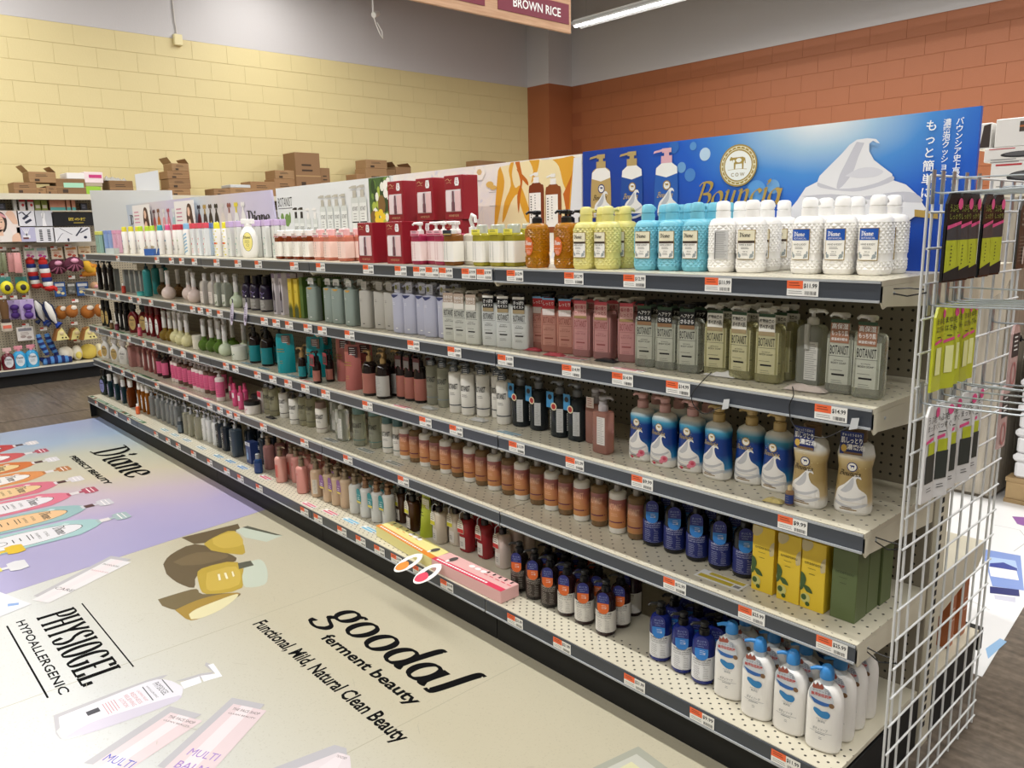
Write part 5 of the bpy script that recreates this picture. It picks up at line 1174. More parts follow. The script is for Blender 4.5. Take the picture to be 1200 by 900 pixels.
# blue board with the swirl
def blue_board(nt, bs):
    v, s = objxyz(nt)
    dx = math_n(nt, 'SUBTRACT', s[0], .22); dz = math_n(nt, 'SUBTRACT', s[2], .40)
    d = math_n(nt, 'SQRT', math_n(nt, 'ADD', math_n(nt, 'MULTIPLY', math_n(nt, 'MULTIPLY', dx, dx), .42), math_n(nt, 'MULTIPLY', math_n(nt, 'MULTIPLY', dz, dz), 1.25)))
    n = N(nt, 'ShaderNodeTexNoise'); n.inputs['Scale'].default_value = 5; nt.links.new(v, n.inputs['Vector'])
    d = math_n(nt, 'ADD', d, math_n(nt, 'MULTIPLY', math_n(nt, 'SUBTRACT', n.outputs['Fac'], .5), .05))
    nt.links.new(ramp_n(nt, d, [(.03, '#e6eaea'), (.10, '#a3c4dc'), (.18, '#4a8dd2'), (.28, '#1e5cc2'), (.42, '#16409f'), (.6, '#15368c')]), bs.inputs['Base Color'])
BL = nodes_mat('blue_bokeh_print', blue_board, .3)
TL, TR = at([(683, 178)])[0], at([(1150, 127)])[0]
o1, o2 = (660, 120), (900, 120)
def printed_bottle(uc, top, wd, body, cap, key, tw=1.0):
    "one of the three pump bottles printed on the blue board; u centre, cap-top v, width px"
    c = at([(uc, top)])[0]; w_ = .087; x = c[0]; zt = c[1]
    B = [poly(smooth([(x-w_*.5, zt-.2), (x-w_*.5, zt-.12), (x-w_*.46, zt-.07), (x-w_*.42, zt-.052), (x-w_*.2, zt-.042), (x+w_*.2, zt-.042), (x+w_*.42, zt-.052), (x+w_*.46, zt-.07), (x+w_*.5, zt-.12), (x+w_*.5, zt-.2)], 3))]
    W = [poly([(x-w_*.44, zt-.056), (x-w_*.2, zt-.042), (x+w_*.2, zt-.042), (x+w_*.44, zt-.056), (x+w_*.46, zt-.075), (x, zt-.085), (x-w_*.46, zt-.075)])]
    Cp = [rect(x-.02, x+.02, zt-.043, zt-.022), rect(x-.009, x+.009, zt-.022, zt-.012), rect(x-.017, x+.017, zt-.013, zt), poly([(x-.017, zt-.002), (x-.046, zt-.006), (x-.05, zt-.013), (x-.044, zt-.012), (x-.017, zt-.009)])]
    s_, g_ = swirl_shapes(1.2, x+.006, zt-.225)
    return [(B, M(body, .35)), (W, WH), (Cp, M(cap, .4)), ([ell(x+.002, zt-.108, .0145, .0145, 18)], GOLD if key else NAVY), ([ell(x+.002, zt-.108, .0112, .0112, 18)], WH), ([cow(x+.002, zt-.107, .0075)], GOLD if key else NAVY), (script('Bouncia', x-.033, zt-.143, .0095, .3, .1, .6, .3, .88, .06, 3)[0], M('#4a3a20', .5) if not key else M('#c4a968', .5)), (s_, M('#e6e6e4', .4)), (g_, M('#b9bdc4', .4))]
pr = []
R = random.Random(4)
for (u, v, r_), c in zip(((665, 243, 32), (555, 305, 26), (595, 340, 32), (610, 205, 20), (770, 285, 20), (905, 415, 56), (985, 395, 38), (865, 330, 26), (520, 210, 30)), ('#b9d2e6', '#6f9fd0', '#4d84c6', '#5b93cf', '#5b8fce', '#5e9bd6', '#6fa3d4', '#3f7ac4', '#2f68b8')):
    p = at([(u, v)], 4, o1)[0]; k = abs(at([(u+r_, v)], 4, o1)[0][0]-p[0]); pr.append(([ell(p[0], p[1], k*.8, k*.8, 20)], M(c, .35)))
for i, (u, v) in enumerate(((704.5, 181), (741, 177.5), (782, 173.5))):
    pr += printed_bottle(u, v, 24, ('#b79c63', '#1f4c9c', '#2a5eb0')[i], ('#b39a64', '#b39a64', '#d9a9b4')[i], i)
ec = at([(823, 296)], 4, o1)[0]
pr += [([ell(ec[0], ec[1], .059, .057, 32)], M('#a98f45', .4)), ([ring(ec[0], ec[1], .0545, .0525, .0016, 32), ring(ec[0], ec[1], .0475, .0455, .0016, 32)], M('#efe9d2', .4)), ([rect(ec[0]+.0505*cos(t)-.0022, ec[0]+.0505*cos(t)+.0022, ec[1]+.049*sin(t)-.0022, ec[1]+.049*sin(t)+.0022) for t in [2*pi*i/22 for i in range(22)]], M('#e4dab4', .4)),
       ([ell(ec[0], ec[1], .042, .04, 28)], M('#f0f0ea', .4)), ([cow(ec[0]-.002, ec[1]+.008, .028), nib([(ec[0]-.032, ec[1]-.011), (ec[0], ec[1]-.009), (ec[0]+.028, ec[1]-.011)], .0012, .001, 1)], M('#a98f45', .4)), ([ell(ec[0]+.002, ec[1]+.014, .009, .006, 9), ell(ec[0]-.014, ec[1]+.012, .004, .004, 8)], M('#f0f0ea', .4)), ([txt('C O W', ec[0], ec[1]-.029, .010, maxw=.044, bold=.01)], M('#8f7a3c', .4))]
T0, T1 = at([(622, 485), (1020, 470)], 4, o1)
sc, xe = script('Bouncia', 0, 0, 1, .26, .07, .6, .32, 1, .06)
kx = (T1[0]-T0[0])/xe
pr.append(([([(T0[0]+a*kx, T0[1]-.004+b*.042) for a, b in V], F) for V, F in sc], M('#b3954a', .4)))
sw = at([(90, 520), (140, 460), (180, 400), (235, 372), (245, 345), (300, 290), (350, 240), (385, 200), (420, 175), (470, 168), (510, 172), (528, 192), (515, 190), (495, 180), (478, 195), (478, 230), (500, 270), (545, 305), (585, 335), (590, 365), (650, 385), (700, 430), (745, 500)], 4, o2)
pr.append(([poly(sw+[(sw[-1][0]-.03, sw[-1][1]-.02), (sw[-1][0]-.12, ZD+.05), (sw[0][0], ZD+.03)])], M('#e2e2e4', .4)))
pr.append(([poly(at(smooth([(420, 185), (400, 220), (370, 280), (340, 340), (325, 400), (350, 395), (400, 330), (425, 260), (455, 190)], 3), 4, o2)), poly(at(smooth([(325, 405), (420, 400), (520, 375), (585, 345), (588, 368), (500, 400), (400, 418), (250, 400), (236, 375)], 3), 4, o2)), poly(at(smooth([(160, 440), (300, 430), (450, 440), (600, 420), (690, 425), (720, 470), (500, 455), (300, 460)], 3), 4, o2))], M('#c3c3cb', .4)))
pr.append(([poly(at(smooth([(365, 345), (430, 310), (500, 305), (545, 325), (500, 350), (420, 355)], 3), 4, o2))], M('#d3d3d9', .4)))
g = at([(690, 502), (800, 512), (800, 546), (690, 535)], 4, o2); pr.append(([poly(g)], M('#ad9048', .4)))
for (u, v0, v1, s_, h) in ((770, 105, 425, 'もっと簡単に', .0195), (845, 92, 345, '濃密泡クッションで', .0125), (905, 85, 415, 'バウンシア史上最高の', .0125)):
    a, b = at([(u, v0), (u-(12 if h > .015 else 22), v1)], 4, o2); n = len(s_); st = (a[1]-b[1])/5.1 if h > .015 else h*1.28
    pr.append(([txt(ch, a[0], a[1]-h*.6-i*st, h, bold=.012) for i, ch in enumerate(s_) if a[1]-h*.6-i*st > ZD+.01], INKW))
board('tall blue printed board with cream swirl and gold cow emblem', [(TL[0], ZD), (TR[0], ZD), (TR[0], TL[1]), (TL[0], TL[1])], BY, BL, clip(pr, TL[0]+.002, TR[0]-.002, ZD, TL[1]-.002))
# honey board
hA, hB = at([(460, 207)])[0], (TL[0]-.004, TL[1]-.006)
def marble(nt, bs):
    v, s = objxyz(nt); n = N(nt, 'ShaderNodeTexNoise'); n.inputs['Scale'].default_value = 6; n.inputs['Distortion'].default_value = 2.5; n.inputs['Detail'].default_value = 5; nt.links.new(v, n.inputs['Vector'])
    nt.links.new(ramp_n(nt, n.outputs['Fac'], [(.35, '#e6e2e0'), (.5, '#ece6dc'), (.62, '#d2d2dc')]), bs.inputs['Base Color'])
MAR = nodes_mat('marble_print', marble, .35)
o3 = (500, 180); P3 = lambda pts: poly(at(smooth(pts, 3), 4, o3))
pr = [([poly(at([(320, 350), (345, 62), (470, 34), (600, 26), (735, 15), (735, 350)], 4, o3))], M('#ecdcae', .4)), ([P3([(345, 60), (365, 130), (350, 230), (330, 330), (318, 330), (325, 200), (335, 80)]), P3([(410, 40), (400, 100), (415, 160), (440, 150), (465, 210), (490, 300), (470, 320), (440, 240), (425, 190), (395, 230), (370, 300), (355, 320), (365, 230), (395, 150), (385, 80), (395, 40)]), P3([(590, 28), (620, 60), (640, 140), (660, 200), (640, 330), (670, 330), (690, 150), (700, 20), (640, 20)]), P3([(480, 30), (500, 80), (490, 140), (520, 80), (530, 28)])], M('#dca234', .35)),
      ([P3([(415, 40), (430, 90), (440, 140), (425, 200), (432, 280), (440, 200), (450, 120), (440, 60), (435, 34)]), P3([(640, 190), (655, 280), (650, 330), (665, 300), (675, 150), (690, 60), (700, 20), (680, 100)]), P3([(420, 70), (470, 120), (475, 150), (440, 110)])], M('#c0661e', .35)), ([poly(at([(690, 20), (735, 15), (735, 350), (668, 350)], 4, o3))], M('#dfe0e4', .4))]
for uc, top, lb in ((513, 88, '#7a3a1c'), (593, 94, '#8a4a22')):
    c = at([(uc, top)], 4, o3)[0]; x, zt = c; k = .086
    pr += [([poly(smooth([(x-k*.45, zt-.2), (x-k*.45, zt-.06), (x-k*.3, zt-.042), (x-k*.14, zt-.034), (x+k*.14, zt-.034), (x+k*.3, zt-.042), (x+k*.45, zt-.06), (x+k*.45, zt-.2)], 3))], M(lb, .35)), ([rect(x-.014, x+.014, zt-.036, zt-.016), rect(x-.011, x+.011, zt-.012, zt), poly([(x-.011, zt-.002), (x-.034, zt-.008), (x-.03, zt-.013), (x-.011, zt-.008)])], WH), ([rect(x-k*.42, x+k*.26, zt-.18, zt-.07)], M('#efece6', .4)), ([fine(x-.026, zt-.085, .008, 9, .009, .004), fine(x-.006, zt-.08, .006, 9, .009, .003, 9)], INK)]
hx = at([(248, 92)], 4, o3)[0]; lf = at([(297, 145)], 4, o3)[0]
pr += [([ell(hx[0], hx[1], .035, .03, 6)], M('#efe9e0', .4)), ([ell(hx[0], hx[1]+.004, .016, .012, 6)], M('#d3b27c', .4)), ([ell(lf[0], lf[1], .022, .012, 10), ell(lf[0]+.02, lf[1]-.012, .02, .008, 10)], M('#d8b260', .4)), ([fine(lf[0]+.02, lf[1]-.03, .05, 2, .05, .0016)], INKG)]
board('board printed with golden honey streams, behind the amber bottles', [(hA[0]+.004, ZD), (hB[0], ZD), (hB[0], hB[1]), (hA[0]+.004, hB[1])], BY, MAR, clip(pr, hA[0]+.006, hB[0]-.002, ZD, hB[1]-.002))
# botanical board
bA = at([(323, 222)])[0]; o4 = (300, 180); bx1 = hA[0]
pr = []
t0, t1 = at([(105, 248), (170, 240)], 4, o4)
pr.append(([txt('BOTANIST', (t0[0]+t1[0])/2, t0[1]-.003, .05, width=(t1[0]-t0[0])), rect(t0[0], t1[0], t0[1]-.014, t0[1]-.011)], INK))
pr.append(([ell(*at([(u, v)], 4, o4)[0], r_, h, 9) for u, v, r_, h in ((108, 315, .014, .02), (125, 305, .02, .03), (148, 312, .03, .035), (160, 300, .01, .03), (115, 325, .03, .014))], M('#6f8f4a', .5)))
for u, v, w_, top, cp in ((185, 253, .05, 0, BK), (212, 252, .05, 0, BK), (243, 256, .046, 0, WH), (275, 254, .046, 0, WH), (310, 196, .058, 0, PG), (343, 194, .058, 0, PG), (376, 191, .058, 0, PG), (410, 188, .058, 0, PG), (461, 150, .066, 0, PG), (498, 146, .066, 0, PG)):
    x, zt = at([(u, v)], 4, o4)[0]
    pr += [([poly(smooth([(x-w_/2, zt-.26), (x-w_/2, zt-.07), (x-w_*.3, zt-.052), (x+w_*.3, zt-.052), (x+w_/2, zt-.07), (x+w_/2, zt-.26)], 2))], M('#cfd4cf', .4)), ([rect(x-w_*.42, x+w_*.42, zt-.2, zt-.08)], M('#e3e6e2', .4)), ([rect(x-w_*.25, x+w_*.25, zt-.055, zt-.022), rect(x-w_*.3, x+w_*.3, zt-.012, zt), poly([(x-w_*.2, zt), (x-w_*.7, zt-.006), (x-w_*.68, zt-.012), (x-w_*.2, zt-.009)])], cp), ([txt('BOTANIST', x, zt-.115, .02, width=w_*.7), fine(x, zt-.13, w_*.5, 3, .012, .002), rect(x-w_*.45, x+w_*.45, zt-.17, zt-.164)], INK)]
q0, q1 = at([(530, 125), (640, 320)], 4, o4)
pr.append(([rect(q0[0], bx1-.02, ZD, hB[1])], M('#43612f', .45))); R = random.Random(11)
for c, n_, rr in (('#6f8f3c', 26, .022), ('#2c4322', 16, .024), ('#a9b84a', 14, .014), ('#e8e8dc', 8, .022), ('#7a5c30', 5, .028)):
    pr.append(([ell(R.uniform(q0[0]+.03, bx1-.05), R.uniform(ZD+.06, hB[1]-.03), rr*R.uniform(.6, 1.2), rr*R.uniform(.8, 1.6), 9) for _ in range(n_)], M(c, .45)))
fl = at([(585, 297)], 4, o4)[0]; pr.append(([ell(fl[0]+.028*cos(t), fl[1]+.02*sin(t), .02, .016, 8) for t in [2*pi*i/5 for i in range(5)]], M('#e6c42e', .45)))
fl = at([(620, 165)], 4, o4)[0]; pr.append(([ell(fl[0]+.022*cos(t), fl[1]+.03*sin(t), .018, .022, 8) for t in [2*pi*i/5 for i in range(5)]], M('#eeece4', .45)))
board('pale board printed with pump bottles and green foliage strip', [(bA[0], ZD), (bx1-.012, ZD), (bx1-.012, hB[1]), (bA[0], hB[1])], BY, M('#dfe2e2', .4), clip(pr, bA[0]+.004, bx1-.016, ZD, hB[1]-.002))
# lavender boards with a row of bottles
def pastel(nt, bs):
    v, s = objxyz(nt); f = math_n(nt, 'ADD', math_n(nt, 'MULTIPLY', s[0], .62), math_n(nt, 'ADD', math_n(nt, 'MULTIPLY', s[2], .3), .5))
    nt.links.new(ramp_n(nt, f, [(.02, '#a3b6d6'), (.3, '#c2cbd2'), (.5, '#cfc8c8'), (.75, '#c6c0d6'), (1, '#c2bcd8')]), bs.inputs['Base Color'])
PAS = nodes_mat('pastel_print', pastel, .35)
o5 = (100, 180)
def bottle_row(lst, y, h=.15):
    out = []
    for u, v, c, cc, lc in lst:
        x, zt = at([(u, v)], 4, o5, y)[0]; w_ = .066
        out += [([poly(smooth([(x-w_*.5, zt-h*1.7), (x-w_*.48, zt-h*.7), (x-w_*.2, zt-h*.36), (x+w_*.2, zt-h*.36), (x+w_*.48, zt-h*.7), (x+w_*.5, zt-h*1.7)], 3))], M(c, .35)), ([ell(x, zt-h*1.1, w_*.3, h*.42, 12)], M(lc, .4)), ([rect(x-w_*.15, x+w_*.15, zt-h*.4, zt-h*.2), ell(x-w_*.2, zt-h*.1, w_*.22, h*.1, 8), ell(x+w_*.2, zt-h*.1, w_*.22, h*.1, 8)], M(cc, .35))]
    return out
y2 = BY-.02; c4 = at([(492, 206), (868, 170), (884, 325), (515, 330)], 4, o5, y2)
c4 = [c4[0], c4[1], (c4[1][0]+.06, ZD), (c4[0][0]-.02, ZD)]
pr = bottle_row([(530, 240, '#6a2426', '#2a1a1c', '#7a3034'), (557, 238, '#3a2426', '#b09046', '#c9c4c0'), (583, 236, '#2a2022', '#4a3a36', '#b89a4a'), (611, 234, '#241c1e', '#1c1616', '#d9d8d6'), (641, 232, '#d8cfc6', '#cfccc8', '#d6c8a6'), (672, 230, '#ded6d2', '#8a4a44', '#e6e3df'), (705, 227, '#e3e2e0', '#e0cf3a', '#3f76b8'), (737, 225, '#e3e2e0', '#e6e4e0', '#3f76b8')], y2)
ta, tb = at([(765, 318), (868, 318)], 4, o5, y2); sc, xe = script('Diane', 0, 0, 1, .3, .1, .15, 0, .8, .02)
pr.append(([([(ta[0]+a*(tb[0]-ta[0])/xe, ta[1]-.01+b*.042) for a, b in V], F) for V, F in sc], INK))
pr.append(([txt('PERFECT BEAUTY', (ta[0]+tb[0])/2, ta[1]-.05, .014, width=(tb[0]-ta[0])*.9)], INK))
board('lavender board printed with eight bottles, slanting right edge', c4, y2, PAS, pr)
y3 = BY-.005; c5 = at([(190, 241), (480, 212)], 4, o5, y3); xr = c4[0][0]-.03
c5 = [c5[0], (xr, c5[0][1]), (xr, ZD), (c5[0][0]+.05, ZD)]
pr = bottle_row([(300, 264, '#6a3436', '#3a2426', '#8a5054'), (320, 262, '#a34a4a', '#5a3034', '#c98a86'), (340, 258, '#b5622a', '#7a4a2a', '#d6a46a'), (365, 258, '#d08a94', '#d9d6d4', '#e3c4c6'), (387, 256, '#cf7686', '#b04a5c', '#e3d6d8'), (411, 256, '#9dbfc4', '#d6dcdc', '#dfe6e6')], y3)
ta, tb = at([(214, 326), (285, 320)], 4, o5, y3)
pr.append(([([(ta[0]+a*(tb[0]-ta[0])/xe, ta[1]-.01+b*.042) for a, b in V], F) for V, F in sc], INK))
board('smaller pastel board of six bottles behind poster cards', c5, y3, PAS, pr)
# two small poster cards with a woman with long brown hair
def poster(label, corners_px, y):
    c = at(corners_px, 4, o5, y); x0, x1 = min(p[0] for p in c), max(p[0] for p in c); z0, z1 = min(p[1] for p in c), max(p[1] for p in c); w_, h = x1-x0, z1-z0
    X = lambda a, b: (x0+a*w_, z0+b*h)
    pr = [([poly([X(0, 0), X(1, 0), X(1, .24), X(0, .2)])], M('#e3a9bb', .45)), ([poly(smooth([X(.62, .3), X(.6, .6), X(.66, .86), X(.76, .92), X(.86, .84), X(.9, .6), X(.94, .32), X(.8, .26)], 3))], M('#4a2c22', .5)), ([poly(smooth([X(.66, .62), X(.67, .8), X(.75, .82), X(.79, .7), X(.74, .58)], 3)), poly(smooth([X(.5, .2), X(.62, .4), X(.74, .52), X(.8, .4), X(.76, .2)], 3))], M('#e3bda6', .5)), ([fine(x0+w_*.26, z0+h*.78, w_*.34, 4, h*.1, h*.03)], M('#c97a96', .5))]
    return board(label, [X(0, 0), X(1, 0), X(1, 1), X(0, 1)], y, M('#e9e6e4', .4), pr, .003, noun='poster_card', cat='card')
y4 = BY-.024
t = poster('left small poster card with long haired woman', [(236, 243), (298, 243), (298, 400), (236, 400)], y4)
t = poster('right small poster card with long haired woman, pink foot', [(432, 224), (506, 224), (506, 400), (432, 400)], y4-.02)
c = at([(20, 172), (398, 172)], 4, o5, BY+.02); x0 = -NB*BAY+.02
gl = onx(105, 222, -5.98); gr_ = onx(198, 222, -4.95)
board('large blank grey board at the far end, back turned', [(c[0][0], ZD+.10), (c[1][0], ZD), (c[1][0], c[1][1]), (c[0][0], c[0][1])], BY+.02, M('#d3d7da', .5))
# ------------------------------------------------------------------ floor graphics
class FloorPrint:
    def __init__(s): s.k = 0; s.mb = MB()
    def add(s, shapes, mat):
        s.k += 1
        for q_, (V, F) in enumerate(shapes): s.mb.add([(a, b, .0018+.00003*s.k+(q_ % 9)*3e-6) for a, b in V], F, mat)
        return s
def decal(label, pts, mat, name='floor_graphic'):
    t = thing(name, label, 'floor graphic', (0, 0, 0), 0, 'printed floor graphics')
    n = len(pts); mb = MB()
    mb.add([(a, b, .0004) for a, b in pts]+[(a, b, .0018) for a, b in pts], [list(range(n))[::-1], list(range(n, 2*n))]+[(i, (i+1) % n, (i+1) % n+n, i+n) for i in range(n)], mat)
    link('sheet', mb.mesh('sheet'), t); return t
def fl(pts, s=1, o=(0, 0)): return [(p.x, p.y) for p in (onz(u/s+o[0], v/s+o[1], .002) for u, v in pts)]
def rainbow(nt, bs):
    v, s = objxyz(nt)
    f = math_n(nt, 'DIVIDE', math_n(nt, 'ADD', s[0], 6.05), 3.1)
    n = N(nt, 'ShaderNodeTexNoise'); n.inputs['Scale'].default_value = 1.4; nt.links.new(v, n.inputs['Vector'])
    f = math_n(nt, 'ADD', math_n(nt, 'ADD', f, math_n(nt, 'MULTIPLY', math_n(nt, 'SUBTRACT', n.outputs['Fac'], .5), .2)), math_n(nt, 'MULTIPLY', math_n(nt, 'ADD', s[1], .5), -.12))
    nt.links.new(ramp_n(nt, f, [(.0, '#9aa6c6'), (.18, '#9fb3c8'), (.38, '#bfc0ae'), (.55, '#c9c0a8'), (.68, '#c2b2be'), (.82, '#b0a5c6'), (1, '#a29dc4')]), bs.inputs['Base Color'])
RB = nodes_mat('rainbow_vinyl', rainbow, .28)
KY = -.021
e0, e1 = (-3.045, KY), (-2.72, -2.3)
d1 = decal('pastel rainbow floor graphic with printed bottles', [(-6.012, KY), (-6.012, -2.3), (e1[0], -2.3), e0], RB)
fp = FloorPrint(); cols = [('#b8343c', '#d8d4d6', '#d9d6d8'), ('#c65358', '#b04a5e', '#e6e0e0'), ('#cc6f34', '#d9d6da', '#dfc28c'), ('#d58a4e', '#b5743e', '#e4e0dc'), ('#cf6a80', '#d9d4d8', '#e0bf8f'), ('#d6728a', '#b04a62', '#dedbe0'), ('#8fb4b6', '#c9c8ce', '#e2b98a'), ('#9cc0c2', '#9fb4b6', '#dcdbe0')]
for i, (c, cc, lc) in enumerate(cols):
    x = -5.51+.289*i; z = -.6
    fp.add([poly([(x-.03, -.70), (x+.03, -.70), (x+.07, -.735), (x+.128, -.82), (x+.135, -1.25), (x-.135, -1.25), (x-.128, -.82), (x-.07, -.735)])], M(c, .3))
    fp.add([poly([(x-.125+.03*k, -.84-.1*j), (x-.105+.03*k, -.82-.1*j), (x-.085+.03*k, -.84-.1*j), (x-.105+.03*k, -.86-.1*j)]) for j in range(4) for k in range(1, 6, 2)], M('#e6d2d0' if i < 6 else '#c2d8d8', .3))
    fp.add([ell(x, -1.03, .1, .25, 26)], M('#3a3230', .4)); fp.add([ell(x, -1.03, .096, .246, 26)], M(lc, .35))
    sc2, xe2 = script('Diane', 0, 0, 1, .3, .1, .15, 0, .8, .02, 3)
    fp.add([([(x-.06+a*.12/xe2, -.9+b*.03) for a, b in V], F) for V, F in sc2]+[txt('BOTANICAL', x, -.945, .014, width=.08), txt('SHAMPOO', x, -.98, .014, width=.1), fine(x, -1.0, .1, 2, .016, .004), fine(x, -1.05, .06, 2, .03, .005), ring(x, -1.13, .03, .03, .004, 16)], INK)
    fp.add([rect(x-.024, x+.024, -.70, -.655)], M('#4a2a2c' if i % 2 == 0 else '#d9d4d4', .35)); fp.add([rect(x-.03, x+.03, -.715, -.7), rect(x-.014, x+.014, -.655, -.635)], M(cc, .3))
    fp.add([poly([(x-.05, -.635), (x+.05, -.635), (x+.062, -.6), (x+.05, -.565), (x-.05, -.565), (x-.062, -.6)])], M(cc, .3)); fp.add([rect(x-.045, x+.045, -.612, -.606), rect(x-.045, x+.045, -.59, -.586)], M('#f0ecec', .3))
for x, y, c in ((-3.38, -1.09, '#d8b52e'), (-3.16, -1.12, '#d6d6da')):
    fp.add([poly([(x-.05, y-.035), (x+.05, y-.035), (x+.062, y), (x+.05, y+.035), (x-.05, y+.035), (x-.062, y)]), rect(x-.014, x+.014, y-.06, y-.035)], M(c, .3)); fp.add([rect(x-.024, x+.024, y-.11, y-.06)], M('#d6cf6a', .35)); fp.add([poly([(x-.03, y-.11), (x+.03, y-.11), (x+.13, y-.24), (x+.13, y-.6), (x-.13, y-.6), (x-.13, y-.24)])], M('#e3e2e2', .35))
sc3, xe3 = script('Diane', 0, 0, 1, .27, .07, .12, -.03, 1, .07)
fp.add([([(-4.93+a*.81/xe3, -.37+b*.13) for a, b in V], F) for V, F in sc3]+[txt('PERFECT BEAUTY', -4.51, -.505, .036, width=.81, bold=.03)], M('#0d0d0e', .95))
link('print', fp.mb.mesh('print'), d1)
def cream_v(nt, bs):
    v, s = objxyz(nt)
    f = math_n(nt, 'ADD', math_n(nt, 'MULTIPLY', math_n(nt, 'ADD', s[1], 1.15), 1.25), 0)
    base = ramp_n(nt, f, [(0, '#cbcdcc'), (.35, '#c6c4b8'), (.8, '#bdb69f')])
    sp = N(nt, 'ShaderNodeTexNoise'); sp.inputs['Scale'].default_value = 160; sp.inputs['Detail'].default_value = 2; nt.links.new(v, sp.inputs['Vector'])
    nt.links.new(mix_n(nt, math_n(nt, 'MULTIPLY', math_n(nt, 'GREATER_THAN', sp.outputs['Fac'], .64), .18), base, lin('#8d8672')), bs.inputs['Base Color'])
CV = nodes_mat('cream_vinyl', cream_v, .3)
d2 = decal('cream floor graphic with black lettering before the shelves', [(e0[0]+.002, KY), (e1[0]+.002, -2.3), (.35, -2.3), (.06, KY)], CV)
fp = FloorPrint(); BLK_ = M('#0d0d0e', .95)
fp.add([rect(-1.9715, -1.9685, -2.2, KY-.01), rect(-1.0515, -1.0485, -2.2, KY-.01)], M('#aaa590', .4))
sc4, xe4 = script('goodal', 0, 0, 1, .29, .115, -.12, .16, 1.05, .1)
fp.add([([(-1.80+a*.72/xe4, -.388+b*.108) for a, b in V], F) for V, F in sc4], BLK_)
fp.add([txt('ferment beauty', -1.383, -.472, .046, width=.56, bold=.03), txt('Functional, Mild, Natural Clean Beauty', -1.457, -.602, .052, width=.94, bold=.026)], BLK_)
sc5, xe5 = script('PHYSIOGEL', 0, 0, 1, .3, .085, .0, .0, .62, .06)
fp.add([([(-2.555+a*.635/xe5, -1.17+b*.0775) for a, b in V], F) for V, F in sc5]+[txt('HYPOALLERGENIC', -2.245, -1.234, .030, width=.65, bold=.016), rect(-2.562, -1.931, -1.0155, -1.0105), rect(-2.562, -1.931, -1.268, -1.262)], BLK_)
oo = (180, 600); Fo = lambda pts: poly(fl(smooth(pts, 3), 4, oo)); Fr = lambda pts: poly(fl(pts, 4, oo))
SHD = M('#5f5138', .4)
fp.add([Fr([(130, 120), (395, 55), (405, 75), (380, 95), (240, 145), (190, 150)]), Fo([(45, 245), (80, 200), (195, 150), (340, 190), (385, 230), (210, 290), (190, 355), (110, 330), (60, 290)])], SHD)
fp.add([Fo([(90, 235), (200, 190), (330, 195), (340, 215), (230, 245), (130, 250)])], M('#6f5f42', .4))
fp.add([Fo([(235, 150), (280, 120), (380, 88), (430, 190), (360, 195), (270, 180)]), Fo([(205, 305), (225, 265), (395, 235), (415, 355), (250, 385), (215, 350)])], M('#b39a3e', .3))
fp.add([Fo([(275, 125), (380, 92), (420, 150), (330, 170), (280, 150)]), Fo([(250, 285), (385, 255), (400, 340), (265, 370), (245, 330)])], M('#c2a84c', .3))
fp.add([Fr([(385, 85), (440, 65), (530, 92), (605, 110), (530, 140), (430, 120)]), Fo([(430, 242), (490, 222), (520, 240), (535, 290), (520, 340), (430, 352), (415, 300)])], M('#bcc4b4', .35))
fp.add([Fr([(415, 72), (440, 65), (605, 110), (570, 108)]), Fr([(395, 240), (455, 228), (470, 250), (400, 268)])], M('#56584a', .35))
fp.add([Fr([(300, 292), (310, 290), (316, 318), (306, 322)]), Fr([(330, 286), (340, 284), (350, 312), (340, 314)]), Fr([(365, 280), (372, 278), (380, 300), (372, 304)])], M('#e3dcc0', .4))
fp.add([Fo([(20, 410), (110, 382), (200, 360), (230, 385), (395, 378), (390, 400), (300, 420), (200, 440), (110, 460), (40, 440)])], M('#6e6040', .4)); fp.add([Fo([(100, 460), (200, 415), (300, 388), (392, 378), (395, 392), (340, 440), (200, 505), (150, 500)])], M('#9f8238', .35)); fp.add([Fo([(165, 480), (200, 455), (300, 415), (390, 384), (385, 405), (320, 455), (230, 495), (175, 503)])], M('#d8d0a6', .35))
oo2 = (0, 675); Gp = lambda pts, k=3: poly(fl(smooth(pts, k) if k else pts, 4, oo2))
GS = M('#b3b1b6', .4)
fp.add([Gp([(250, 655), (300, 635), (690, 488), (760, 482), (300, 690), (290, 765), (262, 740)]), Gp([(820, 494), (940, 458), (1000, 450), (960, 420), (965, 405), (985, 412), (1005, 450), (960, 480)], 0)], GS)
fp.add([Gp([(275, 662), (400, 612), (690, 497), (780, 487), (840, 510), (858, 530), (845, 570), (800, 600), (560, 690), (400, 742), (300, 765), (282, 720)])], M('#dcdae2', .35))
fp.add([Gp([(300, 760), (420, 690), (600, 630), (840, 560), (800, 600), (560, 690), (400, 742)])], M('#c9c3d2', .35))
fp.add([Gp([(845, 500), (935, 470), (945, 500), (862, 530)], 0), Gp([(940, 468), (1010, 458), (975, 418), (1000, 410), (1042, 470), (955, 496)], 0)], M('#e9e9ee', .35))
def ptxt(t, x, y, h, wd, rot): # lettering turned to read along the printed pack
    V, F = txt(t, 0, 0, h, width=wd); c_, s_ = cos(rot), sin(rot); return [(x+a*c_-b*s_, y+a*s_+b*c_) for a, b in V], F
bx = -1.735
fp.add([ptxt('PHYSIOGEL', bx, -1.0, .02, .09, .05), ptxt('HYPOALLERGENIC', bx, -1.02, .006, .09, .05), rect(bx-.05, bx+.05, -.972, -.969), rect(bx-.05, bx+.05, -1.032, -1.029), rect(bx-.03, bx-.004, -1.2, -1.165)], M('#33343e', .4))
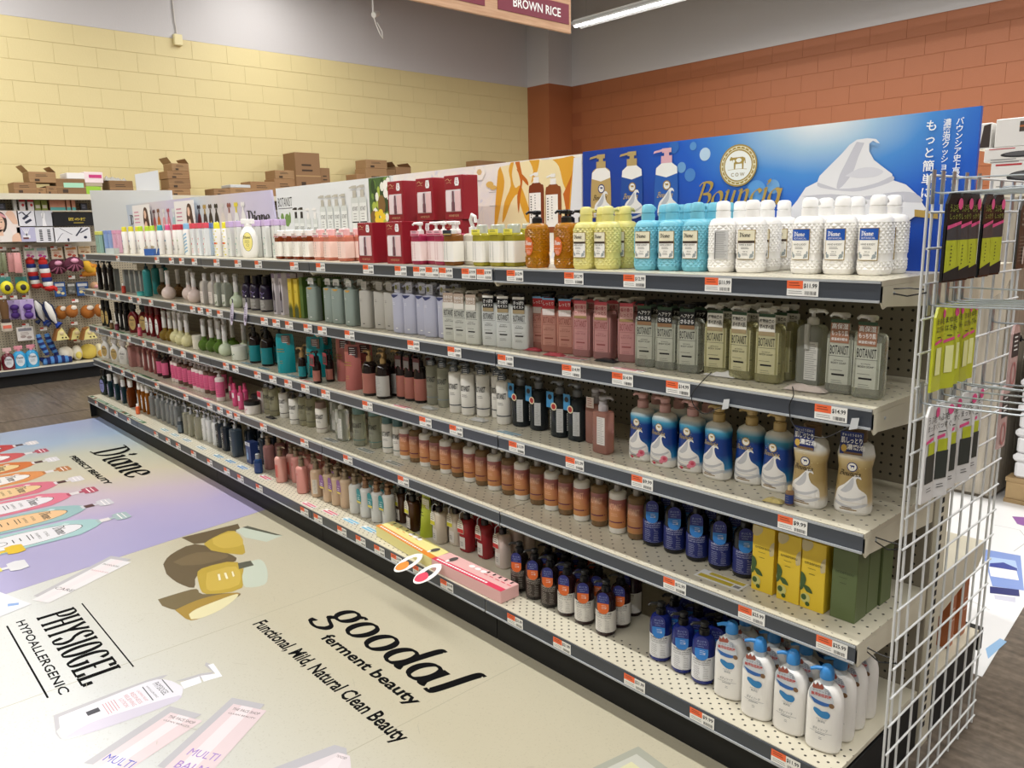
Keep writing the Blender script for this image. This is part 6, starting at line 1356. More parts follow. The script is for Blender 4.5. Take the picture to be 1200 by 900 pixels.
fp.add([ptxt('CALMING RELIEF', bx, -1.05, .008, .08, .05), ptxt('REDNESS', bx, -1.07, .012, .08, .05), ptxt('RELIEVING', bx, -1.088, .012, .08, .05), ptxt('LOTION', bx, -1.106, .012, .06, .05), fine(bx, -1.12, .08, 5, .008, .002)], M('#c48a8e', .4))
def tube_print(A, B, C, D, sh, body, words, wc):
    "A,B = crimped end, C,D = other end"
    fp.add([poly([(a-.035, b+.01) for a, b in (A, B, C, D)])], GS); fp.add([poly([A, B, C, D])], M(body, .35))
    mid = lambda p, q, t: (p[0]+(q[0]-p[0])*t, p[1]+(q[1]-p[1])*t)
    fp.add([poly([mid(A, B, .25), mid(A, B, .6), mid(D, C, .6), mid(D, C, .25)])], M('#e3d6d9', .35))
    rot = math.atan2(B[1]-A[1], B[0]-A[0]); wd = math.hypot(B[0]-A[0], B[1]-A[1])
    for t, w_, h, m2 in words:
        p = mid(mid(A, D, t), mid(B, C, t), .5); fp.add([ptxt(w_, p[0], p[1], h, wd*.8, rot)], m2)
IK, BLU, VIO = M('#3a3436', .4), M('#4a5bb8', .4), M('#9a7ac0', .4)
fA = fl([(800, 640), (950, 680), (560, 940), (390, 915)], 4, oo2); fB = fl([(1095, 600), (1250, 632), (930, 990), (740, 930)], 4, oo2)
tube_print(fA[0], fA[1], fA[2], fA[3], 0, '#d8c6c9', [(.08, 'THE FACE SHOP', .012, IK), (.14, 'CLEAN BEAUTY', .007, IK), (.85, 'MULTI', .03, BLU)], 0)
tube_print(fB[0], fB[1], fB[2], fB[3], 0, '#d8c6c9', [(.08, 'THE FACE SHOP', .012, IK), (.14, 'CLEAN BEAUTY', .007, IK), (.72, 'MULTI', .03, VIO), (.88, 'BALM', .03, VIO)], 0)
fC = fl([(396, 882), (410, 886), (418, 960), (310, 915)]); tube_print(fC[0], fC[1], fC[2], fC[3], 0, '#d9cfd2', [(.1, 'THE FACE SHOP', .01, IK)], 0)
fD = fl([(130, 655), (154, 659), (57, 707), (38, 703)]); tube_print(fD[0], fD[1], fD[2], fD[3], 0, '#dddadc', [(.15, 'PHYSIOGEL', .014, IK), (.3, 'REDNESS', .01, M('#c48a8e', .4)), (.75, 'CARE', .02, M('#33343e', .4))], 0)
fE = fl([(0, 694), (37, 708), (0, 723)]); fp.add([poly([(fE[0][0]-.3, fE[0][1]-.16), fE[0], fE[1], fE[2], (fE[2][0]-.3, fE[2][1]-.2)])], M('#d6d6dc', .35)); fp.add([poly(fl([(9, 708), (22, 706.5), (22, 709), (9, 711)]))], M('#7f9fd0', .4))
fG = fl([(695, 900), (748, 875), (782, 900), (800, 925), (700, 950)]); fp.add([poly(fG)], M('#a3a496', .35)); fG = fl([(708, 902), (746, 884), (768, 900), (780, 925), (715, 940)]); fp.add([poly(fG)], M('#bfbfb4', .35)); fG = fl([(716, 906), (740, 893), (756, 905), (770, 930)]); fp.add([poly(fG)], M('#d0cda6', .35))
R = random.Random(21)
fp.add([nib([(x, y), (x+R.uniform(-.05, .05), y+R.uniform(-.03, .03))], .0012, .001, .5, sm=0) for x, y in [(R.uniform(-2.3, -.6), R.uniform(-1.2, -.3)) for _ in range(26)]], M('#a8a392', .5))
link('print', fp.mb.mesh('print'), d2)
d3 = decal('white floor graphic with blue perfume bottle, in rear aisle', [(.012, .90), (-.28, 4.4), (-3.5, 4.4), (-3.5, .90)], M('#e3e3e3', .3))
fp = FloorPrint()
fp.add([poly(fl([(1150, 643), (1196, 651), (1200, 692), (1163, 687)]))], M('#7f95cc', .35)); fp.add([poly(fl([(1156, 652), (1190, 657), (1193, 668), (1160, 664)]))], M('#a9bfe0', .35)); fp.add([poly(fl([(1159, 664), (1191, 668), (1194, 680), (1161, 675)]))], M('#ecebea', .35)); fp.add([poly(fl([(1160, 660), (1176, 659), (1192, 666), (1192, 669), (1160, 664)]))], M('#3a4690', .35)); fp.add([poly(fl([(1160, 687), (1194, 691), (1195, 699), (1160, 695)]))], M('#2a2f6a', .35)); fp.add([poly(fl([(1165, 697), (1190, 700), (1190, 706), (1166, 702)]))], M('#c3c3d2', .35))
fp.add([poly(fl([(1186, 605), (1200, 606), (1206, 618), (1192, 614)]))], M('#8a5a9c', .35)); fp.add([poly(fl([(1155, 760), (1172, 748), (1180, 752), (1158, 772)]))], M('#8fb4d8', .35))
fp.add([nib([(a, b), (c, d)], .004, .004, 1, sm=0) for (a, b), (c, d) in [tuple(fl([p, q])) for p, q in (((1165, 615), (1195, 621)), ((1195, 621), (1210, 640)), ((1130, 700), (1160, 715)), ((1188, 646), (1205, 634)))]], M('#b9b9b9', .4))
link('print', fp.mb.mesh('print'), d3)
# ------------------------------------------------------------------ hanging aisle sign, camera, wall sensor
SX = -2.6; SYc = (.62, 1.82); SZb = 2.482
def signwood(nt, bs):
    v, s = objxyz(nt); mp = N(nt, 'ShaderNodeMapping'); mp.inputs['Scale'].default_value = (1, 2, 30); nt.links.new(v, mp.inputs[0]); n = N(nt, 'ShaderNodeTexNoise'); n.inputs['Scale'].default_value = 3; n.inputs['Detail'].default_value = 6; nt.links.new(mp.outputs[0], n.inputs['Vector'])
    nt.links.new(ramp_n(nt, n.outputs['Fac'], [(.3, '#b98e6c'), (.7, '#cfa886')]), bs.inputs['Base Color'])
SW_ = nodes_mat('sign_wood', signwood, .5)
t = thing('aisle_sign', 'wooden hanging aisle sign reading brown rice on maroon strips', 'sign', (SX, (SYc[0]+SYc[1])/2, SZb))
hw = (SYc[1]-SYc[0])/2
link('backboard', MB().bbox(-.016, 0, -hw, hw, 0, .66, SW_, .002).mesh('backboard'), t)
MAR_ = M('#7c2f40', .45)
sp_ = [(a, b) for a, b in ((-hw+.02, -.045), (.045, hw-.02))]
words = [('BROWN RICE', ''), ('SWEET RICE', ''), ('WHITE RICE', ''), ('RICE', '')]
for r_ in range(4):
    z0 = .045+r_*.155
    for ci, (a, b) in enumerate(sp_):
        pl = link('name_strip', MB().box(0, .003, a, b, z0, z0+.105, MAR_).mesh('name_strip'), t)
        if ci == 1 and r_ < 2:
            V, F = txt(('BROWN RICE', 'SWEET RICE')[r_], (a+b)/2+.02, z0+.03, .046, maxw=.36, bold=.018)
            mb = MB(); mb.add([(.0036, y, z) for y, z in V], F, INKW); link('lettering', mb.mesh('lettering'), pl)
for s_ in (-1, 1): o = link('wire', MB().tube([(-.008, s_*hw*.8, .66), (-.008, s_*hw*.8, CZ-SZb-.002)], .003, M('#9a9a98', .4, metal=.6), 5).mesh('wire'), t)
cp = onx(440, 20, WX)
t = thing('security_camera', 'small white security camera on a thin pole by the yellow wall', 'camera', (WX+.35, onx(440, 20, WX+.35).y, onx(440, 20, WX+.35).z))
link('pole', MB().tube([(0, -.03, .02), (0, -.03, CZ-t.location.z-.002)], .012, WH, 8).mesh('pole'), t)
link('body', MB().tube([(-.04, .07, .06), (0, 0, .03), (.02, -.04, .015)], [.03, .034, .034], WH, 12).mesh('body'), t)
link('lens', MB().tube([(-.04, .071, .061), (-.05, .088, .069)], [.026, .02], BK, 12).mesh('lens'), t)
link('cable_loop', MB().tube([(0, -.03, .02), (.0, .0, -.08), (.0, .06, -.2), (.0, .09, -.24), (0, .09, -.16), (0, .02, -.06)], .008, WH, 6).mesh('cable_loop'), t)
q = onx(207.5, 47, WX+.006)
t = thing('sensor_box', 'small cream box on the yellow wall below a conduit', 'sensor', (WX+.002, q.y, q.z))
link('case', MB().bbox(.001, .05, -.045, .045, -.06, .055, M('#e3d7a6', .5), .006).mesh('case'), t)
link('conduit', MB().tube([(.012, 0, .055), (.012, -.01, .25), (.012, -.01, CZ-q.z-.01)], .008, M('#cfcac4', .5), 6).mesh('conduit'), t)

# ------------------------------------------------------------------ wire grid panel at the end of the run, with hooks and hanging packs
GX, GZ = .07, 1.487
WIRE = M('#d4d6d6', .35)
t = thing('wire_grid_panel', 'white wire grid panel closing the near end of the shelves', 'display panel', (GX, .32, 0))
vy = [.010, .036, .084, .157, .230, .300, .372, .445, .518, .585, .625]; hz = [GZ-.0705*k for k in range(21)]+[.030]
vm = MB().tube([(0, 0, .0045), (0, 0, GZ)], .0029, WIRE, 8).mesh('wire'); hm = MB().tube([(.0052, .010-.32, 0), (.0052, .625-.32, 0)], .0025, WIRE, 8).mesh('wire')
for y in vy: o = link('wire', vm, t); o.location.y = y-.32
for z in hz: o = link('wire', hm, t); o.location.z = z
zt_ = MB().tube([(-.066, .045, 0), (-.03, .03, .004), (-.004, .036-.0, .002), (.004, .032, -.004), (-.03, .024, -.012), (-.066, .045, -.010)], .0016, BK, 5).mesh('zip_tie')
for z in (1.262, .71, .44): o = link('zip_tie', zt_, t); o.location = (0, -.32, z)
ZINC = M('#a9b0b4', .3, metal=.7)
PLH = M('#cfd0d6', .15, .4)
def hook_mesh(L):
    return MB().tube([(.008, 0, .028), (.012, 0, .002), (.03, 0, .0), (L*.92, 0, .004), (L, 0, .018)], .0022, ZINC, 6).mesh('prong')
def hook2_mesh(L):
    return MB().tube([(.012, .0, .03), (.03, .0, .032), (L*1.02, .0, .03)], .0018, ZINC, 6).mesh('label_arm')
hk, hk2 = hook_mesh(.21), hook2_mesh(.21)
pl = MB().box(.0085, .0105, -.008, .008, -.02, .045, ZINC).mesh('back_plate')
def holder(price):
    m = MB().box(.212, .2145, -.024, .024, -.012, .032, PLH); lt = MB()
    Y = lambda V: [(.2149, a, b) for a, b in V]
    r_ = rect(-.02, -.002, .006, .028); lt.add(Y(r_[0]), r_[1], mTagO)
    for V, F in (txt(price, .011, .012, .009, maxw=.018), fine(-.001, -.002, .036, 2, .006, .0018)): lt.add(Y(V), F, mInk)
    return m.mesh('label_holder'), lt.mesh('lettering')
hold = holder('5.99')
def hook(y, z, label, lab_=False):
    h = thing('peg_hook', label, 'hook', (GX+.001, y, z), 0, 'zinc hooks on the wire grid'); link('back_plate', pl, h); link('prong', hk, h)
    if lab_:
        link('label_arm', hk2, h); o = link('label_holder', hold[0], h); link('lettering', hold[1], o)
def pack_kind(key, w_, h_, base, art):
    sh = Shape([(-9, 9, .006), (9, 9, .006)]); sh.y = lambda x, z: -.0036
    pts = [(-w_/2, -h_), (w_/2, -h_), (w_/2, -.02), (w_*.3, 0), (-w_*.3, 0), (-w_/2, -.02)]
    kind(key, 'hanging_pack', 'pack', w_, .006, h_, [('card', MB().plate([(a, b-.004) for a, b in pts], -.0035, .005, base).mesh('card'), [('print', inkmesh(sh, [([([(a, b-.004) for a, b in V], F) for V, F in S_], m) for S_, m in art], 'print'))])])
YL, PKT, MAG = M('#b4bc2e', .45), M('#2a2c28', .4), M('#d94f86', .45)
pack_kind('pk_black', .058, .168, M('#17181a', .25), [([rect(-.026, .026, -.15, -.088)], YL), ([rect(-.026, .026, -.088, -.06)], M('#3d4348', .3)), ([poly([(-.026, -.068), (.026, -.058), (.026, -.052), (-.026, -.061)])], MAG), ([ell(.017, -.02, .009, .011, 12)], MAG), ([txt('うぶ毛', -.006, -.034, .012, maxw=.032), txt('しっかり', 0, -.048, .009, maxw=.04)], M('#8c9a3a', .5)), ([fine(-.005, -.1, .006, 6, .007, .002), poly([(-.029, -.15), (.029, -.138), (.029, -.164), (-.029, -.164)])], INK)])
pack_kind('pk_yel', .044, .172, M('#b9be30', .25), [([txt('まゆ毛', 0, -.034, .011, maxw=.034), txt('はさみ', 0, -.05, .011, maxw=.034), fine(0, -.062, .02, 1, .004, .002), fine(-.008, -.09, .004, 7, .008, .003)], INK), ([poly([(-.02, -.076), (.012, -.07), (.012, -.064), (-.02, -.07)]), ell(.014, -.014, .006, .009, 10)], MAG), ([rect(-.012, .012, -.138, -.082)], M('#e3e5a0', .3))])
pack_kind('pk_wht', .056, .206, M('#d9d9d9', .25), [([rect(-.02, .02, -.165, -.104)], M('#2f3634', .35)), ([rect(-.014, .016, -.104, -.078)], YL), ([txt('うぶ毛', -.004, -.036, .013, maxw=.04), txt('まっすぐ', 0, -.052, .011, maxw=.046), fine(0, -.062, .03, 1, .004, .002), fine(.004, -.178, .026, 2, .006, .0014)], INK), ([poly([(-.027, -.078), (.006, -.073), (.006, -.066), (-.027, -.071)]), ell(.018, -.016, .009, .011, 12)], MAG)])
pack_kind('pk_dark', .06, .15, M('#35322c', .3), [([fine(0, -.03, .04, 3, .012, .004), fine(0, -.08, .05, 8, .0075, .0014)], M('#8c8678', .5)), ([rect(.006, .016, -.14, -.1)], M('#c9b8ae', .5))])
pack_kind('pk_pinkblk', .05, .15, M('#c9a9a6', .25), [([rect(-.023, .023, -.075, -.02)], M('#26262a', .4)), ([ring(0, -.115, .018, .028, .006, 16)], M('#b8706f', .4)), ([fine(0, -.03, .03, 4, .01, .003)], INKW)])
def hang(key, x, y, z, label, group, rz=pi/2):
    return spawn(key, label, group, x, y, z, rz)
R = random.Random(5)
for r_, (z, key, ys, look) in enumerate(((1.452, 'pk_black', (.004, .05, .109, .18, .255), 'black and lime hanging pack'), (1.232, 'pk_yel', (.03, .078, .125, .17, .212), 'bright yellow hanging pack'), (1.03, 'pk_wht', (.03, .08, .145, .22, .285), 'white pack with black lime tool'))):
    rn = ('top hooks of the wire grid', 'middle hooks of the wire grid', 'lower hooks of the wire grid')[r_]
    for i, y in enumerate(ys):
        hook(y, z, '%s zinc hook from the front, %s' % (ORD[i], rn), i == 2)
        hang(key, GX+(.05, .032, .034)[r_]+.004*(i % 2), y, z+.003, '%s %s from the front, %s' % (ORD[i], look, rn), look+'s on the grid', pi/2-.12+R.uniform(-.22, .12))
for y, z, key, lb in ((.40, 1.44, 'pk_dark', 'dark brown pack with tiny print, left of two on grid'), (.49, 1.44, 'pk_dark', 'dark brown pack with tiny print, right of two on grid'), (.43, 1.16, 'pk_pinkblk', 'pink and black pack, upper of two behind yellow packs'), (.40, 1.02, 'pk_pinkblk', 'pink and black pack, lower of two behind white packs')):
    hook(y, z, 'zinc hook holding the '+lb.split(',')[0]+(', upper' if z > 1.1 else ', lower')+(' front' if y < .45 else ' rear'), z > 1.4)
    hang(key, GX+.06, y, z+.003, lb, 'packs on the rear part of the grid')
# ------------------------------------------------------------------ rear side: goods and the fixture across the rear aisle
m = MB().box(-BAY, -.002, r0, r0+.36, 1.27, 1.2813, mDeck).box(-BAY, -.002, r0+.36, r0+.368, 1.235, 1.282, mBei)
V = [(r0, 1.27), (r0, 1.16), (r0+.33, 1.21), (r0+.36, 1.235), (r0+.36, 1.27)]
m.add([(-.005, a, b) for a, b in V]+[(-.002, a, b) for a, b in V], [list(range(5)), list(range(5, 10))[::-1]]+[(i, (i+1) % 5, (i+1) % 5+5, i+5) for i in range(5)], mBei)
link('top_shelf', m.mesh('top_shelf'), rear)
def gable():
    w_ = M('#e8e6de', .4)
    mb = MB(); mb.add([(-.026, -.026, 0), (.026, -.026, 0), (.026, .026, 0), (-.026, .026, 0), (-.026, -.026, .09), (.026, -.026, .09), (.026, .026, .09), (-.026, .026, .09), (-.022, 0, .135), (.022, 0, .135)], [(3, 2, 1, 0), (0, 1, 5, 4), (1, 2, 6, 5), (2, 3, 7, 6), (3, 0, 4, 7), (4, 5, 9, 8), (6, 7, 8, 9), (5, 6, 9), (7, 4, 8)], w_)
    kind('gable', 'gable_carton', 'carton', .054, .054, .16, [('carton', mb.mesh('carton')), ('crimp', MB().box(-.024, .024, -.003, .003, .133, .160, M('#e8ac3a', .4)).mesh('crimp'))])
gable()
spawn('gable', 'white gable carton with orange crimp, left of two', 'gable cartons behind the board', x_at(1149, .60, 1.36), .60, ZS[5]+.0004, .6)
spawn('gable', 'white gable carton with yellow crimp, right of two', 'gable cartons behind the board', x_at(1156, .66, 1.36), .67, ZS[5]+.0004, .6)
plain_box('rust_box', 'carton', M('#a8623a', .4), .04, .06, .19, [([fine(0, .12, .024, 4, .012, .002)], INKW)])
for i, (x, y) in enumerate(((-.055, .70), (-.055, .80))): spawn('rust_box', ('front', 'rear')[i]+' rust brown carton on the low rear deck', 'rust cartons on the rear deck', x, y, ZS[1]+.0006, pi/2)
def woodm(nt, bs):
    v, s = objxyz(nt); mp = N(nt, 'ShaderNodeMapping'); mp.inputs['Scale'].default_value = (14, 14, 1.1); nt.links.new(v, mp.inputs[0]); n = N(nt, 'ShaderNodeTexNoise'); n.inputs['Scale'].default_value = 3; n.inputs['Detail'].default_value = 6; nt.links.new(mp.outputs[0], n.inputs['Vector'])
    nt.links.new(ramp_n(nt, n.outputs['Fac'], [(.3, '#8d8577'), (.7, '#b5ac9c')]), bs.inputs['Base Color'])
GW = nodes_mat('grey_wood', woodm, .4)
RXr, RY = -.50, 2.66
t = thing('display_rack', 'grey wood grain display rack across the rear aisle', 'display rack', (RXr, RY, 0))
link('carcass', MB().box(-.9, -.012, .01, 1.9, 0, 1.50, M('#7b7264', .5)).mesh('carcass'), t)
pn = MB().bbox(-.010, .004, 0, .262, .02, 1.5, GW, .002).mesh('side_panel')
for k in range(7): o = link('side_panel', pn, t); o.location.y = .012+.27*k
link('front_panel', MB().bbox(-.9, -.012, -.006, .009, .02, 1.5, GW, .002).mesh('front_panel'), t)
link('top_shelf', MB().box(-.9, .75, 0, 1.9, 1.5, 1.53, mBei).mesh('top_shelf'), t)
link('post', MB().box(.70, .74, 1.8, 1.85, 0, 1.5, mBei).mesh('post'), t)
bh = MB().tube([(.0, 0, .02), (.004, 0, .0), (.17, 0, -.012), (.178, 0, .008)], .004, BK, 6).mesh('prong'); bpl = MB().loft([(0, .012, .012), (.006, .012, .012)], 2, 10, BK).xf(Matrix.Rotation(pi/2, 4, 'Y')).mesh('back_plate')
pack_kind('pk_slimblk', .10, .17, M('#24231f', .3), [([rect(-.04, .04, -.06, -.02)], M('#3a3832', .4)), ([fine(0, -.09, .07, 6, .011, .003)], M('#7b7562', .5))])
k = 0
for y, z in ((.20, 1.02), (.32, 1.0), (.55, 1.04), (.66, 1.02), (.20, .80), (.32, .78), (.48, .82)):
    h = thing('peg_hook', '%s black peg hook on grey wood rack, %s' % (ORD[k], 'upper row' if z > .9 else 'lower row'), 'hook', (RXr+.0045, RY+y, z), 0, 'black hooks on the wood rack'); link('prong', bh, h); link('back_plate', bpl, h); k += 1
for i in range(8):
    hang('pk_slimblk', RXr+.035+.014*i, RY+.48, .812-.0009*i, '%s slim black pack from the rack on the lower hook' % ORD[i], 'slim black packs on one hook', pi/2)
CARD = M('#e3e1dd', .4)
def pan_box(x0, x1, y0, y1, z0, h, label, dark=None, pan=True, word=True):
    t = thing('cookware_box', label, 'box', ((x0+x1)/2, (y0+y1)/2, z0), 0, 'cookware boxes on the rear rack'); a, b = (x1-x0)/2, (y1-y0)/2
    link('carton', MB().bbox(-a, a, -b, b, 0, h, CARD, .003).mesh('carton'), t)
    sh = Shape([(-9, 9, b), (9, 9, b)]); sh.y = lambda x, z: -b; inks = []
    if pan: inks += [([ell(-a+.16, h*.45, .09, h*.22, 18)], M('#2b2b2d', .4)), ([ell(-a+.16, h*.5, .075, h*.14, 16)], M('#5a5a5c', .4)), ([nib([(-a+.24, h*.55), (-a+.34, h*.75)], .014, .012, 1, sm=0), nib([(-a+.3, h*.35), (-a+.42, h*.7)], .008, .008, 1, sm=0)], M('#3a3a3c', .4)), ([ell(-a+.36, h*.3, .03, h*.12, 9)], M('#c0482f', .4)), ([ell(-a+.33, h*.25, .02, h*.08, 9)], M('#5f7f3a', .4))]
    if word: inks += [([rect(-a+.02, -a+.13, h*.86, h*.92)], M('#b8323a', .4)), ([fine(-a+.1, h*.12, .14, 2, .012, .004)], INKG)]
    if dark and x1-x0 < .2: inks += [([poly([(-a*.1, h*.04), (a*.9, h*.04), (a*.9, h*.96), (a*.2, h*.9)])], M(dark, .4))]
    elif dark: inks += [([rect(-a+.1+.035*i, -a+.13+.035*i, h*.5, h*.86) for i in range(4)], M(dark, .4)), ([rect(-a+.1+.035*i, -a+.13+.035*i, h*.66, h*.72) for i in range(4)], M('#b56a3a', .4))]
    link('print', inkmesh(sh, inks, 'print'), t)
px = lambda u, v: ony(u, v, RY+.02)
A, B = px(1158, 230), px(1225, 190); zt0 = 1.5302
z1 = px(1170, 190).z; z2 = px(1170, 173).z; z3 = px(1172, 140).z
pan_box(A.x, A.x+.62, RY+.02, RY+.4, zt0, z1-zt0, 'white frying pan box, bottom of the cookware stack')
pan_box(px(1153, 185).x, px(1153, 185).x+.62, RY+.02, RY+.4, z1+.001, z2-z1-.001, 'flat white pan box, middle of the cookware stack')
pan_box(px(1166, 160).x, px(1166, 160).x+.5, RY+.02, RY+.4, z2+.001, z3-z2, 'white cookware box with photo strip, top of stack', '#4a4038', False, False)
pan_box(px(1151, 160).x-.05, px(1164, 160).x-.012, RY+.03, RY+.4, z2+.001, z3-z2-.01, 'white box with dark side picture beside photo strip box', '#3a2f2a', False, False)
# pallet of foam cartons beside the rack
t = thing('pallet', 'wooden pallet under white foam cartons, rear aisle', 'pallet', (.05, 3.15, 0))
PW_ = nodes_mat('pallet_wood', lambda nt, bs: nt.links.new(speck(nt, objxyz(nt)[0], lin('#b89c70'), .6, 12, '#6b5436'), bs.inputs['Base Color']), .7)
blk = MB().bbox(-.075, .075, -.05, .05, .0225, .11, PW_, .004).mesh('block'); slm = MB().bbox(-.5, .5, -.05, .05, .1105, .132, PW_, .002).mesh('slat'); rn_ = MB().bbox(-.5, .5, -.05, .05, 0, .022, PW_, .002).mesh('slat')
for y in (-.42, 0, .42):
    o = link('slat', rn_, t); o.location.y = y
    for x in (-.42, 0, .42): o = link('block', blk, t); o.location = (x, y, 0)
for y in (-.42, -.21, 0, .21, .42): o = link('slat', slm, t); o.location.y = y
fm = M('#e3e3e4', .5)
fb = MB().bbox(-.47, .47, -.46, .46, 0, .085, fm, .012).mesh('tray'); fl_ = MB().bbox(-.48, .48, -.47, .47, .0855, .125, fm, .012).mesh('lid')
for i in range(5):
    t = thing('foam_carton', '%s white foam carton from the bottom of the pallet stack' % ORD[i], 'carton', (.05, 3.15, .1325+.1258*i), 0, 'foam cartons on the pallet'); link('tray', fb, t); link('lid', fl_, t)
# ------------------------------------------------------------------ shelf cards, samples, spoon boxes
CARDS = {1: [(343, 565, '#d98a9a'), (371, 515, '#c5667e')], }
def shelf_card(lv, u, v, c, label, w_=.10, d_=.045, rz=0.0, c2='#e6e6e2'):
    p = onz(u, v, ZS[lv]); y = max(p.y, (-.068 if lv == 1 else .008)+d_/2)
    for dx in (0, .03, -.03, .06, -.06, .09, -.09, .12):
        if not hits(lv, p.x+dx, y, w_, d_): p.x += dx; break
    else: return
    PLACED[lv].append((p.x, y, w_, d_))
    t = thing('shelf_card', label, 'shelf card', (p.x, y, ZS[lv]+.0006), rz, 'printed cards lying on the decks')
    link('card', MB().box(-w_/2, w_/2, -d_/2, d_/2, 0, .001, M(c2, .3)).mesh('card'), t)
    mb = MB()
    for (a, b, e, f), m_2 in (((-.44, .3, -.4, -.05), M(c, .4)), ((-.3, .46, .1, .42), M(c, .4)), ((.33, .46, -.36, -.08), INKG)): mb.add([(a*w_, e*d_, .0013), (b*w_, e*d_, .0013), (b*w_, f*d_, .0013), (a*w_, f*d_, .0013)], [(0, 1, 2, 3)], m_2)
    link('print', mb.mesh('print'), t)
CL = ((1, 311, 560, '#c8506a', 'pink'), (1, 362, 592, '#d06a80', 'pink'), (1, 387, 601, '#cf6478', 'pink'), (1, 411, 611, '#6fb0cc', 'pale blue'), (1, 433, 621, '#6fb0cc', 'pale blue'), (1, 284, 548, '#3a7ab0', 'blue'), (1, 270, 541, '#3f7fa8', 'blue'), (1, 256, 535, '#4a87a4', 'blue'), (1, 236, 525, '#7f9aa6', 'grey blue'), (1, 219, 516, '#6f8f9c', 'grey blue'), (1, 205, 510, '#7fa0aa', 'grey blue'), (1, 193, 504, '#6f97a0', 'grey blue'),
        (2, 388, 516, '#6f7470', 'grey'), (2, 420, 525, '#7f8a84', 'grey'), (2, 462, 543, '#7f8a80', 'grey'), (2, 246, 470, '#d06a86', 'pink'), (2, 214, 455, '#d06a86', 'pink'), (2, 277, 482, '#cf5f80', 'pink'), (2, 868, 688, '#c9b43a', 'yellow'), (3, 289, 426, '#5f9cb0', 'teal'), (3, 309, 432, '#3f8ca0', 'teal'), (3, 350, 443, '#2f8ca4', 'teal'), (3, 366, 449, '#b87060', 'coral'), (3, 471, 477, '#c06a72', 'red'), (3, 596, 508, '#7fb0c4', 'light blue'), (4, 672, 420, '#c0606a', 'red'), (4, 729, 435, '#b56a70', 'red'))
for i, (lv, u, v, c, nm) in enumerate(CL):
    shelf_card(lv, u, v, c, '%s card from the left lying on the %s deck, printed %s' % (ORD[sum(1 for q_ in CL if q_[0] == lv and q_[1] <= u)-1], SH[lv].replace(' shelf', ''), nm), w_=.11 if lv != 2 or u < 800 else .14, d_=.03 if lv != 2 or u < 800 else .05)
GRC = M('#2f5a3a', .4)
for lv in (1, 2, 3):
    x1 = x_at({1: 180, 2: 182, 3: 175}[lv], .0, ZS[lv]); y0 = -.07 if lv == 1 else .006
    t = thing('shelf_strip', 'long green patterned strip along the %s edge at the far end' % SH[lv], 'shelf strip', ((-NB*BAY+.02+x1)/2, y0, ZS[lv]+.0005), 0, 'green strips on the far decks'); L = (x1+NB*BAY-.02)/2
    link('strip', MB().box(-L, L, 0, .026, 0, .0008, M('#3f6a48', .4)).mesh('strip'), t)
    mb = MB(); R = random.Random(lv)
    for k in range(int(L*2/.05)):
        x = -L+.05*k+.01; mb.add([(x, .003, .0011), (x+.03, .004, .0011), (x+.036, .022, .0011), (x+.006, .021, .0011)], [(0, 1, 2, 3)], M(R.choice(('#d9dcd6', '#1f3d28', '#8f3a34', '#a9b8a4')), .45))
    link('print', mb.mesh('print'), t)
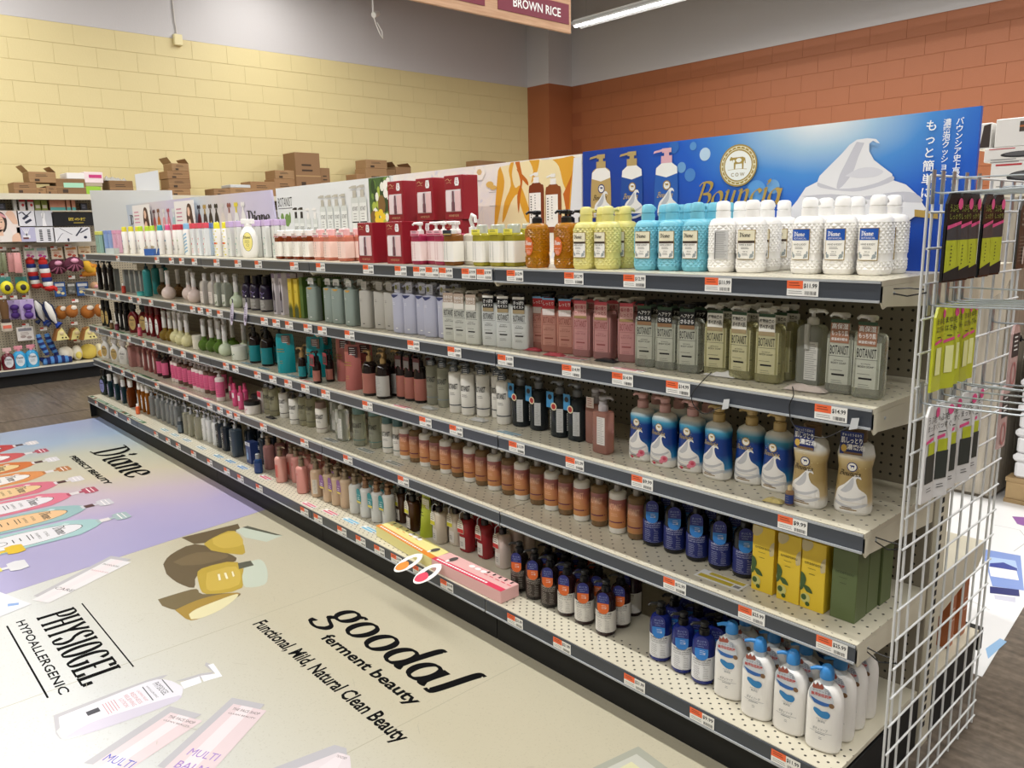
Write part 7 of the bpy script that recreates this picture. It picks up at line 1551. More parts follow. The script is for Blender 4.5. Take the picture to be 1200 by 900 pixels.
def spoon_box(c0, c1, band, label, u0, v0, u1, v1, us, vs, fruit, noun):
    z = ZS[1]+.0006; a, b = onz(u0, v0, z), onz(u1, v1, z); L = (b-a).length; rz = math.atan2(b.y-a.y, b.x-a.x)
    t = thing('promo_box', label, 'promo box', (a.x, a.y, z), rz, 'long promo boxes with spoon cards'); d_, h_ = .085, .045
    sp = MB().bbox(0, L, 0, d_, 0, h_, M(c0, .4), .002); bx_ = link('carton', sp.mesh('carton'), t); mb = MB(); R = random.Random(label)
    mb.add([(.0, .0, h_+.0004), (L, .0, h_+.0004), (L, .024, h_+.0004), (0, .024, h_+.0004)], [(0, 1, 2, 3)], M(band, .4))
    for k in range(22): x = .02+k*(L-.1)/22; mb.add([(x, .008, h_+.0008), (x+.010, .008, h_+.0008), (x+.010, .016, h_+.0008), (x, .016, h_+.0008)], [(0, 1, 2, 3)], INKW)
    for k in range(3):
        V, F = ell(L*.42+.032*k, .062, .014, .010, 10); mb.add([(p, q, h_+.0008) for p, q in V], F, M('#f1ecec', .4))
    for k in range(5): x = L*.62+.03*k if c1 else .03+.05*k; mb.add([(x, .05, h_+.0008), (x+.02, .05, h_+.0008), (x+.02, .054, h_+.0008), (x, .054, h_+.0008)], [(0, 1, 2, 3)], M(band, .4)); mb.add([(x, .064, h_+.0008), (x+.008, .064, h_+.0008), (x+.008, .078, h_+.0008), (x, .078, h_+.0008)], [(0, 1, 2, 3)], INK)
    link('print', mb.mesh('print'), bx_)
    sx_ = L*us; mb = MB(); n = 24; dz = lambda r_: h_+.003-.30*max(0, .02-r_)
    O = [(sx_+.038*cos(2*pi*i/n)-.006, -.060+.058*sin(2*pi*i/n)) for i in range(n)]; I_ = [(sx_+.019*cos(2*pi*i/n)-.006, -.056+.034*sin(2*pi*i/n)) for i in range(n)]
    V = [(p, q, dz(q)) for p, q in O+I_]; V += [(p, q, r_-.0012) for p, q, r_ in V]; F = []
    for i in range(n): j = (i+1) % n; F += [(i, j, n+j, n+i), (2*n+i, 3*n+i, 3*n+j, 2*n+j), (i, 2*n+i, 2*n+j, j), (n+i, n+j, 3*n+j, 3*n+i)]
    mb.add(V, F, M('#f0efec', .35))
    H = [(sx_-.011, -.008, dz(-.008)), (sx_+.001, -.008, dz(-.008)), (sx_+.006, .034, dz(.034)), (sx_-.004, .034, dz(.034))]; H += [(p, q, r_-.0012) for p, q, r_ in H]
    mb.add(H, [(0, 1, 2, 3), (7, 6, 5, 4), (0, 4, 5, 1), (1, 5, 6, 2), (2, 6, 7, 3), (3, 7, 4, 0)], M('#f0efec', .35)); link('spoon_card', mb.mesh('spoon_card'), t)
    mb = MB(); pt = smooth([(-.026, -.09), (-.014, -.108), (.006, -.108), (.02, -.096), (.022, -.076), (.008, -.062), (-.010, -.058), (-.022, -.07)], 3, True)
    mb.add([(sx_-.006+p, q, dz(q)+.0006) for p, q in pt], [tuple(range(len(pt)))], M(fruit, .4)); link('fruit_print', mb.mesh('fruit_print'), t)
    mb = MB(); e = [(sx_+.004+.013*cos(2*pi*i/16), .052+.022*sin(2*pi*i/16), h_+.0014) for i in range(16)]; mb.add(e, [tuple(range(16))], M('#55504e', .3)); link('spoon_tip', mb.mesh('spoon_tip'), t)
spoon_box('#e6dc92', 0, '#e08a34', 'long pale yellow promo box with white spoon card and orange fruit', 441, 628, 506, 668, .86, 0, '#e08a2e', 'y')
spoon_box('#e3b3b0', 1, '#d9405c', 'long pink promo box with white spoon card and red fruit', 506, 668, 587, 708, .16, 0, '#d9405c', 'p')
def sachet(lv, u, v, c, label, w_=.075, d_=.03, rz=.1, h_=.010):
    p = onz(u, v, ZS[lv]); 
    t = thing('sample_sachet', label, 'sample', (p.x, max(p.y, .022), ZS[lv]+.0008), rz, 'sample sachets lying at the deck edge')
    mb = MB(); V = []; F = []; nx, ny = 8, 4; R = random.Random(label)
    for s_ in (0, 1):
        for j in range(ny+1):
            for i in range(nx+1):
                a, b = i/nx*2-1, j/ny*2-1; e = (1-a**4)*(1-b**4); V.append((a*w_/2, b*d_/2, h_*.1+(h_*.9*e*R.uniform(.7, 1.1) if s_ else 0)))
    o = (nx+1)*(ny+1)
    for j in range(ny):
        for i in range(nx):
            k = j*(nx+1)+i; F += [(o+k, o+k+1, o+k+nx+2, o+k+nx+1), (k, k+nx+1, k+nx+2, k+1)]
    for i in range(nx): F += [(i, i+1, o+i+1, o+i), (ny*(nx+1)+i, o+ny*(nx+1)+i, o+ny*(nx+1)+i+1, ny*(nx+1)+i+1)]
    for j in range(ny): k = j*(nx+1); F += [(k, o+k, o+k+nx+1, k+nx+1), (k+nx, k+2*nx+1, o+k+2*nx+1, o+k+nx)]
    mb.add(V, F, M(c, .22)); link('foil', mb.mesh('foil', 70), t); return t, p
sachet(4, 625, 411, '#a33a44', 'dark red sachet before the coral bottles'); sachet(4, 650, 417, '#b85058', 'red and grey sachet before the pink bottles'); sachet(4, 711, 424, '#2c2c2e', 'black sachet before the pink bottles')
sachet(3, 503, 479, '#b9b9b4', 'crinkled silver sachet before round clear bottles'); sachet(3, 561, 493, '#c2c2be', 'crinkled silver sachet before round white bottles'); sachet(2, 318, 490, '#2a2a2c', 'black sachet beside the black lid jar'); sachet(3, 907, 588, '#c9b878', 'gold and navy sachet beside the gold swirl bottle', .05, .03)
p1, _ = sachet(4, 848, 441, '#d9d8d4', 'white tethered tester pouch before pale yellow bottles', .10, .04, .08, .016); p2, _ = sachet(4, 945, 458, '#d3c6bd', 'beige tethered tester pouch before the turned bottle', .10, .04, .08, .016)
mini('tester', M('#8a6a4a', .3), M('#25397a', .4), .05, .010, M('#c9b48a', .4)); spawn('tester', 'tiny navy tester bottle beside the gold swirl bottle', None, x_at(924, .05, .75), .055, ZS[3]+.0006, 0)
def cord(label, a, pts, tip):
    t = thing('tether_cord', label, 'cord', (0, 0, 0), 0, 'black tether cords on the second shelf'); P = [ony(u, v, y) for u, v, y in pts]; P = [a]+P
    sp = smooth([(p.x, p.z) for p in P], 4); sy = smooth([(p.y, 0) for p in P], 4)
    link('cord', MB().tube([(x, y[0], z) for (x, z), y in zip(sp, sy)], .0013, BK, 6).mesh('cord'), t)
    e = P[-1]; link('seal_tag', MB().plate([(e.x-.008, e.z-.012), (e.x+.010, e.z-.006), (e.x+.013, e.z+.018), (e.x-.003, e.z+.015)], e.y-.003, .001, M('#c9ccce', .3)).mesh('seal_tag'), t)
l1, l2 = Vector(p1.location), Vector(p2.location)
cord('black tether cord looping below the pale yellow bottles', l1+Vector((-.03, -.012, .008)), [(822, 448, -.006), (811, 462, -.011), (813, 475, -.013), (825, 485, -.012), (838, 480, -.012), (850, 475, -.012)], 0)
cord('black tether cord looping below the brown tag bottles', l2+Vector((-.03, -.012, .008)), [(930, 463, -.006), (925, 476, -.011), (928, 495, -.013), (940, 507, -.012), (965, 513, -.012), (985, 505, -.012), (1000, 498, -.012)], 0)
# two lilac hanging tags on the second shelf rail
for i, (u, v, lb) in enumerate(((270, 368, 'left pale lilac oval tag hanging from second shelf rail'), (286, 368, 'right pale lilac oval tag hanging from second shelf rail'))):
    p = ony(u, v, -.02)
    t = thing('hanging_tag', lb, 'tag', (p.x, -.012, p.z), 0, 'oval tags on the second rail'); sh = Shape([(-9, 9, .004), (9, 9, .004)]); sh.y = lambda x, z: -.0005
    a = smooth([(-.03, -.05), (-.01, -.056), (.018, .0), (.028, .05), (.01, .055), (-.018, .01)], 3, True)
    link('card', MB().plate(a, 0, .001, M('#c9c3d6', .4)).mesh('card'), t); link('lettering', inkmesh(sh, [([fine(.0, .03, .028, 5, .011, .003), ell(-.006, -.028, .012, .012, 12)], M('#6a5f78', .5))]), t); link('clip', MB().tube([(.012, .002, .05), (.016, .003, .07), (.01, .003, .078)], .003, M('#3a3444', .3), 6).mesh('clip'), t)

def tray_kind(key, m0):
    mb = MB(); w_, d_, h_, q_ = .075, .05, .042, .0015
    mb.box(-w_/2, w_/2, -d_/2, d_/2, 0, q_, m0).box(-w_/2, w_/2, -d_/2, -d_/2+q_, q_, h_, m0).box(-w_/2, w_/2, d_/2-q_, d_/2, q_, h_, m0).box(-w_/2, -w_/2+q_, -d_/2+q_, d_/2-q_, q_, h_, m0).box(w_/2-q_, w_/2, -d_/2+q_, d_/2-q_, q_, h_, m0)
    kind(key, 'sample_tray', 'tray', w_, d_, h_, [('tray', mb.mesh('tray'))])
tray_kind('tray_blue', M('#3a62a8', .4)); tray_kind('tray_white', M('#cfd8d6', .3, .2))
tb = spawn('tray_blue', 'small blue open tray of white sachets before spray cans', 'open sample trays', x_at(178, .045, 1.3), .045, ZS[5]+.0006, .5); spawn('tray_white', 'small whitish open tray before slim pale packs', 'open sample trays', x_at(132, .045, 1.3), .045, ZS[5]+.0006, .5)
for i in range(4):
    t = thing('sample_sachet', '%s white sachet from the left standing in the blue tray' % ORD[i], 'sample', (tb.location.x-.024+.014*i, .035+.006*i, ZS[5]+.0026), .5, 'sachets in the blue tray'); link('foil', MB().bbox(-.014, .014, -.0018, .0018, 0, .058-.004*(i % 2), M('#dcd9d0' if i % 2 else '#b9a98a', .3), .0008).xf(Matrix.Rotation(.25*(i-1.5), 4, 'Y')).mesh('foil'), t)

# ------------------------------------------------------------------ peg fixture along the yellow wall
PX = -8.30
F0, F1 = -1.4, 6.95
t = thing('peg_fixture', 'long beige pegboard fixture against the yellow wall', 'shelving', (0, 0, 0))
def peg2(nt, bs):
    v, s = objxyz(nt); h = holes_mask(nt, s[1], s[2], .0254, .0254, .0045)
    nt.links.new(mix_n(nt, h, lin('#a39a85'), lin('#1a1713')), bs.inputs['Base Color'])
PG2 = nodes_mat('beige_pegboard_wall', peg2, .5)
link('back_panel', MB().box(PX-.03, PX, F0, F1, .0, 1.80, PG2).mesh('back_panel'), t)
link('top_shelf', MB().box(WX+.02, -7.98, F0, F1, 1.795, 1.82, mBei).box(-7.985, -7.98, F0, F1, 1.765, 1.795, mBei).mesh('top_shelf'), t)
link('deck', MB().box(PX, -8.0, F0, F1, .14, .165, mBei).box(-8.0, -7.992, F0, F1, .12, .166, mRail).mesh('deck'), t)
link('kick_plate', MB().box(PX, -8.05, F0, F1, 0, .139, mBlk).mesh('kick_plate'), t)
link('sign_shelf', MB().box(PX+.001, -8.088, F0, F1, 1.655, 1.667, mBei).mesh('sign_shelf'), t)
link('rail', MB().box(PX+.001, PX+.012, F0, F1, 1.318, 1.36, mBei).mesh('rail'), t)
yu = onx(26, 300, PX).y
for k in range(-1, 6):
    y = yu+1.219*k
    if y < F0+.02: continue
    o = link('upright', MB().box(PX+.001, PX+.012, -.02, .02, .166, 1.317, mBei).mesh('upright'), t); o.location.y = y
    if k < 1:
        sl = MB()
        for q_ in range(44): sl.box(PX+.0121, PX+.0126, -.004, .004, .19+.0254*q_, .205+.0254*q_, mBlk)
        link('slots', sl.mesh('slots'), o, kind='stuff')
def fx(u, v, x=PX+.10): p = onx(u, v, x); return p.y, p.z
def fxbox(u0, u1, v0, v1, x=PX+.10):
    a, b = onx(u0, v1, x), onx(u1, v0, x); return a.y, b.y, a.z, b.z
# header pictures
def header(label, u0, u1, v0, v1, front, prints, x=-8.08, noun='header_board'):
    y0, y1, z0, z1 = fxbox(u0, u1, v0, v1, x); w_, h_ = y1-y0, z1-z0
    t = thing(noun, label, 'board', (x, (y0+y1)/2, z0), pi/2, 'picture boards over the pegboard')
    link('panel', MB().box(-w_/2, w_/2, 0, .008, 0, h_, front).mesh('panel'), t)
    X = lambda pts: [((a-.5)*w_, b*h_) for a, b in pts]
    mb = MB()
    for k, (shapes, m) in enumerate(prints):
        for V, F in shapes: mb.add([(a, -.0008-.0004*k, b) for a, b in X(V)], F, m)
    link('print', mb.mesh('print'), t)
    br = link('bracket', MB().box(-.01, .01, .008, x-PX-.014, h_*.5, h_*.5+.01, mBlk).mesh('bracket'), t)
SKIN = M('#e6bfa6', .5)
face = [([poly(smooth([(.0, .0), (.05, .5), (.3, .62), (.62, .5), (.8, .1), (.8, 0)], 3))], M('#e9e2dc', .5)), ([poly(smooth([(.06, .72), (.2, .98), (.5, .95), (.62, .7), (.52, .34), (.2, .3)], 3, True))], M('#33241f', .5)), ([ell(.34, .6, .2, .28, 20), rect(.26, .46, .2, .4), poly(smooth([(.6, .9), (.7, 1), (.86, .95), (.95, .6), (.8, .58)], 3)), poly(smooth([(.7, .0), (.74, .2), (.95, .28), (1, 0)], 3))], SKIN),
        ([poly(smooth([(.06, .84), (.3, .98), (.56, .86), (.6, .76), (.32, .86), (.08, .74)], 3, True))], M('#dfa0a4', .5)), ([ell(.26, .64, .03, .018, 8), ell(.44, .64, .03, .018, 8), nib([(.2, .7), (.26, .72), (.3, .7)], .012, .008, 1), nib([(.4, .7), (.45, .72), (.5, .7)], .012, .008, 1)], M('#2a1c18', .5)), ([nib([(.26, .47), (.34, .43), (.43, .47)], .03, .02, 1.2)], M('#c0666a', .5)), ([nib([(.345, .6), (.36, .54), (.33, .53)], .01, .008, .5)], M('#c99a80', .5))]
header('picture board of smiling woman in pink headband', -12, 20.5, 247, 284, M('#efe3de', .4), face)
mk = lambda *s_: [(list(s_), M('#2f3348', .4))]
header('white picture board of dark clips, beside the woman', 21.5, 40.5, 247, 265, M('#e3e3ea', .4), mk(nib([(.1, .8), (.3, .9), (.5, .7), (.8, .95)], .08, .06, .5), nib([(.3, .45), (.6, .7)], .18, .15, .8, sm=0), nib([(.4, .2), (.75, .42)], .18, .15, .8, sm=0)))
header('lilac picture board of tweezers fan', 21.5, 40.5, 266, 283.5, M('#b9b8d4', .4), [([rect(.3, .7, .25, .45)]+[nib([(.5, .4), (.3+.1*k, .95)], .04, .04, .5, sm=0) for k in range(5)], M('#e9e9ee', .4)), ([rect(.3, .6, .18, .3)], M('#6a3a3e', .4))])
header('grey picture board of one metal tool', 42, 61, 247, 265, M('#c3c5cc', .4), [([poly([(.38, 0), (.4, .5), (.36, .8), (.5, .95), (.58, .8), (.54, .5), (.6, 0)])], M('#eeeef0', .4)), ([nib([(.42, .5), (.48, .9)], .03, .03, .4, sm=0)], M('#6a6d74', .4))])
header('white picture board of two ridged files', 43, 63, 266, 284, M('#dcdde2', .4), [([rect(.2+.0, .36, .1+.11*k, .17+.11*k) for k in range(7)]+[rect(.62, .78, .1+.11*k, .17+.11*k) for k in range(7)], M('#24262c', .4))])
header('black board with gold Japanese lettering', 62, 109, 249, 265, M('#15161a', .35), [([([(.6+(a-.5)*.42, .42+b*.46) for a, b in txt('匠の技', .5, 0, .36, width=1.0, bold=.02)[0]], txt('匠の技', .5, 0, .36, width=1.0, bold=.02)[1])], M('#d8c04a', .4)), ([rect(.5, .74, .2, .26)], M('#b09c3c', .4))])
header('white picture board of nippers and tweezers', 64, 105, 266, 284, M('#dfe0e4', .4), mk(nib([(.08, .1), (.2, .5), (.26, .6)], .02, .015, .5), nib([(.18, .95), (.5, .5)], .02, .02, .5, sm=0), nib([(.6, .4), (.78, .95)], .06, .05, .5, sm=0), nib([(.72, .6), (.95, .9)], .07, .05, .5, sm=0), ell(.38, .15, .03, .12, 8), ell(.85, .3, .05, .1, 8)))
# small goods on the upper ledge
plain_box('ledge_white', 'carton', M('#d9d4d4', .4), .05, .05, .10, [([rect(-.025, .025, .08, .1)], M('#b03038', .5)), ([ell(.005, .05, .012, .014, 10)], M('#c03a3a', .5))]); plain_box('ledge_clear', 'carton', M('#b9bab6', .4), .03, .05, .11); plain_box('ledge_green', 'carton', M('#7f8a3c', .4), .05, .05, .10, [([rect(-.018, .018, .02, .05)], M('#c9c4b4', .5))]); plain_box('ledge_peach', 'carton', M('#cf9276', .4), .034, .05, .10, [([rect(-.017, .017, .0, .03)], M('#5fb0ac', .5))])
plain_box('ledge_dark', 'carton', M('#2a2c34', .4), .06, .05, .07, [([fine(0, .05, .04, 3, .014, .004)], M('#8f93a8', .5))])
for i, (u, key, lb) in enumerate(((17.5, 'ledge_clear', 'slim pale carton'), (26, 'ledge_white', 'white carton with red top, left of two'), (36, 'ledge_white', 'white carton with red top, right of two'), (44, 'ledge_green', 'olive green carton, left of two'), (52, 'ledge_green', 'olive green carton, right of two'), (60.5, 'ledge_peach', 'first peach and aqua carton from left'), (65, 'ledge_peach', 'second peach and aqua carton from left'), (69.5, 'ledge_peach', 'third peach and aqua carton from left'), (74, 'ledge_peach', 'fourth peach and aqua carton from left'), (80, 'ledge_peach', 'fifth peach and aqua carton from left'), (86, 'ledge_peach', 'sixth peach and aqua carton from left'), (98, 'ledge_dark', 'low dark carton'), (2, 'ledge_dark', 'low dark carton at the left end'))):
    y, z = fx(u, 245, -8.12); spawn(key, lb+' on the upper ledge', 'small cartons on the upper ledge', -8.12, y, 1.6675, pi/2)
# hanging goods
def peg(u, v, x=PX+.012):
    return None
PEGW = M('#9aa0a2', .35, metal=.5)
def pegthing(noun, label, cat, u0, u1, v0, v1, group, build, dx=.10):
    "build(w,h) -> list of parts in local x (right), -y (front), z from 0 down to -h"
    y0, y1, z0, z1 = fxbox(u0, u1, v0, v1, PX+dx); w_, h_ = (y1-y0)*.92, z1-z0
    t = thing(noun, label, cat, (PX+dx, (y0+y1)/2, z1), pi/2, group)
    for p in build(w_, h_): 
        o = link(p[0], p[1], t)
        for c in (p[2] if len(p) > 2 else ()): link(c[0], c[1], o)
    link('peg', MB().tube([(0, dx-.003, -.012), (0, -.03, -.012), (0, -.036, -.006)], .003, PEGW, 6).mesh('peg'), t)
def B(name, f): mb = MB(); f(mb); return mb.mesh(name)
def cardpack(c, ink, c2=None):
    def f(w_, h_):
        sh = Shape([(-9, 9, .008), (9, 9, .008)]); sh.y = lambda x, z: -.012
        inks = [([rect(-w_*.4, w_*.4, -h_*.3, -h_*.1)], M(c2 or ink, .5)), ([fine(0, -h_*.42, w_*.6, 3, h_*.08, h_*.03), ell(-w_*.15, -h_*.7, w_*.18, h_*.1, 10), ell(w_*.2, -h_*.78, w_*.16, h_*.1, 10)], M(ink, .5))]
        return [('card', B('card', lambda m: m.bbox(-w_/2, w_/2, -.012, .006, -h_, 0, M(c, .4), .003)), [('print', inkmesh(sh, inks, 'print'))])]
    return f
def tubes(c):
    def f(w_, h_): return [('upper_tube', B('upper_tube', lambda m: m.loft([(-h_*.53, w_*.46, .02), (-.004, w_*.46, .02), (0, w_*.4, .017)], 2.5, 14, M(c, .35)))), ('lower_tube', B('lower_tube', lambda m: m.loft([(-h_, w_*.4, .018), (-h_+.004, w_*.46, .021), (-h_*.54, w_*.46, .021)], 2.5, 14, M(c, .4))))]
    return f
def lobster(w_, h_):
    cs = ['#b8241f', '#1f2f6e', '#e3e0da', '#b8241f', '#1f2f6e', '#e3e0da', '#b8241f']; out = []
    L = h_/7.6
    for k, c in enumerate(cs):
        r = w_*.34*(.75+.25*sin(pi*(k+1)/8)); z = -k*L*1.05
        out.append(('body_stripe', B('body_stripe', lambda m: m.loft([(z-L*1.04, r*.96, .05), (z-L*.5, r*1.06, .056), (z, r*.96, .05)], 2, 14, M(c, .8), cx=w_*.03*k-w_*.1))))
    out.append(('head', B('head', lambda m: m.ball((w_*.12, -.01, -h_*.9), (w_*.36, .06, h_*.1), M('#b8241f', .8)))))
    out.append(('tail_fin', B('tail_fin', lambda m: m.ball((-w_*.1, 0, .01), (w_*.22, .03, h_*.06), M('#a01e1c', .8)))))
    out.append(('claw', B('claw', lambda m: m.tube([(w_*.3, -.02, -h_*.86), (w_*.46, -.04, -h_*.92), (w_*.5, -.05, -h_)], [.018, .02, .008], M('#b8241f', .8), 8))))
    return out
def scallop(w_, h_):
    P = [(0, -h_*.32)]+[(w_*.5*cos(t), -h_*.4+h_*.6*sin(t)*(1 if sin(t) < 0 else .9)) for t in [pi*1.02+pi*.96*k/16 for k in range(17)]]
    out = [('shell', B('shell', lambda m: m.ball((0, 0, -h_*.45), (w_*.5, .05, h_*.5), M('#5a2438', .8))))]
    for k in range(9):
        a = -1.2+2.4*k/8; out.append(('rib', B('rib', lambda m: m.tube([(w_*.1*sin(a), -.052, -h_*.45), (w_*.3*sin(a), -.05, -h_*.45-h_*.22*cos(a)), (w_*.48*sin(a), -.03, -h_*.45-h_*.46*cos(a))], [.006, .011, .008], M('#a8647c' if k % 2 else '#4a1c2e', .8), 6))))
    out.append(('pearl', B('pearl', lambda m: m.ball((0, -.05, -h_*.22), (w_*.2, .02, h_*.16), M('#d99ab4', .7))))); return out
def blob(c, c2=None, lab_=True, n=2.0):
    def f(w_, h_):
        out = [('body', B('body', lambda m: m.ball((0, 0, -h_*.52), (w_*.5, .06, h_*.48), M(c, .8), n=n)))]
        if c2: out.append(('patch', B('patch', lambda m: m.ball((w_*.06, -.03, -h_*.6), (w_*.34, .045, h_*.26), M(c2, .8)))))
        if lab_: out.append(('hang_tag', B('hang_tag', lambda m: m.ball((w_*.1, -.058, -h_*.22), (w_*.24, .006, h_*.16), M('#e6ddcc', .5)))))
        return out
    return f
def shrimp(c, c2):
    def f(w_, h_):
        return [('body', B('body', lambda m: m.tube([(-w_*.3, 0, -.01), (-w_*.2, -.02, -h_*.3), (w_*.0, -.03, -h_*.62), (w_*.28, -.02, -h_*.82)], [.02, .045, .05, .03], M(c, .8), 12))), ('lower_body', B('lower_body', lambda m: m.tube([(w_*.42, -.01, -h_*.45), (w_*.2, -.02, -h_*.85), (-w_*.4, 0, -h_*.94)], [.04, .04, .025], M(c2, .8), 10))), ('fin', B('fin', lambda m: m.tube([(0, -.05, -h_*.3), (w_*.14, -.07, -h_*.5)], [.012, .02], M(c2, .8), 6)))]
    return f
def ringtoy(w_, h_):
    return [('card', B('card', lambda m: m.bbox(-w_*.42, w_*.42, -.004, .004, -h_*.5, 0, M('#3f7f78', .5), .002))), ('spool', B('spool', lambda m: m.ball((0, -.03, -h_*.6), (w_*.5, .035, h_*.38), M('#e3d92e', .5)))), ('hub', B('hub', lambda m: m.ball((0, -.06, -h_*.6), (w_*.22, .012, h_*.18), M('#2c2a2c', .5), n=3)))]
def bow(w_, h_):
    return [('card', B('card', lambda m: m.bbox(-w_*.48, w_*.48, 0, .006, -h_, 0, M('#b9a6cf', .5), .003))), ('upper_loop', B('upper_loop', lambda m: m.ball((0, -.03, -h_*.38), (w_*.32, .03, h_*.16), M('#51307f', .7)))), ('lower_loop', B('lower_loop', lambda m: m.ball((0, -.03, -h_*.78), (w_*.32, .03, h_*.18), M('#51307f', .7)))), ('knot', B('knot', lambda m: m.ball((0, -.03, -h_*.57), (w_*.2, .026, h_*.1), M('#5f3c90', .7)))) ]
def fish(w_, h_):
    def cl(m, s_, c, off): m.tube([(-w_*.28, off, -.01), (-w_*.16, off-.01, -h_*.25), (w_*.02, off-.01, -h_*.6), (w_*.2, off, -h_*.86)], [.012*s_, .052*s_, .05*s_, .016*s_], M(c, .75), 12)
    return [('body', B('body', lambda m: cl(m, 1, '#17264f', 0))), ('belly', B('belly', lambda m: cl(m, .62, '#e3e2dc', -.03))), ('tail_fin', B('tail_fin', lambda m: m.tube([(w_*.2, 0, -h_*.84), (w_*.4, -.02, -h_*.97)], [.014, .04], M('#1f3f9a', .75), 8))), ('side_fin', B('side_fin', lambda m: m.tube([(-w_*.1, -.02, -h_*.82), (-w_*.36, -.02, -h_*.93)], [.012, .024], M('#17264f', .75), 8)))]
def eel(w_, h_):
    out = []; n_ = 8
    for k in range(n_):
        z = -h_*k/n_; x = -w_*.25+w_*.55*(k/n_)**1.3; r = w_*.24*(.7+.3*sin(pi*(k+.6)/n_))
        out.append(('body_stripe', B('body_stripe', lambda m: m.tube([(x, -.01, z), (x+w_*.05, -.01, z-h_/n_)], [r, r*1.03], M('#1c2a66' if k % 2 else '#4f86c4', .8), 10))))
    return out
def wedge(w_, h_):
    tri = [(-w_*.5, -h_), (w_*.5, -h_*.96), (w_*.06, -.0), (-w_*.3, -h_*.3)]
    return [('slice', B('slice', lambda m: m.plate(tri, -.05, .1, M('#e0d58e', .8)))), ('crust', B('crust', lambda m: m.plate([(-w_*.62, -h_), (-w_*.45, -h_), (-w_*.26, -h_*.28), (.0, 0), (-w_*.3, -h_*.1)], -.052, .104, M('#8f5f2c', .8)))), ('eye', B('eye', lambda m: m.ball((w_*.02, -.051, -h_*.8), (.008, .004, .008), M('#2a1c18', .5)))), ('eye', B('eye', lambda m: m.ball((w_*.26, -.051, -h_*.8), (.008, .004, .008), M('#2a1c18', .5)))), ('hang_tag', B('hang_tag', lambda m: m.ball((.0, -.054, -h_*.42), (w_*.16, .006, h_*.16), M('#d9c79a', .5))))]
def brush(w_, h_): return [('bristles', B('bristles', lambda m: m.loft([(-h_*.6, w_*.3, .03), (-h_*.2, w_*.4, .035), (0, w_*.3, .02)], 2, 12, M('#6b5138', .9)))), ('band', B('band', lambda m: m.loft([(-h_*.72, w_*.4, .03), (-h_*.6, w_*.36, .03)], 2.5, 12, M('#3a2f2a', .6)))), ('handle', B('handle', lambda m: m.loft([(-h_, w_*.36, .02), (-h_*.97, w_*.46, .026), (-h_*.72, w_*.46, .026)], 3, 12, M('#d9cfbf', .5)))), ('label', B('label', lambda m: m.box(-w_*.35, w_*.35, -.028, -.0265, -h_*.9, -h_*.8, M('#d9705a', .5))))]
G = 'plush toys on the pegboard'
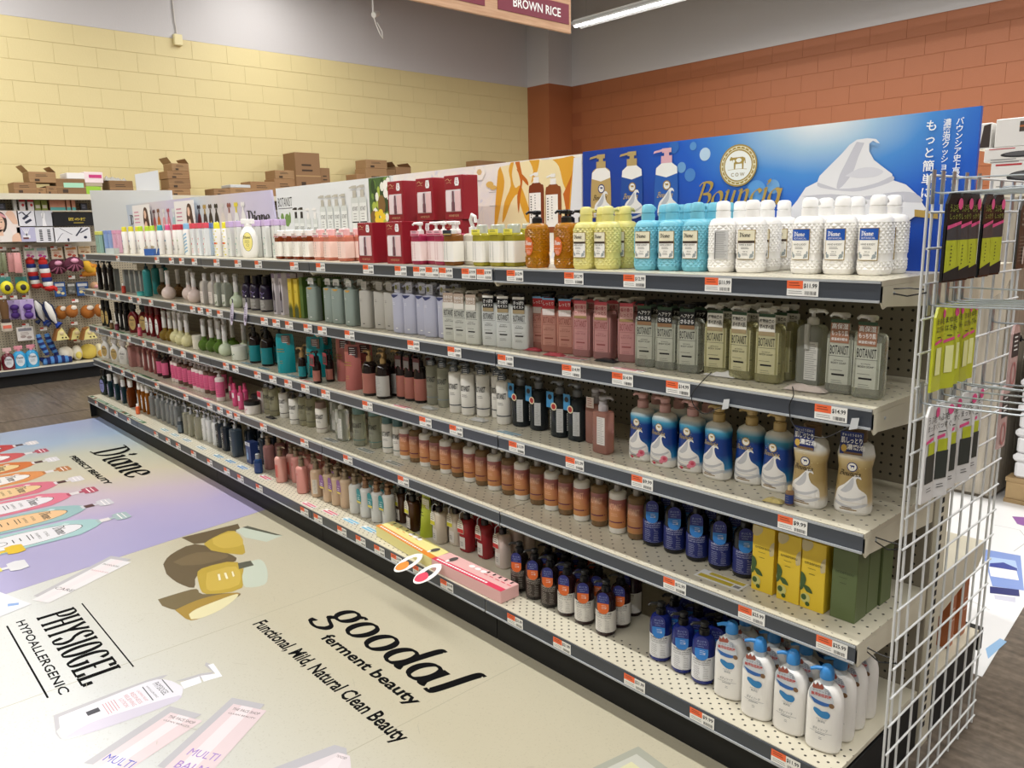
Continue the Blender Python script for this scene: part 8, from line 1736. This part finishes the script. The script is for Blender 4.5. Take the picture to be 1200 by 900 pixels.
items = [('tube_pack', 'left pink double tube on the pegboard', 'tube', 9.5, 17.5, 296, 319, 'pink tubes on the pegboard', tubes('#d99a98')), ('tube_pack', 'right pink double tube on the pegboard', 'tube', 16.8, 24.5, 296, 320, 'pink tubes on the pegboard', tubes('#d99a98')),
 ('slim_tube', 'left slim olive tube at the pegboard edge', 'tube', -1, 2.5, 296, 319, 'olive tubes on the pegboard', tubes('#8a9070')), ('slim_tube', 'right slim olive tube at the pegboard edge', 'tube', 3, 6.5, 296, 318, 'olive tubes on the pegboard', tubes('#7f8466')),
 ('plush_lobster', 'left red plush lobster with navy and white stripes', 'plush toy', 32, 46, 304, 339, G, lobster), ('plush_lobster', 'right red plush lobster with navy and white stripes', 'plush toy', 47, 61, 304, 342, G, lobster),
 ('plush_scallop', 'left plum plush scallop with pink pearl', 'plush toy', 56, 79, 304, 323, G, scallop), ('plush_scallop', 'right plum plush scallop with pink pearl', 'plush toy', 75, 98, 301, 320, G, scallop), ('plush_shrimp', 'yellow and orange plush shrimp by the shelf end', 'plush toy', 93, 115, 302, 323, G, shrimp('#dfae34', '#d08a2e')),
 ('yarn_spool', 'left yellow round spool with black centre', 'spool', 0, 14, 324, 346, 'yellow spools', ringtoy), ('yarn_spool', 'right yellow round spool with black centre', 'spool', 18, 33, 324, 345, 'yellow spools', ringtoy),
 ('hanging_card', 'left blue card pack beneath the scallops', 'pack', 64, 76, 330, 348, 'packs under the scallops', cardpack('#2f5a9a', '#e3d9a0', '#d9dde0')), ('hanging_card', 'grey card pack beneath the scallops', 'pack', 79, 88, 331, 345, 'packs under the scallops', cardpack('#5a5c58', '#8f918c', '#cfd2cf')), ('hanging_card', 'right blue card pack beneath the scallops', 'pack', 90, 103, 330, 347, 'packs under the scallops', cardpack('#2f5a9a', '#e3d9a0', '#d9dde0')),
 ('plush_bear', 'beige plush ball by the second shelf end', 'plush toy', 106, 116, 329, 340, G, blob('#c9a07a', '#e0a0a0', False)), ('wood_brush', 'wooden handled brush at the pegboard edge', 'brush', 1, 11, 351, 389, None, brush),
 ('bow_pack', 'left purple bow on a lilac card', 'bow', 9, 24, 351, 375, 'purple bows', bow), ('bow_pack', 'right purple bow on a lilac card', 'bow', 24.5, 40, 350, 375, 'purple bows', bow), ('plush_fish', 'left navy plush fish with white belly', 'plush toy', 40, 53, 350, 381, G, fish), ('plush_fish', 'right navy plush fish with white belly', 'plush toy', 51, 68, 351, 384, G, fish),
 ('plush_bun', 'first tan plush bun from left, upper row', 'plush toy', 65, 78, 357, 375, G, blob('#b9742f')), ('plush_bun', 'second tan plush bun from left, upper row', 'plush toy', 77, 91, 356, 373, G, blob('#a8662a')), ('plush_bun', 'third tan plush bun from left, upper row', 'plush toy', 94.5, 111, 356, 374, G, blob('#b06a28')), ('plush_bun', 'fourth tan plush bun, partly behind the shelf', 'plush toy', 111, 121, 355, 372, G, blob('#b06a2a')),
 ('patch_card', 'white card with three round patches', 'pack', 20, 39, 382, 400, None, cardpack('#e6e2dc', '#a89a94', '#8f8f96')), ('plush_eel', 'left blue striped plush eel hanging by its tail', 'plush toy', 43, 56, 391, 417, G, eel), ('plush_eel', 'right blue striped plush eel hanging by its tail', 'plush toy', 53, 67, 390, 417, G, eel),
 ('plush_cake', 'first pale yellow plush cake slice from left', 'plush toy', 63, 79, 383, 399, G, wedge), ('plush_cake', 'second pale yellow plush cake slice from left', 'plush toy', 80, 97, 383, 398, G, wedge), ('plush_cake', 'third pale yellow plush cake slice from left', 'plush toy', 95, 112, 382, 398, G, wedge),
 ('hanging_card', 'left pink topped card pack over lobsters', 'pack', 28, 41, 289, 304, 'card packs over the toys', cardpack('#d9d4cc', '#b04a8a', '#7fae8a')), ('hanging_card', 'second pink topped card pack over lobsters', 'pack', 42, 55, 289, 304, 'card packs over the toys', cardpack('#dcd8d0', '#c0409a', '#9fc0c0')), ('hanging_card', 'left cream card pack over scallops', 'pack', 60, 73, 289, 304, 'card packs over the toys', cardpack('#e0d2bc', '#c0603a', '#b08a5a')), ('hanging_card', 'right cream card pack over scallops', 'pack', 76, 90, 288, 303, 'card packs over the toys', cardpack('#e6d8c4', '#c0503a', '#c98a4a')), ('hanging_card', 'cream card pack by the shelf end', 'pack', 91, 106, 288, 298, 'card packs over the toys', cardpack('#dcc9a8', '#a0704a', '#c0a070'))]
for i, (n_, lb, cat, u0, u1, v0, v1, g_, bf) in enumerate(items): pegthing(n_, lb, cat, u0, u1, v0, v1, g_, bf, .05 if n_ == 'hanging_card' else (.10, .215)[i % 2])
# price tags of the pegboard
tm = MB().box(-.03, .03, -.003, 0, -.016, .016, mTagW); tm.box(-.03, 0, -.0036, -.003, .0, .016, M('#c9402c', .4)); tm = tm.mesh('card')
pt2 = MB().tube([(0, .0, .0), (0, .058, .0)], .002, PEGW, 5).mesh('peg_arm')
for i, (u, v) in enumerate(((3, 291.5), (18, 292), (33, 289.5), (63, 290.5), (80, 288.5), (5, 322.5), (84, 325), (97, 324), (3, 348.5), (16, 348.5), (30, 348), (88, 352.5), (30, 381), (51, 385.5), (87, 379), (90, 399.5))):
    y, z = fx(u, v, PX+.062)
    t = thing('peg_tag', 'small red and white price tag, %s row, %s from left' % ('top' if v < 300 else 'second' if v < 330 else 'third' if v < 360 else 'lower', ORD[i % 16]), 'price tag', (PX+.062, y, z), pi/2, 'price tags on the pegboard'); link('card', tm, t); link('peg_arm', pt2, t)
# goods on the low deck
oval_bottle('deck_wine', M('#5a1420', .25), M('#c9c9cf', .5), .06, .04, M('#d9b0b0', .4), .16, 2.4); oval_bottle('deck_blue', M('#2f93c4', .25), M('#c9d3dc', .5), .06, .04, M('#d98f9c', .4), .17, 2.4)
for u, key, lb in ((-7.5, 'deck_wine', 'wine red spray bottle at the deck edge, half out of view'), (10, 'deck_wine', 'wine red oval label bottle on the low deck'), (23.5, 'deck_blue', 'left sky blue oval label bottle on the low deck'), (38.5, 'deck_blue', 'right sky blue oval label bottle on the low deck')):
    y, _ = fx(u, 425, -8.12); spawn(key, lb, 'bottles on the low deck', -8.12, y, .1656, pi/2)
def lying(label, u0, u1, v, striped):
    y0, y1 = fx(u0, v, -8.14)[0], fx(u1, v, -8.14)[0]; L = y1-y0; t = thing('plush_eel', label, 'plush toy', (-8.14, (y0+y1)/2, .166), pi/2, 'plush toys on the low deck')
    n_ = 8
    for k in range(n_):
        r = .042*(.7+.3*sin(pi*(k+.7)/n_)); link('body_stripe', B('body_stripe', lambda m: m.tube([(-L/2+L*k/n_, 0, r+.001), (-L/2+L*(k+1)/n_, 0, r+.001)], r, M('#16255f' if k % 2 else '#4a80c0', .8), 10)), t)
    link('fin', B('fin', lambda m: m.tube([(-L*.46, 0, .05), (-L*.6, .02, .07)], [.03, .012], M('#16255f', .8), 8)), t)
lying('blue striped plush eel lying on the low deck', 50, 84, 422, True)
t_ = []
for i, (u0, u1, v0, v1, c, c2, lb) in enumerate(((68, 86, 405, 420, '#e3ddcb', None, 'white plush egg on the low deck'), (86, 96, 404, 423, '#e6e0ce', '#e0cf6a', 'white and yellow plush egg on the low deck'), (94, 114, 402, 418, '#d6c05a', None, 'yellow plush bun on the low deck'), (112, 122, 402, 422, '#d9d2b0', '#cfa050', 'cream plush bun beside the shelf end'))):
    y0, y1, z0, z1 = fxbox(u0, u1, v0, v1, -8.2); t = thing('plush_bun', lb, 'plush toy', (-8.22, (y0+y1)/2, .1655), pi/2, 'plush toys on the low deck'); w_ = y1-y0; h_ = max(z1-.1655, .1)
    link('body', B('body', lambda m: m.ball((0, 0, h_*.5), (w_*.5, .07, h_*.5), M(c, .8))), t)
    if c2: link('yolk', B('yolk', lambda m: m.ball((0, -.05, h_*.4), (w_*.3, .03, h_*.26), M(c2, .8))), t)
# ------------------------------------------------------------------ cartons stored on top of the fixture
KR = ['#8a6a4a', '#94724f', '#7f6142', '#9a7a56']
def carton(label, u0, u1, v0, v1, base=None, c=None, x=-8.3, flap=False, tape=None, rz=0, d_=.26, ink=True, noun='cardboard_box'):
    y0, y1, z0, z1 = fxbox(u0, u1, v0, v1, x); z0 = 1.8205 if base is None else base; w_, h_ = y1-y0, max(z1-z0, .03); m0 = M(c or KR[len(label) % 4], .7)
    t = thing(noun, label, 'box', (x+.02, (y0+y1)/2, z0), pi/2+rz, 'cartons on the wall fixture')
    b = link('carton', MB().bbox(-w_/2, w_/2, -d_/2, d_/2, 0, h_, m0, .004).mesh('carton'), t)
    if ink:
        sh = Shape([(-9, 9, d_/2), (9, 9, d_/2)]); sh.y = lambda x, z: -d_/2
        link('print', inkmesh(sh, [([fine(0, h_*.7, w_*.5, 2, h_*.12, h_*.04), rect(-w_*.3, -w_*.12, h_*.12, h_*.34)], M('#3f2f20', .6)), ([rect(-w_/2, w_/2, h_*.46, h_*.49)], M('#a98a60', .5))], 'print'), b)
    if flap:
        mb = MB(); mb.add([(-w_/2, -d_/2, h_), (-w_/2, d_/2, h_), (-w_*.72, d_/2, h_+.06), (-w_*.72, -d_/2, h_+.06)], [(0, 1, 2, 3)], m0); mb.add([(w_/2, -d_/2, h_), (w_/2, d_/2, h_), (w_*.3, d_/2, h_+.05), (w_*.3, -d_/2, h_+.05)], [(0, 1, 2, 3)], m0); link('flap', mb.mesh('flap'), t)
    if tape: link('tape', MB().box(-w_*.25, w_*.42, -d_/2-.002, -d_/2-.0005, h_*.45, h_*.75, M(tape, .4)).mesh('tape'), t)
    return z0+h_+.0006
a = carton('low open cardboard box, leftmost on the wall fixture', 13, 38, 215, 226); b_ = carton('small cardboard box under the tilted open box', 39, 49.5, 221, 227); carton('second small cardboard box under the tilted open box', 50.5, 62, 219, 227)
carton('open cardboard box resting on three small boxes', 31, 60.5, 203, 217, a, flap=True)
z = carton('wide cardboard box with green tape', 62.5, 95, 211, 227, tape='#9fcfb4'); carton('flat white box on the green taped carton', 74, 94, 204, 210.5, z, '#e3e1df', ink=False)
z = carton('bright green box under the pink print box', 96.5, 113, 219.5, 227, c='#8fb83a', ink=False); z = carton('beige box between green and pink print boxes', 96, 115, 215.5, 219, z, '#a89c88', ink=False); carton('white box with pink print on the beige box', 94.5, 115, 203, 214.5, z, '#e3d3d6', tape='#c43a7a', ink=False)
z = carton('cardboard box topped with crumpled plastic', 124, 150, 213, 224)
y0, y1, z0, z1 = fxbox(120, 147, 209, 213, -8.28); t = thing('plastic_wrap', 'crumpled clear plastic on a cardboard box', 'plastic', (-8.28, (y0+y1)/2, z), pi/2)
mb = MB(); R = random.Random(3); V = [((i/8-.5)*(y1-y0), (j/4-.5)*.2, R.uniform(.002, .05)*(0 < i < 8)*(0 < j < 4)+.001) for j in range(5) for i in range(9)]; mb.add(V, [(j*9+i, j*9+i+1, j*9+i+10, j*9+i+9) for j in range(4) for i in range(8)], M('#c3c4c2', .2, .3)); link('sheet', mb.mesh('sheet'), t)
t = thing('blank_card', 'blank pale card leaning on the wall fixture', 'card', (-8.2, fx(173, 215, -8.2)[0], 1.8205), pi/2); y0, y1, z0, z1 = fxbox(161, 186, 203, 225, -8.2); link('sheet', MB().plate([(-(y1-y0)/2, 0), ((y1-y0)/2, 0), ((y1-y0)/2, z1-1.82+.03), (-(y1-y0)/2, z1-1.82-.02)], 0, .006, M('#c9cccf', .5)).mesh('sheet'), t)
z = carton('bottom cardboard box of the leaning stack', 193, 217, 222, 232); z = carton('third cardboard box of the leaning stack', 193, 217, 211, 221, z); z = carton('second cardboard box of the leaning stack', 191, 216, 202, 210.5, z); carton('top open cardboard box of the leaning stack', 196, 215, 193, 201.5, z, flap=True)
carton('low cardboard box right of the leaning stack', 245, 264, 222, 232); z = carton('low cardboard box under a white box', 264, 288, 221, 232); carton('flat white box on a low carton', 264, 287, 217.5, 221, z, '#c3c6c8', ink=False); carton('wide low cardboard box beside the tall carton', 288, 315, 214, 232)
z = carton('cardboard box under the small carton, left of tall carton', 316, 339, 211, 230); carton('small cardboard box left of the tall carton', 316, 338, 201, 210.5, z)
carton('tall large cardboard box, biggest on the fixture', 323+17, 366, 181, 219, x=-8.28, d_=.3); carton('small cardboard box right of the tall carton', 369, 379, 198, 216)
z = carton('lower cardboard box of the pair', 422, 446, 199, 215); carton('upper cardboard box of the pair', 422, 446, 189, 198.5, z); carton('small low carton left of the pair', 411, 421, 205, 215); carton('small carton right of the pair', 447, 456, 200, 215); carton('open cardboard box right of the pair', 457, 474, 197, 212, flap=True); carton('flat cardboard box near the orange corner', 552, 585, 190.5, 205)
